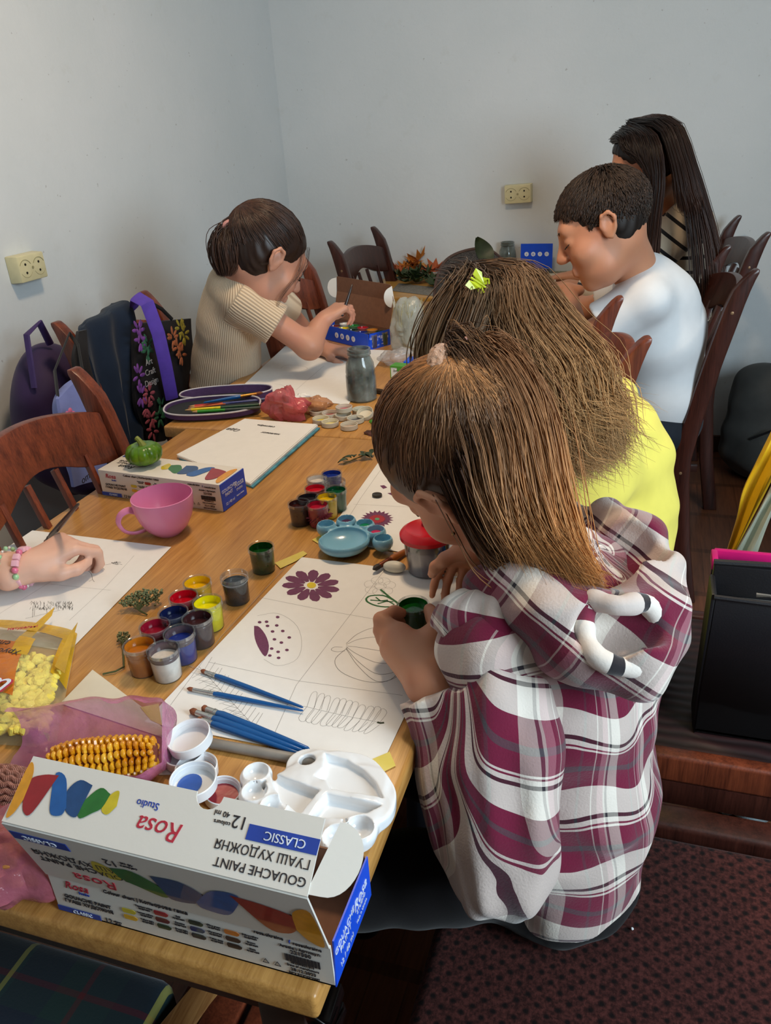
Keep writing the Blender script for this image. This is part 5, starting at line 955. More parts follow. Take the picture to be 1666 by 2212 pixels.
def strands(paths, rad, name, mat, parent, rnd=None, origin=(0, 0, 0)):
    """paths (N,K,3) -> one mesh of three sided tapered tubes"""
    P = np.asarray(paths, float); N, K, _ = P.shape; T = np.gradient(P, axis=1); T /= np.linalg.norm(T, axis=2, keepdims=True)+1e-9
    ref = RS.normal(size=(N, 1, 3)); U = ref-T*(ref*T).sum(2, keepdims=True); U /= np.linalg.norm(U, axis=2, keepdims=True)+1e-9; W = np.cross(T, U)
    rr = np.asarray(rad, float); rr = rr[:, None] if rr.ndim == 1 else rr; tt = np.linspace(0, 1, K)[None, :]
    r = rr*np.where(tt > .8, 1-(tt-.8)/.2*.85, 1)
    V = np.stack([P+(U*math.cos(a)+W*math.sin(a))*r[..., None] for a in (0, 2*pi/3, 4*pi/3)], 2).reshape(-1, 3)-np.array(origin)
    b = (np.arange(N)[:, None, None]*K+np.arange(K-1)[None, :, None])*3+np.arange(3)[None, None, :]; c = (np.arange(N)[:, None, None]*K+np.arange(K-1)[None, :, None])*3+(np.arange(3)[None, None, :]+1) % 3
    F = np.stack([b, c, c+3, b+3], -1).reshape(-1, 4); rnd = RS.rand(N) if rnd is None else rnd
    A = {'rnd': np.repeat(rnd, K*3), 'len': np.repeat(np.tile(np.linspace(0, 1, K), N), 3)}
    return mk(name, V, F, mat, parent, attrs=A)
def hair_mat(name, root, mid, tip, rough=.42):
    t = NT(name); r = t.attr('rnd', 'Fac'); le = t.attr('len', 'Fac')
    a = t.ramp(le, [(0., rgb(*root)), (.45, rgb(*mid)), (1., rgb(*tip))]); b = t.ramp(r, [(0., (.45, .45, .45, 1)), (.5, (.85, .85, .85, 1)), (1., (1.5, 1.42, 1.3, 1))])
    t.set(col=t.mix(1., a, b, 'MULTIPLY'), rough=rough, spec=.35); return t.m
def scalp_dirs(n, test):
    """random directions on the skull that pass test(local point)"""
    out = []
    while len(out) < n:
        d = RS.normal(size=(n*3, 3)); d /= np.linalg.norm(d, axis=1, keepdims=True); p = CR_C+d*CR_R
        out += list(d[test(p)])
    return np.array(out[:n])
def hairline(p, low=-.03, back=-.02):
    """where hair grows: not the face, not around the ears"""
    x, y, z = p[:, 0], p[:, 1], p[:, 2]
    front = z > .045+np.clip(y-.03, -.2, .05)*.5
    ok = np.where(y > .025, front & (z > .05), z > np.where(np.abs(x) > .045, .012-np.clip(-y, 0, .05)*.9, -.06))
    return ok & ~((y > .055) & (z < .072)) & (z > -.05)
def scalp_paths(H, D, tie, lift=(1.03, 1.10), K=9, jit=.03):
    """combed from each root over the skull towards the tie direction"""
    tie = np.array(tie, float); tie /= np.linalg.norm(tie); N = len(D); P = np.zeros((N, K, 3)); lf = RS.uniform(lift[0], lift[1], N)
    for k in range(K):
        t = k/(K-1.); d = D*(1-t)+tie*t+RS.normal(size=(N, 3))*jit*math.sin(pi*t)*.3; d /= np.linalg.norm(d, axis=1, keepdims=True)
        q = CR_C+d*CR_R*(1.01+(lf-1.01)*np.minimum(1, .35+t*1.2))[:, None]; P[:, k] = H['p']+(q*H['s'])@H['R'].T
    return P
def hair_cap(H, name, mat, parent, origin, grow=1.03, h=.004, nape=1., extra=None, disp=0.0012):
    s = H['s']; c = HL(H, CR_C); m = .125*s; S = SDF(c-m, c+m, h); S.ell(c, CR_R*grow*s, H['R'], .004); S.ell(HL(H, (0, -.026, -.020)), np.array((.055, .047, .056))*grow*s*nape, H['R'], .03*s)
    S.ell(HL(H, (0, .085, -.035)), np.array((.075, .075, .098))*s, H['R'], .012*s, 'sub')       # face opening
    for q in (-1, 1): S.ell(HL(H, (q*.085, .012, -.028)), np.array((.028, .040, .034))*s, H['R'], .01*s, 'sub')
    S.cut(HL(H, (0, -.03, -.072)), -H['R'][:, 2]+H['R'][:, 1]*.5)
    if extra: extra(S)
    S.disp(lambda P: disp*np.sin((P@H['R'][:, 0])*500+(P@H['R'][:, 2])*90))
    o = sdf_obj(S, name, mat, parent, origin, lambda V: {'rnd': .15+.25*np.abs(np.sin((V@H['R'][:, 0])*400)), 'len': np.full(len(V), .05)}); return o
def capsule_attr(V, segs, r0=.05):
    """u around, v along the bones (metres), blended smoothly over the joints"""
    R_, U_, W_ = [], [], []; acc = 0
    for a, b in segs:
        a = np.array(a, float); b = np.array(b, float); d = b-a; L = np.linalg.norm(d); d /= L; pr = (V-a)@d; t = np.clip(pr, 0, L); q = V-a-t[:, None]*d
        ref = np.array([.35, -.85, .42]); e1 = ref-d*(ref@d); e1 /= np.linalg.norm(e1); e2 = np.cross(d, e1); R_.append(np.linalg.norm(q, axis=1)); U_.append(np.arctan2(q@e2, q@e1)*r0); W_.append(acc+pr); acc += L
    R_, U_, W_ = map(np.array, (R_, U_, W_)); w = np.exp(-(R_-R_.min(0))/.008); w /= w.sum(0); return {'pc': np.stack([np.arctan2((np.sin(U_/r0)*w).sum(0), (np.cos(U_/r0)*w).sum(0))*r0, (W_*w).sum(0), np.zeros(len(V))], 1)}
def skin_mat(name, col, blush=(190, 110, 90)):
    t = NT(name); n = t.noise(14., detail=4); t.set(col=t.ramp(n, [(.35, rgb(*col)), (.75, tuple(a*.7+b*.3 for a, b in zip(rgb(*col), rgb(*blush))))]), rough=.48, sss=.12, spec=.4)
    t.b.inputs['Subsurface Radius'].default_value = (.012, .005, .003); t.bump(t.noise(600., detail=2), .08, .0005); return t.m
m_skinA = skin_mat('skin_warm', (196, 138, 105)); m_skinB = skin_mat('skin_pale', (222, 178, 156)); m_skinC = skin_mat('skin_tan', (190, 140, 116))
m_lash = M('lash_black', (26, 18, 16), .7); m_brow = M('brow_brown', (62, 44, 34), .8)
def brows(H, parent, origin, m=None):
    for q in (-1, 1):
        b = MB(); b.tube([Vector(HL(H, (q*x, y, z))-np.array(origin)) for x, y, z in ((.013, .0885, .020), (.026, .0895, .025), (.038, .083, .024), (.046, .074, .018))], [.0016, .0022, .0020, .0010], 6); b.build('eyebrow', m or m_brow, parent)
        b = MB(); b.tube([Vector(HL(H, (q*x, y, z))-np.array(origin)) for x, y, z in ((.0165, .0815, -.004), (.023, .087, -.0085), (.031, .0888, -.0095), (.038, .0855, -.008), (.0435, .078, -.004))], [.0007, .0013, .0015, .0013, .0007], 6); b.build('eyelashes', m_lash, parent)
def tee(name, origin, parent, mat, torso, tr, arms, h=.004, cuts=(), folds=None, amp=.004, flat=.72, ax=(0, 1, 0), attr=None, sub=(), kk=.03, ak=.035):
    """shirt: torso chain and sleeve chains blended to one surface"""
    A = np.array(torso+[p for a in arms for p in a[0]]); S = SDF(A.min(0)-.19, A.max(0)+.17, h); S2 = SDF(A.min(0)-.19, A.max(0)+.17, h)
    S.chain(torso, tr, kk, flat=(ax, flat))
    for P, R_ in arms: S2.chain(P, R_, .02)
    for c_ in cuts:
        if len(c_) == 3: S2.lcut(*c_)
    S.d = smin(S.d, S2.d, ak)
    for c, r in sub: S.ell(c, r, None, .01, 'sub')
    for c_ in cuts:
        if len(c_) == 2: S.cut(*c_)
    if folds: S.disp(lambda P: fold(P, folds, amp))
    return sdf_obj(S, name, mat, parent, origin, attr)
def plaid_mat(name, per=.090, duo=True):
    """checked flannel: one colour sequence along, one around, woven together with a fine twill"""
    t = NT(name); pc = t.attr('pc'); sx = t.n('ShaderNodeSeparateXYZ'); t.l(pc, sx.inputs[0])
    wn = t.math('MULTIPLY', t.math('SUBTRACT', t.noise(9.), .5), .012)
    u = t.math('FRACT', t.math('DIVIDE', t.math('ADD', sx.outputs[0], wn), per*.92)); v = t.math('FRACT', t.math('DIVIDE', t.math('ADD', sx.outputs[1], wn), per))
    W = rgb(108, 22, 52); C = rgb(226, 216, 204); K = rgb(24, 22, 28); G = rgb(72, 66, 72); Pk = rgb(190, 130, 140)
    V = t.ramp(v, [(0, W), (.17, G), (.25, W), (.46, C), (.485, W), (.51, C), (.57, K), (.62, C), (.80, C), (.93, W)], 'CONSTANT')
    U = t.ramp(u, [(0, W), (.2, G), (.24, W), (.42, C), (.44, W), (.52, Pk), (.62, C), (.65, G), (.69, C), (.88, W)], 'CONSTANT')
    tw = t.math('SINE', t.math('MULTIPLY', t.math('ADD', sx.outputs[0], sx.outputs[1]), 4200.)); f = t.math('ADD', .34, t.math('MULTIPLY', tw, .0))
    c = t.mix(f, V, U); t.set(col=c, rough=.92, sheen=.35, spec=.15); t.bump(t.math('ADD', t.noise(420., detail=3), t.math('MULTIPLY', tw, .03)), .35, .0015); return t.m
m_plaid = plaid_mat('flannel_check')
m_fleece = M('hood_lining', (214, 204, 196), .95, .15, 60, .3, 500, sheen=.3)
m_black = cloth_mat('black_cloth', (20, 18, 20), 700)
def taper_path(a, *px): return [atd(*p) for p in px]
# ------------------------------------------------ girl in the checked hooded jacket
def girl_check():
    O = np.array((-.01, .72, .45)); g = thing('person', 'ponytailed child in red and cream checked hooded jacket holding a green paint jar', 'person', O)
    H = headframe(atd(1008, 990, .905), (-.40, -.34, -.76), (-.70, .60, .10), 1.06)
    sh_l = atd(1060, 1400, .85); sh_r = atd(1318, 1195, 1.03); chest = np.array((-.02, .775, .78)); neck = np.array((-.105, .80, .865))
    el_l = np.array((-.100, .585, .64)); wr_l = atd(930, 1478, .865)
    h = .003; lo = np.array((-.62, .45, .38)); hi = np.array((.16, 1.05, 1.14)); S = SDF(lo, hi, h)
    head_sdf(S, H, neck, .042)
    pel = np.array((-.05, .73, .53)); S.chain([pel, chest, neck], [.06, .07, .04], .04, flat=((1, 0, 0), .8))
    S.chain([chest+(.0, -.02, .04), sh_l, el_l, wr_l], [.05, .038, .030, .021], .02)
    sh_rr = sh_r; el_r = np.array((-.14, 1.02, .80)); wr_r = atd(1028, 1180, 1.0); S.chain([chest+(0, .06, .03), sh_rr, el_r, wr_r], [.05, .036, .03, .02], .02)
    # left hand closed around the jar, the back of the hand up
    z0 = .795
    W = atd(928, 1470, .875); kn = [at(868, 1368, .802), at(857, 1382, .797), at(850, 1396, .790), at(850, 1408, .783)]
    for k_ in kn: S.cone(W, k_, .019, .012, .016)
    S.cone(W, at(930, 1372, .800), .019, .013, .016)
    S.chain([kn[0], at(822, 1338, .807), at(852, 1322, .805), at(868, 1324, .802)], [.0100, .0088, .0080, .0068], .004)
    S.chain([kn[1], at(822, 1362, .795), at(850, 1343, .790), at(869, 1342, .786)], [.0098, .0086, .0078, .0066], .004)
    S.chain([kn[2], at(828, 1381, .786), at(851, 1361, .778), at(869, 1359, .774)], [.0094, .0082, .0074, .0064], .004)
    S.chain([kn[3], at(836, 1399, .778), at(855, 1382, .768), at(870, 1378, .764)], [.0086, .0074, .0066, .0058], .004)
    S.chain([at(932, 1396, .798), at(946, 1362, .803), at(938, 1332, .802), at(928, 1317, .802)], [.0130, .0115, .0098, .0082], .006)
    # right hand resting fingertips on the table edge
    y = at(1000, 1236, .764)-wr_r
    hand_sdf(S, wr_r+(0, -.0, .0), y+np.array((-.02, -.02, 0)), np.array((.2, .3, 1)), -1, [(20, 30, 20), (28, 34, 25), (36, 40, 28), (42, 44, 30)], .84)
    o = sdf_obj(S, 'body', m_skinA, g, O); brows(H, g, O)
    # trousers
    T = SDF((-.62, .42, -.02), (.2, 1.0, .62), .005)
    T.ell((-.05, .718, .482), (.098, .108, .038), None, .01); T.chain([(-.06, .690, .505), (-.36, .58, .52), (-.40, .58, .08)], [.054, .058, .042], .02); T.chain([(-.06, .775, .505), (-.36, .86, .52), (-.40, .87, .08)], [.060, .060, .042], .02)
    T.disp(lambda P: fold(P, rfolds(5, 60, 3), .0012)); sdf_obj(T, 'trousers', m_black, g, O)
    # jacket
    axis = [(.005, .735, .46), (-.012, .745, .62), chest, (-.06, .785, .85)]
    J = SDF((-.30, .44, .40), (.24, 1.02, 1.0), .0035)
    J.chain([(-.048, .722, .48), (-.050, .735, .60), (-.056, .762, .74), (-.068, .785, .835)], [.116, .116, .113, .085], .04, flat=((1, 0, 0), .80))
    J.chain([(-.04, .74, .84), sh_l], [.07, .058], .03); J.chain([(-.05, .83, .83), sh_r], [.065, .048], .03)
    J.cut((0, .70, .474), (.04, -.03, -1))
    ed = rfolds(4, 22, 5, (1, 1, .25)); ed2 = rfolds(5, 48, 8, (1, 1, .7))
    J.disp(lambda P: fold(P, ed, .0042)+fold(P, ed2, .0018)+.006*np.clip(1-np.abs(P[:, 2]-.62)/.06, 0, 1)*np.sin(P[:, 0]*40+P[:, 2]*60))
    def tattr(V):
        a = capsule_attr(V, [((.02, .735, .40), (-.035, .77, .95))], .150)['pc']; a[:, 1] += .011*np.sin(a[:, 0]*18+1.)+.006*np.sin(a[:, 0]*43+V[:, 2]*20); a[:, 0] += .006*np.sin(a[:, 1]*30); a[:, 1] += .07; a[:, 0] += .02; return {'pc': a}
    jo = sdf_obj(J, 'jacket', m_plaid, g, O, tattr)
    def sleeve(P, R, h, cut, seed, shift, nm='sleeve'):
        P = [np.array(p, float) for p in P]; A = np.array(P); Q = SDF(A.min(0)-.09, A.max(0)+.09, h); Q.chain(P, R, .018)
        for c_ in cut: Q.lcut(*c_)
        f = rfolds(4, 38, seed); f2 = rfolds(5, 85, seed+9); Q.disp(lambda X: fold(X, f, .0034)+fold(X, f2, .0014))
        def at_(V):
            a = capsule_attr(V, list(zip(P[:-1], P[1:])), .052)['pc']; a[:, 1] += shift+.008*np.sin(a[:, 0]*30); return {'pc': a}
        return sdf_obj(Q, nm, m_plaid, jo, O, at_)
    cuff = atd(926, 1500, .865)
    sleeve([sh_l+(0, .012, .004), (sh_l+el_l)/2+(.006, -.012, 0), el_l, (el_l+cuff)/2+(0, .0, -.014), cuff], [.060, .061, .060, .047, .031], .003, [(cuff+(wr_l-cuff)*.1, wr_l-el_l, .07)], 11, .012)
    sleeve([sh_r, el_r, el_r*.35+wr_r*.65], [.050, .046, .036], .004, [], 12, .03)
    # hood lying open on the back
    c = lambda x, y, d: atd(x, y, d); Hd = SDF((-.24, .55, .78), (.16, 1.02, 1.04), .003)
    Hd.chain([c(1062, 1262, .86), c(1130, 1288, .83), c(1210, 1330, .81), c(1290, 1385, .80), c(1360, 1400, .81), c(1405, 1340, .84), c(1405, 1250, .90), c(1372, 1165, .97), c(1310, 1130, 1.02)], [.026, .032, .038, .040, .038, .035, .034, .032, .028], .03)
    Hd.ell(c(1230, 1290, .885), (.10, .09, .045), None, .03)
    Hd.ell(c(1265, 1190, .90), np.array((.085, .065, .055)), None, .012, 'sub'); Hd.ell(c(1352, 1352, .775), (.040, .030, .032), None, .012, 'sub')
    Hd.disp(lambda P: fold(P, rfolds(5, 55, 21), .0028))
    def hattr(V):
        a = np.stack([V@cv(.8, -.5, .1), V@cv(.55, .8, .2), V[:, 2]*0], 1)*1.05; a[:, 0] += .045; a[:, 1] += .02; return {'pc': a}
    ho = sdf_obj(Hd, 'hood', m_plaid, jo, O, hattr)
    # ribbed rim of the hood
    m_rim = NT('hood_rim_cream'); n_ = m_rim.attr('len', 'Fac'); m_rim.set(col=m_rim.ramp(n_, [(0, rgb(208, 194, 186)), (.20, rgb(28, 24, 30)), (.235, rgb(226, 216, 206)), (.50, rgb(120, 30, 58)), (.56, rgb(226, 216, 206)), (.66, rgb(28, 24, 30)), (.70, rgb(226, 216, 206)), (.9, rgb(120, 30, 58))], 'CONSTANT'), rough=.95, sheen=.3); m_rim.bump(m_rim.noise(300.), .3, .001)
    L = pts_curve([c(1272, 1294, .783), c(1335, 1308, .772), c(1395, 1304, .792), c(1422, 1345, .812), c(1418, 1398, .805), c(1362, 1440, .772), c(1292, 1420, .762), c(1262, 1360, .775), c(1272, 1294, .783)], 90)
    b = MB(); b.tube([Vector(p-O) for p in L], [.0100+.0008*math.sin(i*.5)+.0004*math.sin(i*.83) for i in range(len(L))], 14, cap=False); ro = b.build('hood_rim', m_rim.m, ho)
    at_ = ro.data.attributes.new('len', 'FLOAT', 'POINT'); vs = np.empty(len(ro.data.vertices)*3, np.float32); ro.data.vertices.foreach_get('co', vs); vs = vs.reshape(-1, 3)+O
    LL = np.array(L); at_.data.foreach_set('value', (np.argmin(((vs[:, None]-LL[None])**2).sum(2), 1)/89.).astype(np.float32)); tag(ro, 'cream rim with black bars')
    # hair
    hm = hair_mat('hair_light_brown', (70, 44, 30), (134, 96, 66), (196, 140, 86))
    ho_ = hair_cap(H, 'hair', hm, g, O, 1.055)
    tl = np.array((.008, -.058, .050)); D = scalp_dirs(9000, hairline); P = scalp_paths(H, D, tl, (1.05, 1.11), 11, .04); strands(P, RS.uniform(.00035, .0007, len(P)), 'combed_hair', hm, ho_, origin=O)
    tie = HL(H, CR_C+tl/np.linalg.norm(tl)*np.linalg.norm(CR_R)*.62)
    tie = atd(966, 802, .868)
    # ponytail
    guides = [[tie, atd(1000, 748, .865), atd(1050, 775, .845), atd(1100, 880, .83), atd(1140, 1030, .825), atd(1195, 1160, .81), atd(1262, 1250, .79)],
              [tie, atd(985, 775, .855), atd(1010, 850, .83), atd(1045, 950, .81), atd(1060, 1050, .80), atd(1085, 1130, .80), atd(1120, 1190, .80)],
              [tie, atd(1015, 748, .87), atd(1085, 800, .86), atd(1150, 910, .855), atd(1185, 1030, .84), atd(1225, 1150, .825), atd(1272, 1260, .80)]]
    guides = [np.array(pts_curve(q, 16)) for q in guides]; N = 6000; a = RS.dirichlet((.6, .5, .6), N); GP = a[:, :1, None]*guides[0]+a[:, 1:2, None]*guides[1]+a[:, 2:, None]*guides[2]
    tt = np.linspace(0, 1, 16); wd = .006+.008*np.sin(pi*np.minimum(tt*1.1, 1))**.8
    cl = RS.normal(size=(26, 3)); cid = RS.randint(0, 26, N); off = cl[cid]*.75+RS.normal(size=(N, 3))*.42; GP = GP+off[:, None, :]*wd[None, :, None]*np.minimum(1, tt*3+.3)[None, :, None]+RS.normal(size=(N, 1, 3))*(.007*tt**3)[None, :, None]
    rn = np.clip((cl[cid, 0]*.22+.5)+RS.normal(size=N)*.12, 0, 1); pony = strands(GP, RS.uniform(.00035, .0007, N), 'ponytail', hm, g, rn, O)
    # loose locks falling from behind the ear
    st = HL(H, (-.055, -.06, .0)); G = [np.array(pts_curve([HL(H, (-.05, -.075, .02)), atd(1080, 1120, .84), atd(1150, 1200, .83), atd(1230, 1245, .81), atd(1290, 1270, .80)], 14)), np.array(pts_curve([HL(H, (-.06, -.03, -.0)), atd(1030, 1130, .84), atd(1070, 1200, .83), atd(1130, 1240, .82), atd(1200, 1250, .81)], 14))]
    N = 900; a = RS.rand(N, 1, 1); GP = G[0]*a+G[1]*(1-a)+RS.normal(size=(N, 1, 3))*(.010*np.ones(14))[None, :, None]; strands(GP, RS.uniform(.0005, .0010, N), 'loose_hair', hm, g, None, O)
    G2 = [[tie+RS.normal(size=3)*.01]+[tie+v+RS.normal(size=3)*.02 for v in (cv(.02, .03, .02), cv(.05, .0, .03))] for _ in range(24)]
    strands(np.array([pts_curve(q, 10) for q in G2]), np.full(24, .0003), 'flyaway_hair', hm, g, None, O)
    # fluffy hair tie
    B = SDF(atd(962, 800, .846)-.06, atd(962, 800, .846)+.06, .0016); ax = cv(.5, -.5, .5); 
    tc = atd(962, 800, .846); ring = [tc+(cv(-.30, .30, .2)*math.cos(t)+cv(-.05, -.62, .3)*math.sin(t))*.026 for t in np.linspace(0, 2*pi, 20)]
    B.chain(ring, [.0100]*20, .004); B.disp(lambda X: .0018*np.sin(X[:, 0]*700+3*np.sin(X[:, 1]*500))*np.sin(X[:, 2]*650+X[:, 1]*420)); so = sdf_obj(B, 'hair_tie', M('fluffy_tan', (196, 150, 118), .95, .25, 200, .8, 900, sheen=.6), g, O)
    b = MB(); b.sphere(Vector(atd(1007, 733, .845)-O), .0032, 12); b.build('hair_bead', M('bead_pink', (236, 170, 150), .2), so)
    b = MB(); b.sphere(Vector(HL(H, (-.084, .004, -.034))-O), .0024, 10); b.build('earring', M('gold_stud', (150, 120, 70), .25, metal=.9), g)
    return H
HA = girl_check()
# ------------------------------------------------ girl in yellow
def girl_yellow():
    O = np.array((.06, 1.20, .46)); g = thing('person', 'child in plain yellow T-shirt with long loose fair brown hair and a yellow butterfly clip', 'person', O)
    H = headframe(atd(1080, 754, 1.16), (-.62, -.62, -.45), (-.60, .76, .20), 1.0)
    chest = np.array((-.035, 1.19, .80)); neck = np.array((-.10, 1.18, .935)); sl = np.array((-.055, 1.08, .875)); sr = np.array((-.06, 1.30, .89))
    S = SDF((-.62, .95, .40), (.22, 1.5, 1.2), .004); head_sdf(S, H, neck, .042); S.chain([(-.01, 1.2, .52), chest, neck], [.08, .06, .042], .04, flat=((1, 0, 0), .8))
    el, er = np.array((-.13, 1.02, .775)), np.array((-.15, 1.40, .775)); wl, wr = np.array((-.25, 1.17, .772)), np.array((-.30, 1.42, .772))
    for a, b, c_, sd in ((sl, el, wl, 1), (sr, er, wr, -1)):
        S.chain([chest+(0, 0, .05), a, b, c_], [.04, .032, .029, .02], .02); hand_sdf(S, c_+(0, 0, .004), np.array((-1, .3*sd, -.05)), np.array((0, 0, 1)), -sd, [(15, 20, 15)]*4, .92)
    sdf_obj(S, 'body', m_skinA, g, O); brows(H, g, O)
    T = SDF((-.5, .98, -.01), (.26, 1.45, .64), .006); T.chain([(-.01, 1.2, .53)]*2, [.110, .110], .03, flat=((0, 0, 1), .8))
    for q in (-1, 1): T.chain([(-.01, 1.2+q*.05, .52), (-.30, 1.2+q*.10, .53), (-.34, 1.2+q*.10, .06)], [.08, .06, .04], .03)
    sdf_obj(T, 'trousers', cloth_mat('denim_dark', (34, 40, 54), 700), g, O)
    ym = cloth_mat('yellow_cotton', (228, 212, 98), 1500, .85, .1, .05)
    f = rfolds(3, 22, 31, (1, 1, .5)); f2 = rfolds(3, 42, 33)
    tee('t_shirt', O, g, ym, [np.array(v) for v in ((-.01, 1.2, .46), (-.015, 1.2, .60), (-.03, 1.19, .76), (-.06, 1.185, .875))], [.112, .115, .115, .082], [([chest+(0, 0, .06), sl, sl*.40+el*.60], [.08, .060, .060]), ([chest+(0, 0, .06), sr, sr*.45+er*.55], [.08, .058, .056])], .004, [((0, 1.2, .475), (0, 0, -1)), (sl*.42+el*.58, el-sl, .11), (sr*.42+er*.58, er-sr, .11)], f+f2, .0032, .80, (1, 0, 0))
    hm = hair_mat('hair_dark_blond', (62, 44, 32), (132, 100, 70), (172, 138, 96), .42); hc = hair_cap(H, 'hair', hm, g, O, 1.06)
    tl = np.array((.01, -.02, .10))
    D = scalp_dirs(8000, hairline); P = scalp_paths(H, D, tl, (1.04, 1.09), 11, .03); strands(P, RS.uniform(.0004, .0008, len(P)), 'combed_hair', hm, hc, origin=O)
    top = HL(H, CR_C+tl/np.linalg.norm(tl)*.088)
    A = lambda *p: [atd(*q) for q in p]; pc = lambda q: np.array(pts_curve(q, 18))
    G = [pc([top]+A((1110, 596, 1.13), (1185, 655, 1.10), (1245, 745, 1.08), (1290, 820, 1.06), (1310, 890, 1.05), (1330, 950, 1.04))),
         pc([top]+A((1085, 605, 1.08), (1110, 690, 1.04), (1150, 790, 1.02), (1190, 880, 1.01), (1230, 950, 1.0), (1270, 980, 1.0))),
         pc([top]+A((1065, 615, 1.06), (1072, 690, 1.02), (1100, 780, 1.0), (1140, 880, .99), (1170, 960, .985), (1190, 1010, .98))),
         pc([top]+A((1120, 602, 1.15), (1200, 680, 1.14), (1262, 775, 1.13), (1295, 850, 1.10), (1300, 880, 1.08), (1310, 920, 1.08)))]
    N = 9000; a = RS.dirichlet((.5,)*4, N); GP = sum(a[:, i:i+1, None]*G[i] for i in range(4)); tt = np.linspace(0, 1, 18)
    cl = RS.normal(size=(60, 3)); cid = RS.randint(0, 60, N); off = cl[cid]*.7+RS.normal(size=(N, 3))*.6; wd = .006+.011*tt
    ph = RS.rand(60)*6.28; wv = np.sin(tt[None]*15+ph[cid][:, None])*.011*tt[None]; GP = GP+off[:, None]*wd[None, :, None]+wv[..., None]*cv(.8, .6, 0)+RS.normal(size=(N, 1, 3))*(.010*tt**2.5)[None, :, None]
    rn = np.clip(cl[cid, 0]*.24+.55+RS.normal(size=N)*.16, 0, 1); strands(GP, RS.uniform(.0004, .0008, N), 'long_hair', hm, g, rn, O)
    # locks down the left side of the head
    G = [pc([top]+A((1010, 600, 1.09), (950, 670, 1.06), (918, 750, 1.05), (925, 830, 1.06))), pc([top]+A((1040, 640, 1.03), (1020, 740, 1.0), (1010, 820, .99), (1040, 900, .99)))]
    N = 1800; a = RS.rand(N, 1, 1); GP = G[0]*a+G[1]*(1-a)+RS.normal(size=(N, 1, 3))*.008; strands(GP, RS.uniform(.0006, .001, N), 'side_hair', hm, g, RS.rand(N)*.45, O)
    # butterfly clip
    b = MB(); F_ = frame(atd(1034, 612, 1.02)-O, cv(.5, .8, .1), cv(-.8, .5, .1))
    for q in (-1, 1):
        b.add([F_@Vector(v) for v in [(0, 0, .002), (q*.004, .012, .006), (q*.012, .013, .007), (q*.0125, .004, .005), (q*.008, 0, .004), (q*.011, -.008, .005), (q*.006, -.012, .005), (q*.002, -.007, .003)]]+[F_@Vector(v) for v in [(0, 0, .0005), (q*.004, .012, .0045), (q*.012, .013, .0055), (q*.0125, .004, .0035), (q*.008, 0, .0025), (q*.011, -.008, .0035), (q*.006, -.012, .0035), (q*.002, -.007, .0015)]], [tuple(range(8)), tuple(range(8, 16))[::-1]]+[(i, (i+1) % 8, 8+(i+1) % 8, 8+i) for i in range(8)])
    b.tube([F_@Vector((0, -.012, .002)), F_@Vector((0, .012, .004))], .0016, 6); b.build('hair_clip', M('clip_yellow', (206, 214, 40), .3), g, smooth=False)
girl_yellow()
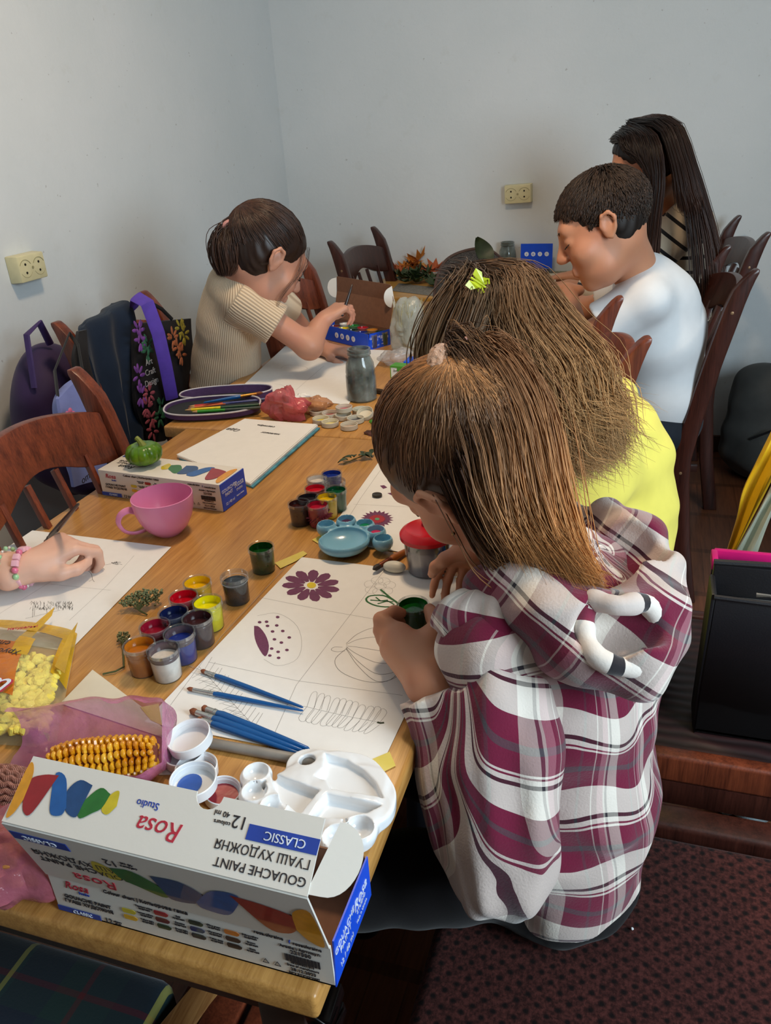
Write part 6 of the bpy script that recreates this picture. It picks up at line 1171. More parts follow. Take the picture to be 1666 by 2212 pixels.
# ------------------------------------------------ boy in white
def boy_white():
    O = np.array((.07, 2.33, .46)); g = thing('person', 'boy with short dark hair in white T-shirt and dark jeans painting at the far table', 'person', O)
    H = headframe(atd(1303, 490, 2.10), (-.90, -.36, -.28), (-.34, .92, .2), 1.14)
    neck = np.array((-.055, 2.16, .985)); chest = np.array((.02, 2.20, .84)); sl = np.array((-.005, 2.095, .905)); sr = np.array((-.01, 2.33, .915))
    el = np.array((-.17, 2.10, .80)); wl = atd(1226, 628, 2.42); S = SDF((-.66, 1.9, .42), (.26, 2.75, 1.26), .0042)
    head_sdf(S, H, neck, .05); S.chain([(.06, 2.28, .52), chest, neck], [.10, .07, .045], .04, flat=((1, 0, 0), .8))
    S.chain([chest+(0, 0, .05), sl, el, wl], [.04, .034, .034, .024], .02); hand_sdf(S, wl, cv(-.75, .1, -.45), cv(.0, .9, .3), 1, [(38, 50, 35), (42, 55, 35), (48, 55, 35), (50, 55, 35)], 1.0)
    er = np.array((-.17, 2.48, .80)); wr = np.array((-.30, 2.66, .80)); S.chain([chest+(0, 0, .05), sr, er, wr], [.04, .034, .034, .024], .02); hand_sdf(S, wr, np.array((-.7, .6, -.1)), np.array((0, 0, 1)), -1, [(20, 25, 20)]*4, 1.)
    sdf_obj(S, 'body', m_skinA, g, O); brows(H, g, O)
    T = SDF((-.52, 2.0, -.01), (.28, 2.62, .66), .006); T.chain([(.05, 2.28, .53)]*2, [.122, .122], .03, flat=((0, 0, 1), .82))
    for q in (-1, 1): T.chain([(.05, 2.29+q*.07, .52), (-.32, 2.32+q*.12, .53), (-.36, 2.32+q*.12, .06)], [.088, .066, .045], .03)
    sdf_obj(T, 'jeans', cloth_mat('denim_navy', (30, 38, 48), 700, var=.2), g, O)
    wm = cloth_mat('white_cotton', (226, 228, 230), 1500, .85, .1, .03); f = rfolds(4, 18, 44, (.6, .6, 1.2)); f2 = rfolds(5, 30, 45, (.8, .8, .9))
    tee('t_shirt', O, g, wm, [np.array(v) for v in ((.055, 2.285, .50), (.055, 2.28, .62), (.025, 2.24, .80), (-.02, 2.20, .92))], [.124, .132, .132, .088], [([chest+(0, 0, .05), sl, sl*.35+el*.65], [.07, .055, .062]), ([chest+(0, 0, .05), sr, sr*.4+er*.6], [.07, .054, .058])], .0045, [((0, 2.29, .505), (0, 0, -1)), (sl*.38+el*.62, el-sl, .13), (sr*.38+er*.62, er-sr, .13)], f+f2, .0024, .84, (1, 0, 0), ak=.07)
    hm = hair_mat('hair_short_dark', (34, 26, 22), (48, 36, 30), (66, 50, 40), .5)
    hc = hair_cap(H, 'hair', hm, g, O, 1.045, .004, .86)
    D = scalp_dirs(9000, hairline); root = H['p']+((CR_C+D*CR_R*1.03)*H['s'])@H['R'].T
    flow = np.stack([D[:, 0]*.5, .85-0*D[:, 1], -.45-.5*np.abs(D[:, 0])], 1); wq = np.clip((D[:, 1]+.5)/.7, 0, 1)[:, None]; flow = flow*wq+(1-wq)*np.stack([D[:, 0]*.3, -.1+0*D[:, 1], -1+0*D[:, 1]], 1); flow /= np.linalg.norm(flow, axis=1, keepdims=True)
    Ln = .020+.018*np.clip(D[:, 2], 0, 1)+.010*np.clip(D[:, 1], 0, 1); K = 6; P = np.zeros((len(D), K, 3)); 
    for k in range(K):
        t = k/(K-1.); q = D+flow*(Ln*t/.085)[:, None]; q /= np.linalg.norm(q, axis=1, keepdims=True); rr_ = 1.03+.10*math.sin(pi*.6*t)*np.clip(D[:, 2]+.6, .2, 1)
        P[:, k] = H['p']+((CR_C+q*CR_R*rr_[:, None])*H['s'])@H['R'].T+RS.normal(size=(len(D), 3))*.0012*t
    strands(P, RS.uniform(.0009, .0014, len(P)), 'short_hair', hm, hc, origin=O)
    return wl
wl_boy = boy_white()
# ------------------------------------------------ girl in stripes
def girl_stripes():
    O = np.array((.12, 3.0, .46)); g = thing('person', 'child with very long dark hair in cream top with black stripes behind the boy', 'person', O)
    H = headframe(atd(1398, 352, 2.72), (-.86, -.34, -.40), (-.22, .95, .2), 1.10)
    neck = np.array((.0, 2.82, 1.09)); chest = np.array((.09, 2.87, .93)); sl = np.array((.08, 2.72, 1.015)); sr = np.array((.06, 3.02, 1.02)); el = np.array((-.08, 2.70, .80)); er = np.array((-.1, 3.08, .80)); wl = np.array((-.28, 2.93, .785)); wr = np.array((-.28, 3.12, .785))
    S = SDF((-.5, 2.5, .42), (.32, 3.35, 1.42), .0055); head_sdf(S, H, neck, .042); S.chain([(.12, 2.96, .53), chest, neck], [.10, .07, .042], .04, flat=((1, 0, 0), .8))
    for a, b, c_, sd in ((sl, el, wl, 1), (sr, er, wr, -1)):
        S.chain([chest+(0, 0, .05), a, b, c_], [.04, .033, .03, .021], .02); hand_sdf(S, c_, np.array((-1, .1, -.05)), np.array((0, 0, 1)), -sd, [(15, 20, 15)]*4, .95)
    sdf_obj(S, 'body', m_skinA, g, O); brows(H, g, O)
    T = SDF((-.46, 2.7, -.01), (.32, 3.25, .68), .008); T.chain([(.12, 2.97, .53)]*2, [.14, .14], .03, flat=((0, 0, 1), .82))
    for q in (-1, 1): T.chain([(.1, 2.97+q*.07, .52), (-.26, 2.98+q*.11, .53), (-.30, 2.98+q*.11, .06)], [.085, .064, .045], .03)
    sdf_obj(T, 'trousers', m_black, g, O)
    t = NT('striped_jersey'); sx = t.n('ShaderNodeSeparateXYZ'); t.l(t.attr('pc'), sx.inputs[0]); v = t.math('FRACT', t.math('DIVIDE', sx.outputs[1], .044))
    t.set(col=t.ramp(v, [(0, rgb(216, 200, 176)), (.76, rgb(26, 22, 24))], 'CONSTANT'), rough=.9, sheen=.2); t.bump(t.noise(900.), .1, .001)
    def tat(V):
        a = V*0; a[:, 1] = V[:, 2]-.12*np.abs(V[:, 1]-2.87)*0+2; d = np.linalg.norm(V-chest, axis=1); dn = V[:, 2]
        for s_, e_ in ((sl, el), (sr, er)):
            ax = (e_-s_)/np.linalg.norm(e_-s_); q = (V-s_)@ax; r = np.linalg.norm(V-s_-q[:, None]*ax, axis=1); m = (q > -.01) & (r < .075) & (np.abs(V[:, 1]-s_[1]) < .08); a[m, 1] = -q[m]+3
        return {'pc': a}
    tee('striped_top', O, g, t.m, [np.array(v) for v in ((.14, 2.97, .50), (.13, 2.95, .64), (.10, 2.90, .86), (.05, 2.86, 1.0))], [.128, .128, .122, .08], [([chest+(0, 0, .06), sl, el+(.02, 0, .0), el*.4+wl*.6], [.08, .058, .052, .045]), ([sr, er, er*.4+wr*.6], [.06, .055, .045])], .005, [((0, 2.97, .505), (0, 0, -1))], rfolds(4, 25, 51), .003, .8, (1, 0, 0), tat)
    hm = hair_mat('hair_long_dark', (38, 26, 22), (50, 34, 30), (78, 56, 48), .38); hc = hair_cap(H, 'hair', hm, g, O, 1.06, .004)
    D = scalp_dirs(3000, hairline); N = len(D); K = 16; tl = np.array((0, -.035, .1)); 
    A = lambda *p: [atd(*q) for q in p]; pc = lambda q: np.array(pts_curve(q, K))
    topc = HL(H, (0, -.0, .112)); fr = HL(H, (-.0, .06, .095))
    G = [pc([fr]+A((1340, 300, 2.64), (1352, 322, 2.62), (1400, 345, 2.60), (1405, 420, 2.60), (1412, 500, 2.58), (1405, 560, 2.60))),
         pc([topc]+A((1415, 300, 2.58), (1430, 380, 2.55), (1420, 470, 2.56), (1412, 540, 2.58), (1405, 590, 2.6))),
         pc([topc]+A((1455, 270, 2.66), (1492, 360, 2.62), (1520, 450, 2.62), (1543, 540, 2.62), (1556, 640, 2.62), (1558, 740, 2.62))),
         pc([topc]+A((1440, 262, 2.74), (1475, 320, 2.78), (1500, 400, 2.74), (1530, 500, 2.70), (1548, 600, 2.68), (1556, 700, 2.68)))]
    def lock(N, al, sd, rd, nm):
        a = RS.dirichlet(al, N); GP = sum(a[:, i:i+1, None]*G[i] for i in range(4)); tt = np.linspace(0, 1, K); cl = RS.normal(size=(50, 3)); cid = RS.randint(0, 50, N)
        GP = GP+(cl[cid]*.6+RS.normal(size=(N, 3))*.5)[:, None]*(.006+sd*tt)[None, :, None]; strands(GP, RS.uniform(.0009, .0015, N), nm, hm, g, np.clip(cl[cid, 0]*.2+.4+RS.normal(size=N)*.12, 0, 1), O)
    G0 = G; G = [G0[0], G0[1]]; LK = lambda Gs, N, sd, nm: None
    def lock2(Gs, N, sd, nm):
        a = RS.rand(N, 1, 1)**1.; GP = Gs[0]*a+Gs[1]*(1-a); tt = np.linspace(0, 1, K); cl = RS.normal(size=(40, 3)); cid = RS.randint(0, 40, N)
        GP = GP+(cl[cid]*.6+RS.normal(size=(N, 3))*.5)[:, None]*(.006+sd*tt)[None, :, None]; strands(GP, RS.uniform(.0008, .0013, N), nm, hm, g, np.clip(cl[cid, 0]*.2+.4+RS.normal(size=N)*.12, 0, 1), O)
    lock2([G0[0], G0[1]], 2400, .003, 'front_hair'); lock2([G0[2], G0[3]], 2000, .002, 'back_hair')
    mid = pc([topc]+A((1430, 270, 2.60), (1470, 360, 2.58), (1490, 440, 2.58), (1500, 520, 2.58), (1505, 600, 2.58), (1500, 660, 2.6))); lock2([mid, G0[2]], 160, .008, 'thin_lock'); up_ = pc([topc]+A((1425, 275, 2.60), (1450, 330, 2.57), (1462, 380, 2.56), (1466, 410, 2.56), (1470, 430, 2.57), (1474, 450, 2.58))); lock2([up_, pc([topc]+A((1450, 270, 2.62), (1480, 340, 2.59), (1495, 390, 2.58), (1502, 420, 2.58), (1508, 440, 2.58), (1512, 460, 2.6)))], 1500, .006, 'upper_hair'); P = scalp_paths(H, D, tl, (1.05, 1.09), 8, .03); strands(P, RS.uniform(.0009, .0014, N), 'crown_hair', hm, hc, origin=O)
    b = MB(); b.sphere(Vector(HL(H, (0, .09, -.01))-O), .001, 6)
girl_stripes()
# ------------------------------------------------ girl in beige
def girl_beige():
    O = np.array((-1.14, 1.99, .46)); g = thing('person', 'child in ribbed beige short-sleeved top with dark ponytail painting by the opened blue paint box', 'person', O)
    H = headframe(atd(574, 552, 2.08), (.72, -.34, -.60), (.30, .90, .22), 1.08)
    neck = atd(508, 598, 2.12); chest = atd(507, 660, 2.17); sr = atd(528, 652, 2.08); sl = chest+np.array((.02, .13, .03))
    el = atd(668, 748, 2.08); wr = atd(700, 690, 2.12); S = SDF((-1.42, 1.6, .42), (-.55, 2.35, 1.2), .0038)
    head_sdf(S, H, neck, .040); S.chain([(-1.2, 2.06, .52), atd(487, 800, 2.28), chest, neck], [.09, .070, .055, .038], .04, flat=((1, 0, 0), .85))
    S.chain([chest+(0, 0, .03), sr, el, wr], [.04, .032, .032, .020], .02); hand_sdf(S, wr, cv(.62, .55, -.3), cv(-.2, .65, .5), -1, [(30, 48, 35), (38, 55, 35), (50, 60, 35), (58, 60, 35)], .92, [(.018, .012, -.010), (.030, .036, -.022), (.030, .060, -.032), (.022, .076, -.036)])
    er = np.array((-.98, 2.20, .77)); w2 = np.array((-.86, 2.05, .772)); S.chain([chest+(0, 0, .03), sl, er, w2], [.045, .036, .030, .02], .02); hand_sdf(S, w2, np.array((1, -.2, 0)), np.array((0, 0, 1)), 1, [(15, 20, 15)]*4, .92)
    sdf_obj(S, 'body', m_skinC, g, O); brows(H, g, O)
    T = SDF((-1.45, 1.8, -.01), (-.65, 2.2, .64), .006); T.chain([(-1.2, 2.0, .53)]*2, [.115, .115], .03, flat=((0, 0, 1), .8))
    for q in (-1, 1): T.chain([(-1.18, 2.0+q*.06, .52), (-.84, 2.0+q*.09, .53), (-.80, 2.0+q*.09, .06)], [.078, .058, .04], .03)
    sdf_obj(T, 'shorts', cloth_mat('brown_cloth', (70, 48, 42), 700), g, O)
    t = NT('ribbed_beige'); sx = t.n('ShaderNodeSeparateXYZ'); t.l(t.attr('pc'), sx.inputs[0]); r_ = t.math('SINE', t.math('MULTIPLY', sx.outputs[0], 2*pi/.0075))
    t.set(col=t.ramp(t.math('MULTIPLY_ADD', r_, .5, .5), [(0, rgb(176, 152, 126)), (.6, rgb(214, 194, 166))]), rough=.9, sheen=.2, spec=.2); t.bump(r_, .6, .0012)
    def tat(V):
        a = capsule_attr(V, [(atd(480, 850, 2.30), atd(500, 600, 2.1))], .10)['pc']; ax = (el-sr)/np.linalg.norm(el-sr); q = (V-sr)@ax; D_ = V-sr-q[:, None]*ax; r = np.linalg.norm(D_, axis=1); m = (q > -.02) & (r < .07)
        e1 = np.cross(ax, (0, 0, 1)); e1 /= np.linalg.norm(e1); e2 = np.cross(ax, e1); a[m, 0] = (np.arctan2(D_@e2, D_@e1)*.055)[m]; return {'pc': a}
    tee('ribbed_top', O, g, t.m, [atd(480, 850, 2.30), atd(490, 775, 2.26), atd(502, 690, 2.19), atd(497, 622, 2.13)], [.100, .098, .094, .062], [([chest+(0, 0, .03), sr, sr*.50+el*.50], [.06, .055, .056]), ([chest+(0, 0, .03), sl, sl*.5+er*.5], [.06, .052, .052])], .0038, [(atd(482, 822, 2.29), (0, 0, -1)), (sr*.50+el*.50, el-sr, .10), (sl*.5+er*.5, er-sl, .10)], rfolds(3, 30, 61), .002, .85, (1, 0, 0), tat)
    hm = hair_mat('hair_dark_brown', (44, 31, 26), (60, 43, 36), (80, 56, 46), .38); hc = hair_cap(H, 'hair', hm, g, O, 1.05, .0035)
    tl = np.array((0, -.095, .040)); D = scalp_dirs(4200, hairline); P = scalp_paths(H, D, tl, (1.055, 1.10), 9, .03); strands(P, RS.uniform(.0008, .0013, len(P)), 'combed_hair', hm, hc, origin=O)
    tie = atd(497, 492, 2.06); G = [np.array(pts_curve([HL(H, (0, -.085, .05)), tie, atd(470, 515, 2.07), atd(464, 555, 2.07), atd(472, 592, 2.07)], 12)), np.array(pts_curve([HL(H, (0, -.085, .05)), tie, atd(500, 530, 2.02), atd(505, 570, 2.02), atd(498, 592, 2.02)], 12))]
    N = 1500; a = RS.rand(N, 1, 1); tt = np.linspace(0, 1, 12); GP = G[0]*a+G[1]*(1-a)+RS.normal(size=(N, 1, 3))*(.003+.0055*np.sin(pi*tt))[None, :, None]; strands(GP, RS.uniform(.0008, .0013, N), 'ponytail', hm, g, None, O)
    b = MB(); b.tube([Vector(tie+cv(.5*math.cos(t), .3*math.cos(t), 0)*.028+cv(-.15, .25, .9)*math.sin(t)*.02-O) for t in np.linspace(0, 2*pi, 20)], .007, 8); b.build('hair_tie', M('dusty_pink_tie', (186, 132, 126), .9), g)
    gs = [[HL(H, (.05, .05, .06)), HL(H, (.068, .06, .0)), HL(H, (.07, .05, -.06)), HL(H, (.05, .06, -.1))], [HL(H, (.05, .06, .06)), HL(H, (.064, .068, .02)), HL(H, (.062, .066, -.03))]]
    GP = np.array([np.array(pts_curve(gs[i % 2], 8))+RS.normal(size=3)*.003 for i in range(16)]); strands(GP, np.full(16, .0004), 'face_locks', hm, g, None, O)
    return wr, HL(H, (0, 0, 0))
wr_beige, _ = girl_beige()
# ------------------------------------------------ drawing arm at the left edge
def left_child():
    O = np.array((-1.10, .50, .46)); g = thing('person', 'person reaching in from the left edge, pale bare forearm with bead bracelets, drawing', 'person', O)
    wr = at(62, 1226, .787); el = at(-260, 1235, .79); sh = np.array((-1.13, .40, .93)); S = SDF((-1.30, .2, .42), (-.55, 1.02, 1.34), .0042)
    H = dict(p=np.array((-1.02, .38, 1.12)), R=np.stack([np.array((0, -1., 0)), np.array((.86, 0, -.5)), np.array((.5, 0, .86))], 1), s=1.05)
    head_sdf(S, H, (-1.10, .36, 1.0), .042); S.chain([(-1.16, .36, .52), (-1.14, .36, .80), (-1.10, .36, 1.0)], [.11, .1, .045], .04, flat=((1, 0, 0), .8))
    S.chain([(-1.13, .38, .88), sh, el, wr*.4+el*.6, wr], [.05, .040, .034, .032, .0225], .012); S.chain([(-1.13, .34, .88), (-1.12, .24, .92), (-1.02, .26, .79)], [.05, .04, .034], .02)
    hv = at(140, 1180, .80)-wr; L = hand_sdf(S, wr, hv, (.12, .0, 1), 1, [(42, 62, 40), (50, 72, 42), (58, 80, 42), (62, 82, 42)], .98, [(.020, .010, -.008), (.036, .030, -.014), (.040, .052, -.020), (.032, .072, -.024)])
    sdf_obj(S, 'body', m_skinB, g, O); brows(H, g, O)
    hm = hair_mat('hair_brown_plain', (50, 34, 26), (74, 52, 38), (110, 80, 56)); hair_cap(H, 'hair', hm, g, O, 1.08)
    tee('t_shirt', O, g, cloth_mat('pink_cotton', (214, 150, 160), 1200), [np.array(v) for v in ((-1.16, .36, .48), (-1.15, .36, .7), (-1.13, .36, .88))], [.145, .145, .11], [([sh, sh*.55+el*.45], [.055, .052]), ([(-1.12, .25, .92), (-1.07, .25, .85)], [.055, .052])], .006, [((0, 0, .5), (0, 0, -1))], rfolds(3, 25, 71), .002, .8, (1, 0, 0))
    T = SDF((-1.35, .15, -.01), (-.7, .6, .62), .008); T.chain([(-1.16, .36, .53)]*2, [.13, .13], .03, flat=((0, 0, 1), .8))
    for q in (-1, 1): T.chain([(-1.16, .36+q*.07, .52), (-.85, .36+q*.09, .53), (-.82, .36+q*.09, .06)], [.08, .06, .04], .03)
    sdf_obj(T, 'trousers', m_black, g, O)
    # bracelets
    ax = (wr-el)/np.linalg.norm(wr-el); e1 = np.cross(ax, (0, 0, 1.)); e1 /= np.linalg.norm(e1); e2 = np.cross(e1, ax)
    cols = {'p': M('bead_rose', (214, 110, 140), .3), 'l': M('bead_blush', (232, 178, 190), .3), 'g': M('bead_lime', (136, 206, 20), .3), 'w': M('bead_pearl', (226, 214, 200), .2), 'm': M('bead_mint', (160, 200, 150), .3)}
    for base, seq, r, kd in ((wr-ax*.006, 'lplllwgwpplwpplmpl', .0285, .0048), (wr-ax*.030, 'mwmwmmwmwmmwmwmmwm', .0305, .0034)):
        br = thing('bracelet', 'bracelet of pink, blush and lime beads around the wrist' if kd > .004 else 'bracelet of small mint beads higher on the forearm', 'bracelet', base)
        for i, ch in enumerate(seq):
            a = 2*pi*i/len(seq)+1.1; c_ = (e1*math.cos(a)+e2*math.sin(a)*.97)*r; b = MB()
            if ch in 'gl': b.box(Vector(c_), (kd*1.9, kd*1.9, kd*1.4), frame((0, 0, 0), ax, np.cross(ax, c_)).to_3x3()); b.build('bead', cols[ch], br, bevel=.0008)
            else: b.sphere(Vector(c_), kd*(.6 if ch == 'w' else 1), 10); b.build('bead', cols[ch], br)
    return L
Lh = left_child()
A_ = lambda L: [Vector(atd(*q))-Vector(p) for q in L]
arch = pts_curve(A_([(938, 655, 2.62), (944, 605, 2.66), (962, 565, 2.70), (1000, 544, 2.72), (1050, 538, 2.74), (1085, 560, 2.76)]), 30); arch2 = pts_curve(A_([(950, 658, 2.52), (968, 622, 2.54), (1000, 594, 2.56), (1035, 580, 2.58), (1062, 577, 2.60), (1090, 600, 2.62)]), 30)
zlo = min(v[2] for v in arch+arch2); arch = [v-np.array((0, 0, zlo-.002)) if False else v for v in arch]; base_z = -(p[2]-TZ)
V = [tuple(v) for v in arch]+[tuple(v) for v in arch2]+[(v[0], v[1], .003) for v in arch2]+[(v[0], v[1], .003) for v in arch]; n = 30
F = [(i, i+1, n+i+1, n+i) for i in range(n-1)]+[(n+i, n+i+1, 2*n+i+1, 2*n+i) for i in range(n-1)]+[(3*n+i, 3*n+i+1, i+1, i) for i in range(n-1)]+[(2*n+i, 2*n+i+1, 3*n+i+1, 3*n+i) for i in range(n-1)]
b = MB(); b.add(V, F); b.build('mesh_body', m_mesh.m, g, smooth=False); m_pip = M('piping_brown', (74, 54, 50), .6)
for a in (arch, arch2): b = MB(); b.tube([tuple(v) for v in a], .006, 8); b.build('piping', m_pip, g)
def bigleaf(label, P, col, name='green_leaf', w=.28):
    P = [Vector(q) for q in P]; o_ = P[0]; d = P[-1]-P[0]; s_ = d.cross(Vector(cv(0, 0, 1))).normalized(); L = d.length; V = []; n = 12
    for i in range(n+1):
        t_ = i/n; c_ = Vector(pts_curve(P, n+1)[i])-o_; ww = L*w*math.sin(pi*min(1, t_*.96+.02))**.8+.0005; V += [c_-s_*ww, c_+Vector(cv(0, 0, -.006)), c_+s_*ww]
    F = [(i*3+k, i*3+k+1, i*3+k+4, i*3+k+3) for i in range(n) for k in (0, 1)]; m0 = len(V); V += [v+Vector(cv(0, 0, -.001)) for v in V]; b = MB(); b.add(V, F+[tuple(m0+k for k in f[::-1]) for f in F]); ob = b.build(name, M('leafmat_'+name, col, .5, .25, 60), None); ob.location = o_; return tag(ob, label, 'leaf')
bigleaf('single large dark green leaf poking up out of the mesh bag', [atd(1060, 572, 2.64), atd(1048, 545, 2.66), atd(1030, 512, 2.66)], (38, 56, 30))
glass_jar('far glass jar standing by the back wall left of the small blue box', at(1096, 590), 1.05, (110, 104, 88), .4)
p = at(1156, 597); g = thing('paint_box', 'small dark paint box with upright blue lid by the back wall', 'paint box', p, -.05); b = MB(); b.box((0, 0, .012), (.105, .060, .024)); b.build('tray', M('tray_dark', (52, 46, 44), .5), g, bevel=.001); b = MB(); b.box((-.002, .032, .074), (.128, .0025, .096)); f = b.build('lid_panel', m_blue, g, smooth=False)
for k in range(4):
    T = frame((-.042+k*.027, .0305, .082), (1, 0, 0), (0, 0, 1)); b = MB(); b.lathe([(0, 0), (.0088, 0), (.0088, .0005), (0, .0005)], 20); ob = b.build('round_icon', m_wprint, f); ob.data.transform(T); text_mesh('g@f>'[k], .009, m_blue, f, 'lettering', T@Matrix.Translation((0, 0, .0007)))
sheet('pale sheet the boy is painting on at the far table', [(1172, 590), (1290, 590), (1296, 628), (1150, 622)], m_creamp)
sheet('patterned newspaper along the wall end of the far table', [(1185, 577), (1310, 580), (1310, 589), (1180, 589)], M('newsprint_flowers', (140, 136, 116), .8, .5, 160), name='newspaper', cat='newspaper')
hb = Vector(wl_boy)+Vector(cv(-.055, .012, .01)); bloom('dried magenta flower held in the boy\'s fist', hb-Vector((0, 0, .01)), (112, 26, 72), .024, 16)
brush('thin dark brush in the boy\'s hand', hb+Vector(cv(.085, -.018, .0)), hb+Vector(cv(-.03, .01, -.03)), .0030, m_brush_d, M('ferrule_bronze', (140, 90, 50), .3, metal=.7), m_bristd)
hw = Vector(wr_beige)+Vector(cv(.055, .045, -.02)); brush('short dark brush held up by the child in beige', hw+Vector(cv(-.01, -.03, -.01)), hw+Vector(cv(.018, .052, .0)), .0034, m_brush_d, m_ferr, m_bristd)
brush('dark-tipped brush in the pale hand at the left edge', Vector(at(98, 1172, .775)), Vector(at(170, 1088, .89)), .0034, m_brush_d, M('ferrule_dull', (90, 80, 74), .35, metal=.6), m_bris)
# ================================================================= BAGS AND CLOTHES ON THE LEFT CHAIRS
def drape(name, label, cat, Lp, Rp, X, mat, n=18, m=26, fold_=.012, th=.004, k=5., seed=1., parent=None, back=0.):
    Lc = pts_curve([onplane(x, y, 0, X+dx) for x, y, dx in Lp], m); Rc = pts_curve([onplane(x, y, 0, X+dx) for x, y, dx in Rp], m); o_ = sum(Lc+Rc)/(2*m); V = []
    for lay in (0, 1):
        for j in range(m):
            for i in range(n):
                u = i/(n-1); p_ = Lc[j]*(1-u)+Rc[j]*u; fo = fold_*(.3+.7*j/m)*math.sin(u*k*pi+seed+j*.08)+.006*nz(p_, 12, seed); V.append(p_-o_+np.array((fo+th*(1-lay*2)-lay*back*math.sin(pi*u)*math.sin(pi*(j+.5)/m)**.5, 0, 0)))
    q = n*m; F = [(j*n+i, j*n+i+1, (j+1)*n+i+1, (j+1)*n+i) for j in range(m-1) for i in range(n-1)]; F += [tuple(q+v for v in f[::-1]) for f in F]
    for i in range(n-1): F += [(i, q+i, q+i+1, i+1), ((m-1)*n+i, (m-1)*n+i+1, q+(m-1)*n+i+1, q+(m-1)*n+i)]
    for j in range(m-1): F += [(j*n, (j+1)*n, q+(j+1)*n, q+j*n), (j*n+n-1, q+j*n+n-1, q+(j+1)*n+n-1, (j+1)*n+n-1)]
    b = MB(); b.add(V, F)
    if parent: ob = b.build(name, mat, parent); ob.location = Vector(o_)-parent.location; return ob, o_
    g = thing(name, label, cat, o_); b.build('cloth', mat, g); return g, o_
m_navy = cloth_mat('navy_fleece', (24, 36, 54), 500, .95, .2); m_blk2 = cloth_mat('black_nylon', (20, 19, 22), 500, .6)
jk, jo_ = drape('jacket', 'navy fleece jacket hung over the back of the left chair', 'jacket', [(186, 700, -.05), (166, 712, .02), (188, 790, .045), (225, 890, .06), (258, 985, .065)], [(240, 655, -.05), (282, 655, .02), (300, 740, .045), (306, 850, .06), (306, 955, .065)], -1.29, m_navy, fold_=.016, k=4.5)
drape('black_strap_bag', 'black nylon bag strap hanging beside the navy jacket', 'strap', [(168, 716, .02), (160, 790, .06), (196, 900, .07), (262, 1010, .08)], [(184, 712, .02), (192, 790, .06), (228, 900, .07), (284, 1005, .08)], -1.27, m_blk2, n=6, fold_=.002)
g, o_ = drape('tote_bag', 'lavender blue tote bag with pink blossoms hanging between the two left chairs', 'bag', [(122, 862, .0), (126, 900, .01), (138, 975, .02), (156, 1052, .03)], [(182, 806, .0), (196, 880, .01), (222, 960, .02), (232, 1030, .03)], -1.17, cloth_mat('lavender_cotton', (116, 128, 186), 900, .85), fold_=.004, k=2, back=.05)
T = frame(onplane(186, 1032, 0, -1.125)-o_, (0, 1, .12), (0, 0, 1)); text_mesh('omi', .022, m_ink, g, 'lettering', T, shear=.2)
b = MB()
for cx_, cy_ in ((157, 905), (168, 965), (152, 898)):
    c_ = Vector(onplane(cx_, cy_, 0, -1.128)-o_)
    for k in range(5): a = 2*pi*k/5; b.sphere(c_+Vector((0, .010*math.cos(a), .010*math.sin(a))), .007, 8, (.2, 1, 1))
b.build('pink_blossom', M('blossom_pink', (206, 110, 150), .8), g)
b = MB(); b.tube([Vector(q)-Vector(o_) for q in (onplane(126, 866, 0, -1.17), onplane(118, 800, 0, -1.22), onplane(150, 720, 0, -1.27), onplane(168, 745, 0, -1.22), onplane(180, 812, 0, -1.17))], .006, 8, flat=.4); b.build('strap', m_blk2, g)
p = onplane(128, 850, 0, -1.40); g = thing('backpack', 'dark purple backpack squeezed between the left chair and the wall', 'backpack', (-1.42, p[1], .52)); S = SDF((-1.54, p[1]-.17, .42), (-1.28, p[1]+.17, 1.0), .006); S.ell((-1.42, p[1], .70), (.085, .13, .20), None, .02); S.ell((-1.36, p[1]-.01, .62), (.06, .10, .11), None, .03); S.disp(lambda P: fold(P, rfolds(4, 30, 77), .003)); sdf_obj(S, 'bag_body', cloth_mat('purple_nylon', (52, 36, 74), 500, .6), g, (-1.42, p[1], .52))
b = MB(); b.tube([(.03, .0, .38), (.04, -.03, .44), (.03, -.07, .42), (.04, -.10, .30)], .009, 8, flat=.5); b.build('strap', M('strap_purple', (60, 40, 96), .7), g)
# black bag with printed flowers and lettering
g, o_ = drape('art_bag', 'black bag printed with flowers and ART CRAFT DESIGN lettering, purple shoulder strap', 'bag', [(286, 700, 0), (286, 790, .02), (292, 880, .03), (318, 960, .02)], [(412, 688, 0), (414, 780, .02), (398, 870, .03), (372, 945, .02)], -1.24, M('print_black', (20, 18, 22), .6, .3, 30), n=20, fold_=.006, k=3, back=.07)
on = lambda x, y, dz=.014: Vector(onplane(x, y, 0, -1.225+dz))-Vector(o_)
for s_, x, y in (('Art', 322, 782), ('Craft', 325, 803), ('Design', 328, 825)): text_mesh(s_, .022, M('print_white_dim', (160, 158, 160), .6), g, 'lettering', frame(on(x, y, .028), (0, 1, -.05), (0, 0, 1)))
for nm_, c_, L in (('printed_violet', (110, 60, 140), ((300, 715), (304, 735), (300, 812), (306, 855))), ('printed_leaf', (40, 92, 66), ((320, 745), (345, 900), (350, 880), (318, 760))), ('printed_pineapple', (150, 70, 84), ((318, 880), (326, 905), (330, 930), (322, 850))), ('printed_fox', (150, 84, 50), ((374, 730), (384, 750), (392, 765))), ('printed_yellow', (150, 140, 50), ((390, 710), (398, 722)))):
    K_ = random.Random(len(nm_)*3); pm_ = M(nm_, c_, .6, .4, 90)
    for x, y in L:
        b = MB(); c0 = on(x, y, .026)
        for k in range(7): a = 2*pi*k/7+K_.random(); b.sphere(c0+Vector((0, .016*math.cos(a), .020*math.sin(a))), .010, 8, (.15, .5, 1.2), Matrix.Rotation(a+hpi, 3, 'X'))
        b.build(nm_, pm_, g)
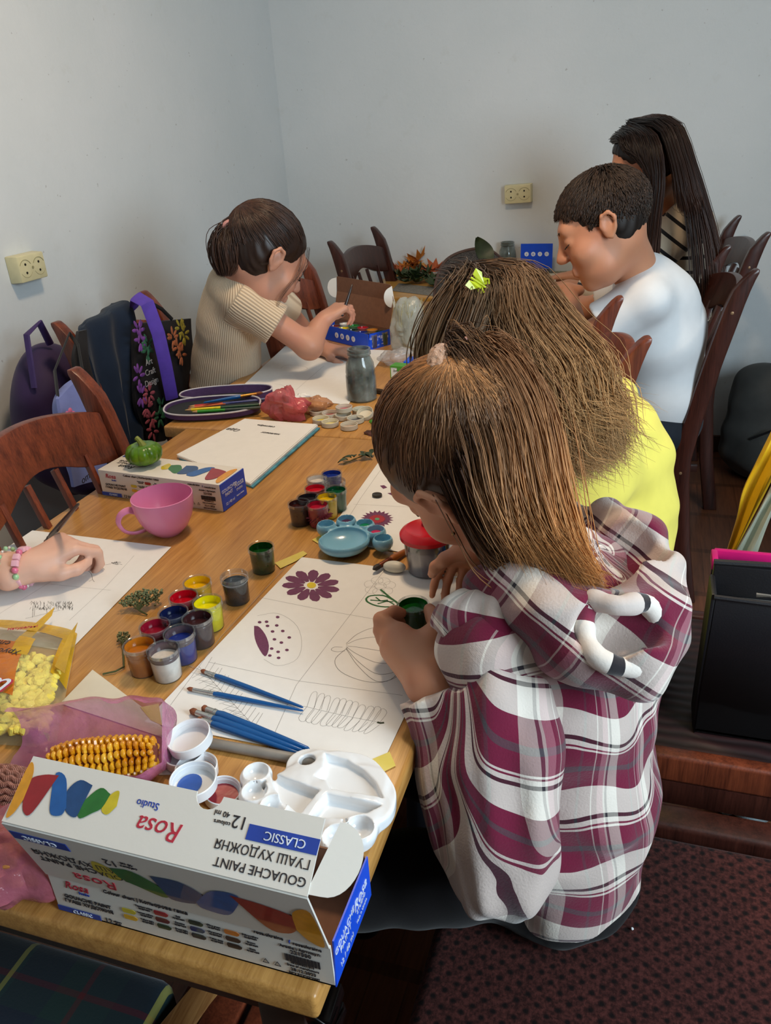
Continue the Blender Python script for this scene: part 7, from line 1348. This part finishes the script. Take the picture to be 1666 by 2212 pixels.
b = MB(); b.tube([on(290, 668, -.05), on(292, 640, .0), on(318, 655, .05), on(342, 720, .06), on(358, 790, .06), on(372, 862, .05)], .017, 8, flat=.16); b.build('shoulder_strap', M('strap_violet', (84, 58, 170), .7), g)
b = MB(); b.tube([on(322, 652, .0), on(350, 668, .02), on(372, 690, .02)], .005, 8, flat=.4); b.build('strap', m_blk2, g)
# ================================================================= RIGHT HAND SIDE
p = np.array((.135, 1.055, .448)); g = thing('handbag', 'large black bag with open zip standing on the dark bench', 'bag', p); zt = onplane(1524, 1290, 1, 1.055)[2]-.448; x0, x1, D3 = -.012, .30, .060
b = MB()
for (c_, d_) in ((((x0+x1)/2, .004, zt/2), (x1-x0, .008, zt)), (((x0+x1)/2, D3, zt/2+.012), (x1-x0, .008, zt+.024)), ((x0, D3/2, zt/2+.006), (.008, D3, zt)), ((x1, D3/2, zt/2+.006), (.008, D3, zt)), (((x0+x1)/2, D3/2, .005), (x1-x0, D3, .01))): b.box(c_, d_)
t = NT('black_leatherette'); t.set(col=rgb(22, 20, 24), rough=.5); t.bump(t.noise(350.), .2, .001); b.build('bag_body', t.m, g, bevel=.003)
b = MB(); b.tube([(x0, .0, zt+.002), (x1, .0, zt-.006), ], .004, 8); b.tube([(x0, D3, zt+.026), ((x0+x1)/2, D3+.004, zt+.030), (x1, D3, zt+.018)], .005, 8); b.build('rolled_edge', t.m, g); b = MB(); b.box((.144, .032, zt-.03), (.29, .045, .006)); b.build('lining', M('bag_lining', (110, 108, 104), .8), g)
b = MB(); b.tube([(.045, .014, zt+.004), (.062, .012, zt+.006), (.085, .010, zt-.002)], [.004, .0025, .0045], 8); b.build('zip_pull', M('zip_metal', (170, 166, 160), .25, metal=.9), g)
y0 = 1.46; q0, q1 = onplane(1545, 1222, 1, y0), onplane(1700, 1232, 1, y0); zt = q0[2]; p = np.array((q0[0], y0, 0)); g = thing('storage_box', 'dark blue storage box with bright pink piped rim behind the black bag', 'box', p); w_ = .34; dd = .05; b = MB()
for c_, d_ in (((w_/2, .004, zt/2), (w_, .006, zt)), ((w_/2, dd, zt/2), (w_, .006, zt)), ((.003, dd/2, zt/2), (.006, dd, zt)), ((w_, dd/2, zt/2), (.006, dd, zt)), ((w_/2, dd/2, .006), (w_, dd, .012))): b.box(c_, d_)
b.build('box_body', M('night_blue', (24, 28, 44), .7, .2, 12), g, smooth=False); m_mag = cloth_mat('magenta_binding', (206, 14, 112), 600, .7); b = MB(); R_ = .010
b.beam((0, 0, zt), (w_, 0, zt), .012, .022); b.beam((0, dd, zt), (w_, dd, zt), .012, .022); b.beam((0, 0, zt), (0, dd, zt), .012, .022); b.beam((w_, 0, zt), (w_, dd, zt), .012, .022); b.build('pink_rim', m_mag, g, bevel=.003); b = MB(); b.beam((.010, -.002, zt), (.010, -.002, .01), .016, .006); b.build('corner_binding', m_mag, g)
b = MB()
for x, z_ in ((.036, zt-.022), (.060, zt-.026), (.10, zt-.03)): b.sphere((x, -.002, z_), .0016, 8)
b.build('star_dots', M('star_yellow', (220, 210, 150), .5), g)
# yellow and white jacket on a chair beyond the frame
chair_at('dark slat-back chair mostly outside the right edge under the yellow jacket', .86, 2.05, hpi, m=m_chd)
def drapeY(label, Lp, Rp, Y, mat, name, parent, m=24, n=10, fold_=.01, k=3):
    Lc = pts_curve([onplane(x, y, 1, Y+dy) for x, y, dy in Lp], m); Rc = pts_curve([onplane(x, y, 1, Y+dy) for x, y, dy in Rp], m); o_ = np.array(parent.location); V = []
    for lay in (0, 1):
        for j in range(m):
            for i in range(n):
                u = i/(n-1); p_ = Lc[j]*(1-u)+Rc[j]*u; V.append(p_-o_+np.array((0, -fold_*math.sin(u*k*pi+j*.1)-.004+lay*.008, 0)))
    q = n*m; F = [(j*n+i, j*n+i+1, (j+1)*n+i+1, (j+1)*n+i) for j in range(m-1) for i in range(n-1)]; F += [tuple(q+v for v in f[::-1]) for f in F]
    for i in range(n-1): F += [(i, q+i, q+i+1, i+1), ((m-1)*n+i, (m-1)*n+i+1, q+(m-1)*n+i+1, q+(m-1)*n+i)]
    for j in range(m-1): F += [(j*n, (j+1)*n, q+(j+1)*n, q+j*n), (j*n+n-1, q+j*n+n-1, q+(j+1)*n+n-1, (j+1)*n+n-1)]
    b = MB(); b.add(V, F); b.build(name, mat, parent)
g = thing('rain_jacket', 'yellow jacket with pale grey lining hanging at the right edge', 'jacket', onplane(1640, 1100, 1, 1.78))
drapeY('', [(1668, 930, .05), (1632, 1000, .02), (1604, 1058, 0), (1590, 1120, -.02), (1566, 1200, -.04)], [(1720, 900, .05), (1690, 990, .02), (1668, 1040, 0), (1622, 1130, -.02), (1580, 1210, -.04)], 1.78, cloth_mat('yellow_shell', (226, 178, 20), 600, .6), 'yellow_shell', g)
drapeY('', [(1700, 980, 0), (1660, 1060, -.03), (1622, 1130, -.05), (1560, 1240, -.07)], [(1760, 950, 0), (1700, 1050, -.03), (1662, 1130, -.05), (1622, 1240, -.07)], 1.76, cloth_mat('grey_lining', (168, 170, 150), 600, .8), 'lining', g)
# grey backpack on the floor against the wall
p = np.array((.50, 3.17, 0.)); g = thing('backpack', 'dark grey school backpack on the floor by the back wall', 'backpack', p); S = SDF((.26, 2.95, -.02), (.74, 3.36, .60), .006); S.cone((.43, 3.18, .12), (.43, 3.18, .34), .12, .11, .03); S.cone((.57, 3.18, .12), (.57, 3.18, .34), .12, .11, .03); S.cone((.46, 3.08, .12), (.54, 3.08, .12), .09, .09, .05); S.cut((0, 0, .003), (0, 0, -1)); S.disp(lambda P: fold(P, rfolds(4, 26, 91), .004)); sdf_obj(S, 'bag_body', cloth_mat('grey_canvas', (66, 66, 64), 400, .9), g, p)
b = MB(); b.tube([(-.05, 0, .44), (-.03, -.01, .49), (.05, -.01, .49), (.07, 0, .44)], .010, 8, flat=.6); b.build('handle', m_blk2, g); b = MB(); b.tube([(-.10, -.125, .20), (-.04, -.165, .25), (.06, -.165, .25), (.12, -.125, .20)], .005, 6); b.build('zip', m_blk2, g); b = MB(); b.box((-.02, -.168, .16), (.018, .006, .13), Matrix.Rotation(.1, 3, 'Y')); b.build('strap', m_blk2, g)
wad('plastic_bag', 'pale bluish plastic bag on the floor behind the dark bench rail', 'bag', at(1598, 1745, 0), .085, (.9, .8, .7), .022, 12, film('grey_film', (150, 166, 172), .95, .4), 15.)
p = at(1366, 2008, .449); b = MB(); b.sphere((0, 0, .0015), .0018, 8); ob = b.build('paper_crumb', m_white_pl, None); ob.location = p; tag(ob, 'tiny white crumb on the dotted upholstery', 'crumb')
# tartan blanket on a low seat under the near table edge
t = NT('green_tartan'); sx = t.n('ShaderNodeSeparateXYZ'); t.l(t.obj(), sx.inputs[0]); u = t.math('FRACT', t.math('MULTIPLY', sx.outputs[0], 5.2)); v = t.math('FRACT', t.math('MULTIPLY', t.math('ADD', sx.outputs[1], .035), 5.2))
A1 = lambda f: t.ramp(f, [(0, rgb(18, 34, 54)), (.30, rgb(20, 54, 50)), (.46, rgb(96, 20, 28)), (.50, rgb(20, 44, 50)), (.70, rgb(16, 26, 46)), (.93, rgb(190, 186, 90)), (.965, rgb(22, 58, 62))], 'CONSTANT')
t.set(col=t.mix(.5, A1(u), A1(v)), rough=.95, sheen=.2); t.bump(t.noise(300.), .4, .001)
g = thing('low_seat', 'low seat covered with a green and navy tartan blanket under the near table edge', 'seat', (-.655, .18, 0)); S = SDF((-.90, -.12, .20), (-.42, .50, .49), .006); S.cone((-.72, .02, .39), (-.72, .34, .39), .055, .055, .01); 
b = MB(); b.box((-.0, -.10, .40), (.38, .80, .09)); b.build('tartan_blanket', t.m, g, bevel=.02, seg=3)
for q in (-1, 1):
    for r in (-1, 1): b = MB(); b.box((q*.16, r*.24, .177), (.05, .05, .354)); b.build('leg', m_ch, g, bevel=.004)
p = at(370, 2195, .44); b = MB(); b.box((0, 0, 0), (.035, .24, .03), Matrix.Rotation(-.25, 3, 'Z')); ob = b.build('wooden_crate_rail', wood('pine_worn', (120, 72, 34), (176, 128, 76), 1, 8.), None, bevel=.003); 
b2 = thing('wooden_stool', 'worn light wooden stool under the near table, beside the tartan seat', 'stool', (p[0], p[1]-.06, 0)); ob.parent = b2; ob.name = 'seat_slat'; ob.location = (0, 0, .43)
for dx in (.055, .105): b = MB(); b.box((dx, .01, .43), (.04, .26, .028)); b.build('seat_slat', m_ch, b2, bevel=.003)
for q in (0, 1):
    for r in (-1, 1): b = MB(); b.box((q*.10, r*.10, .207), (.03, .03, .414)); b.build('leg', m_ch, b2, bevel=.003)
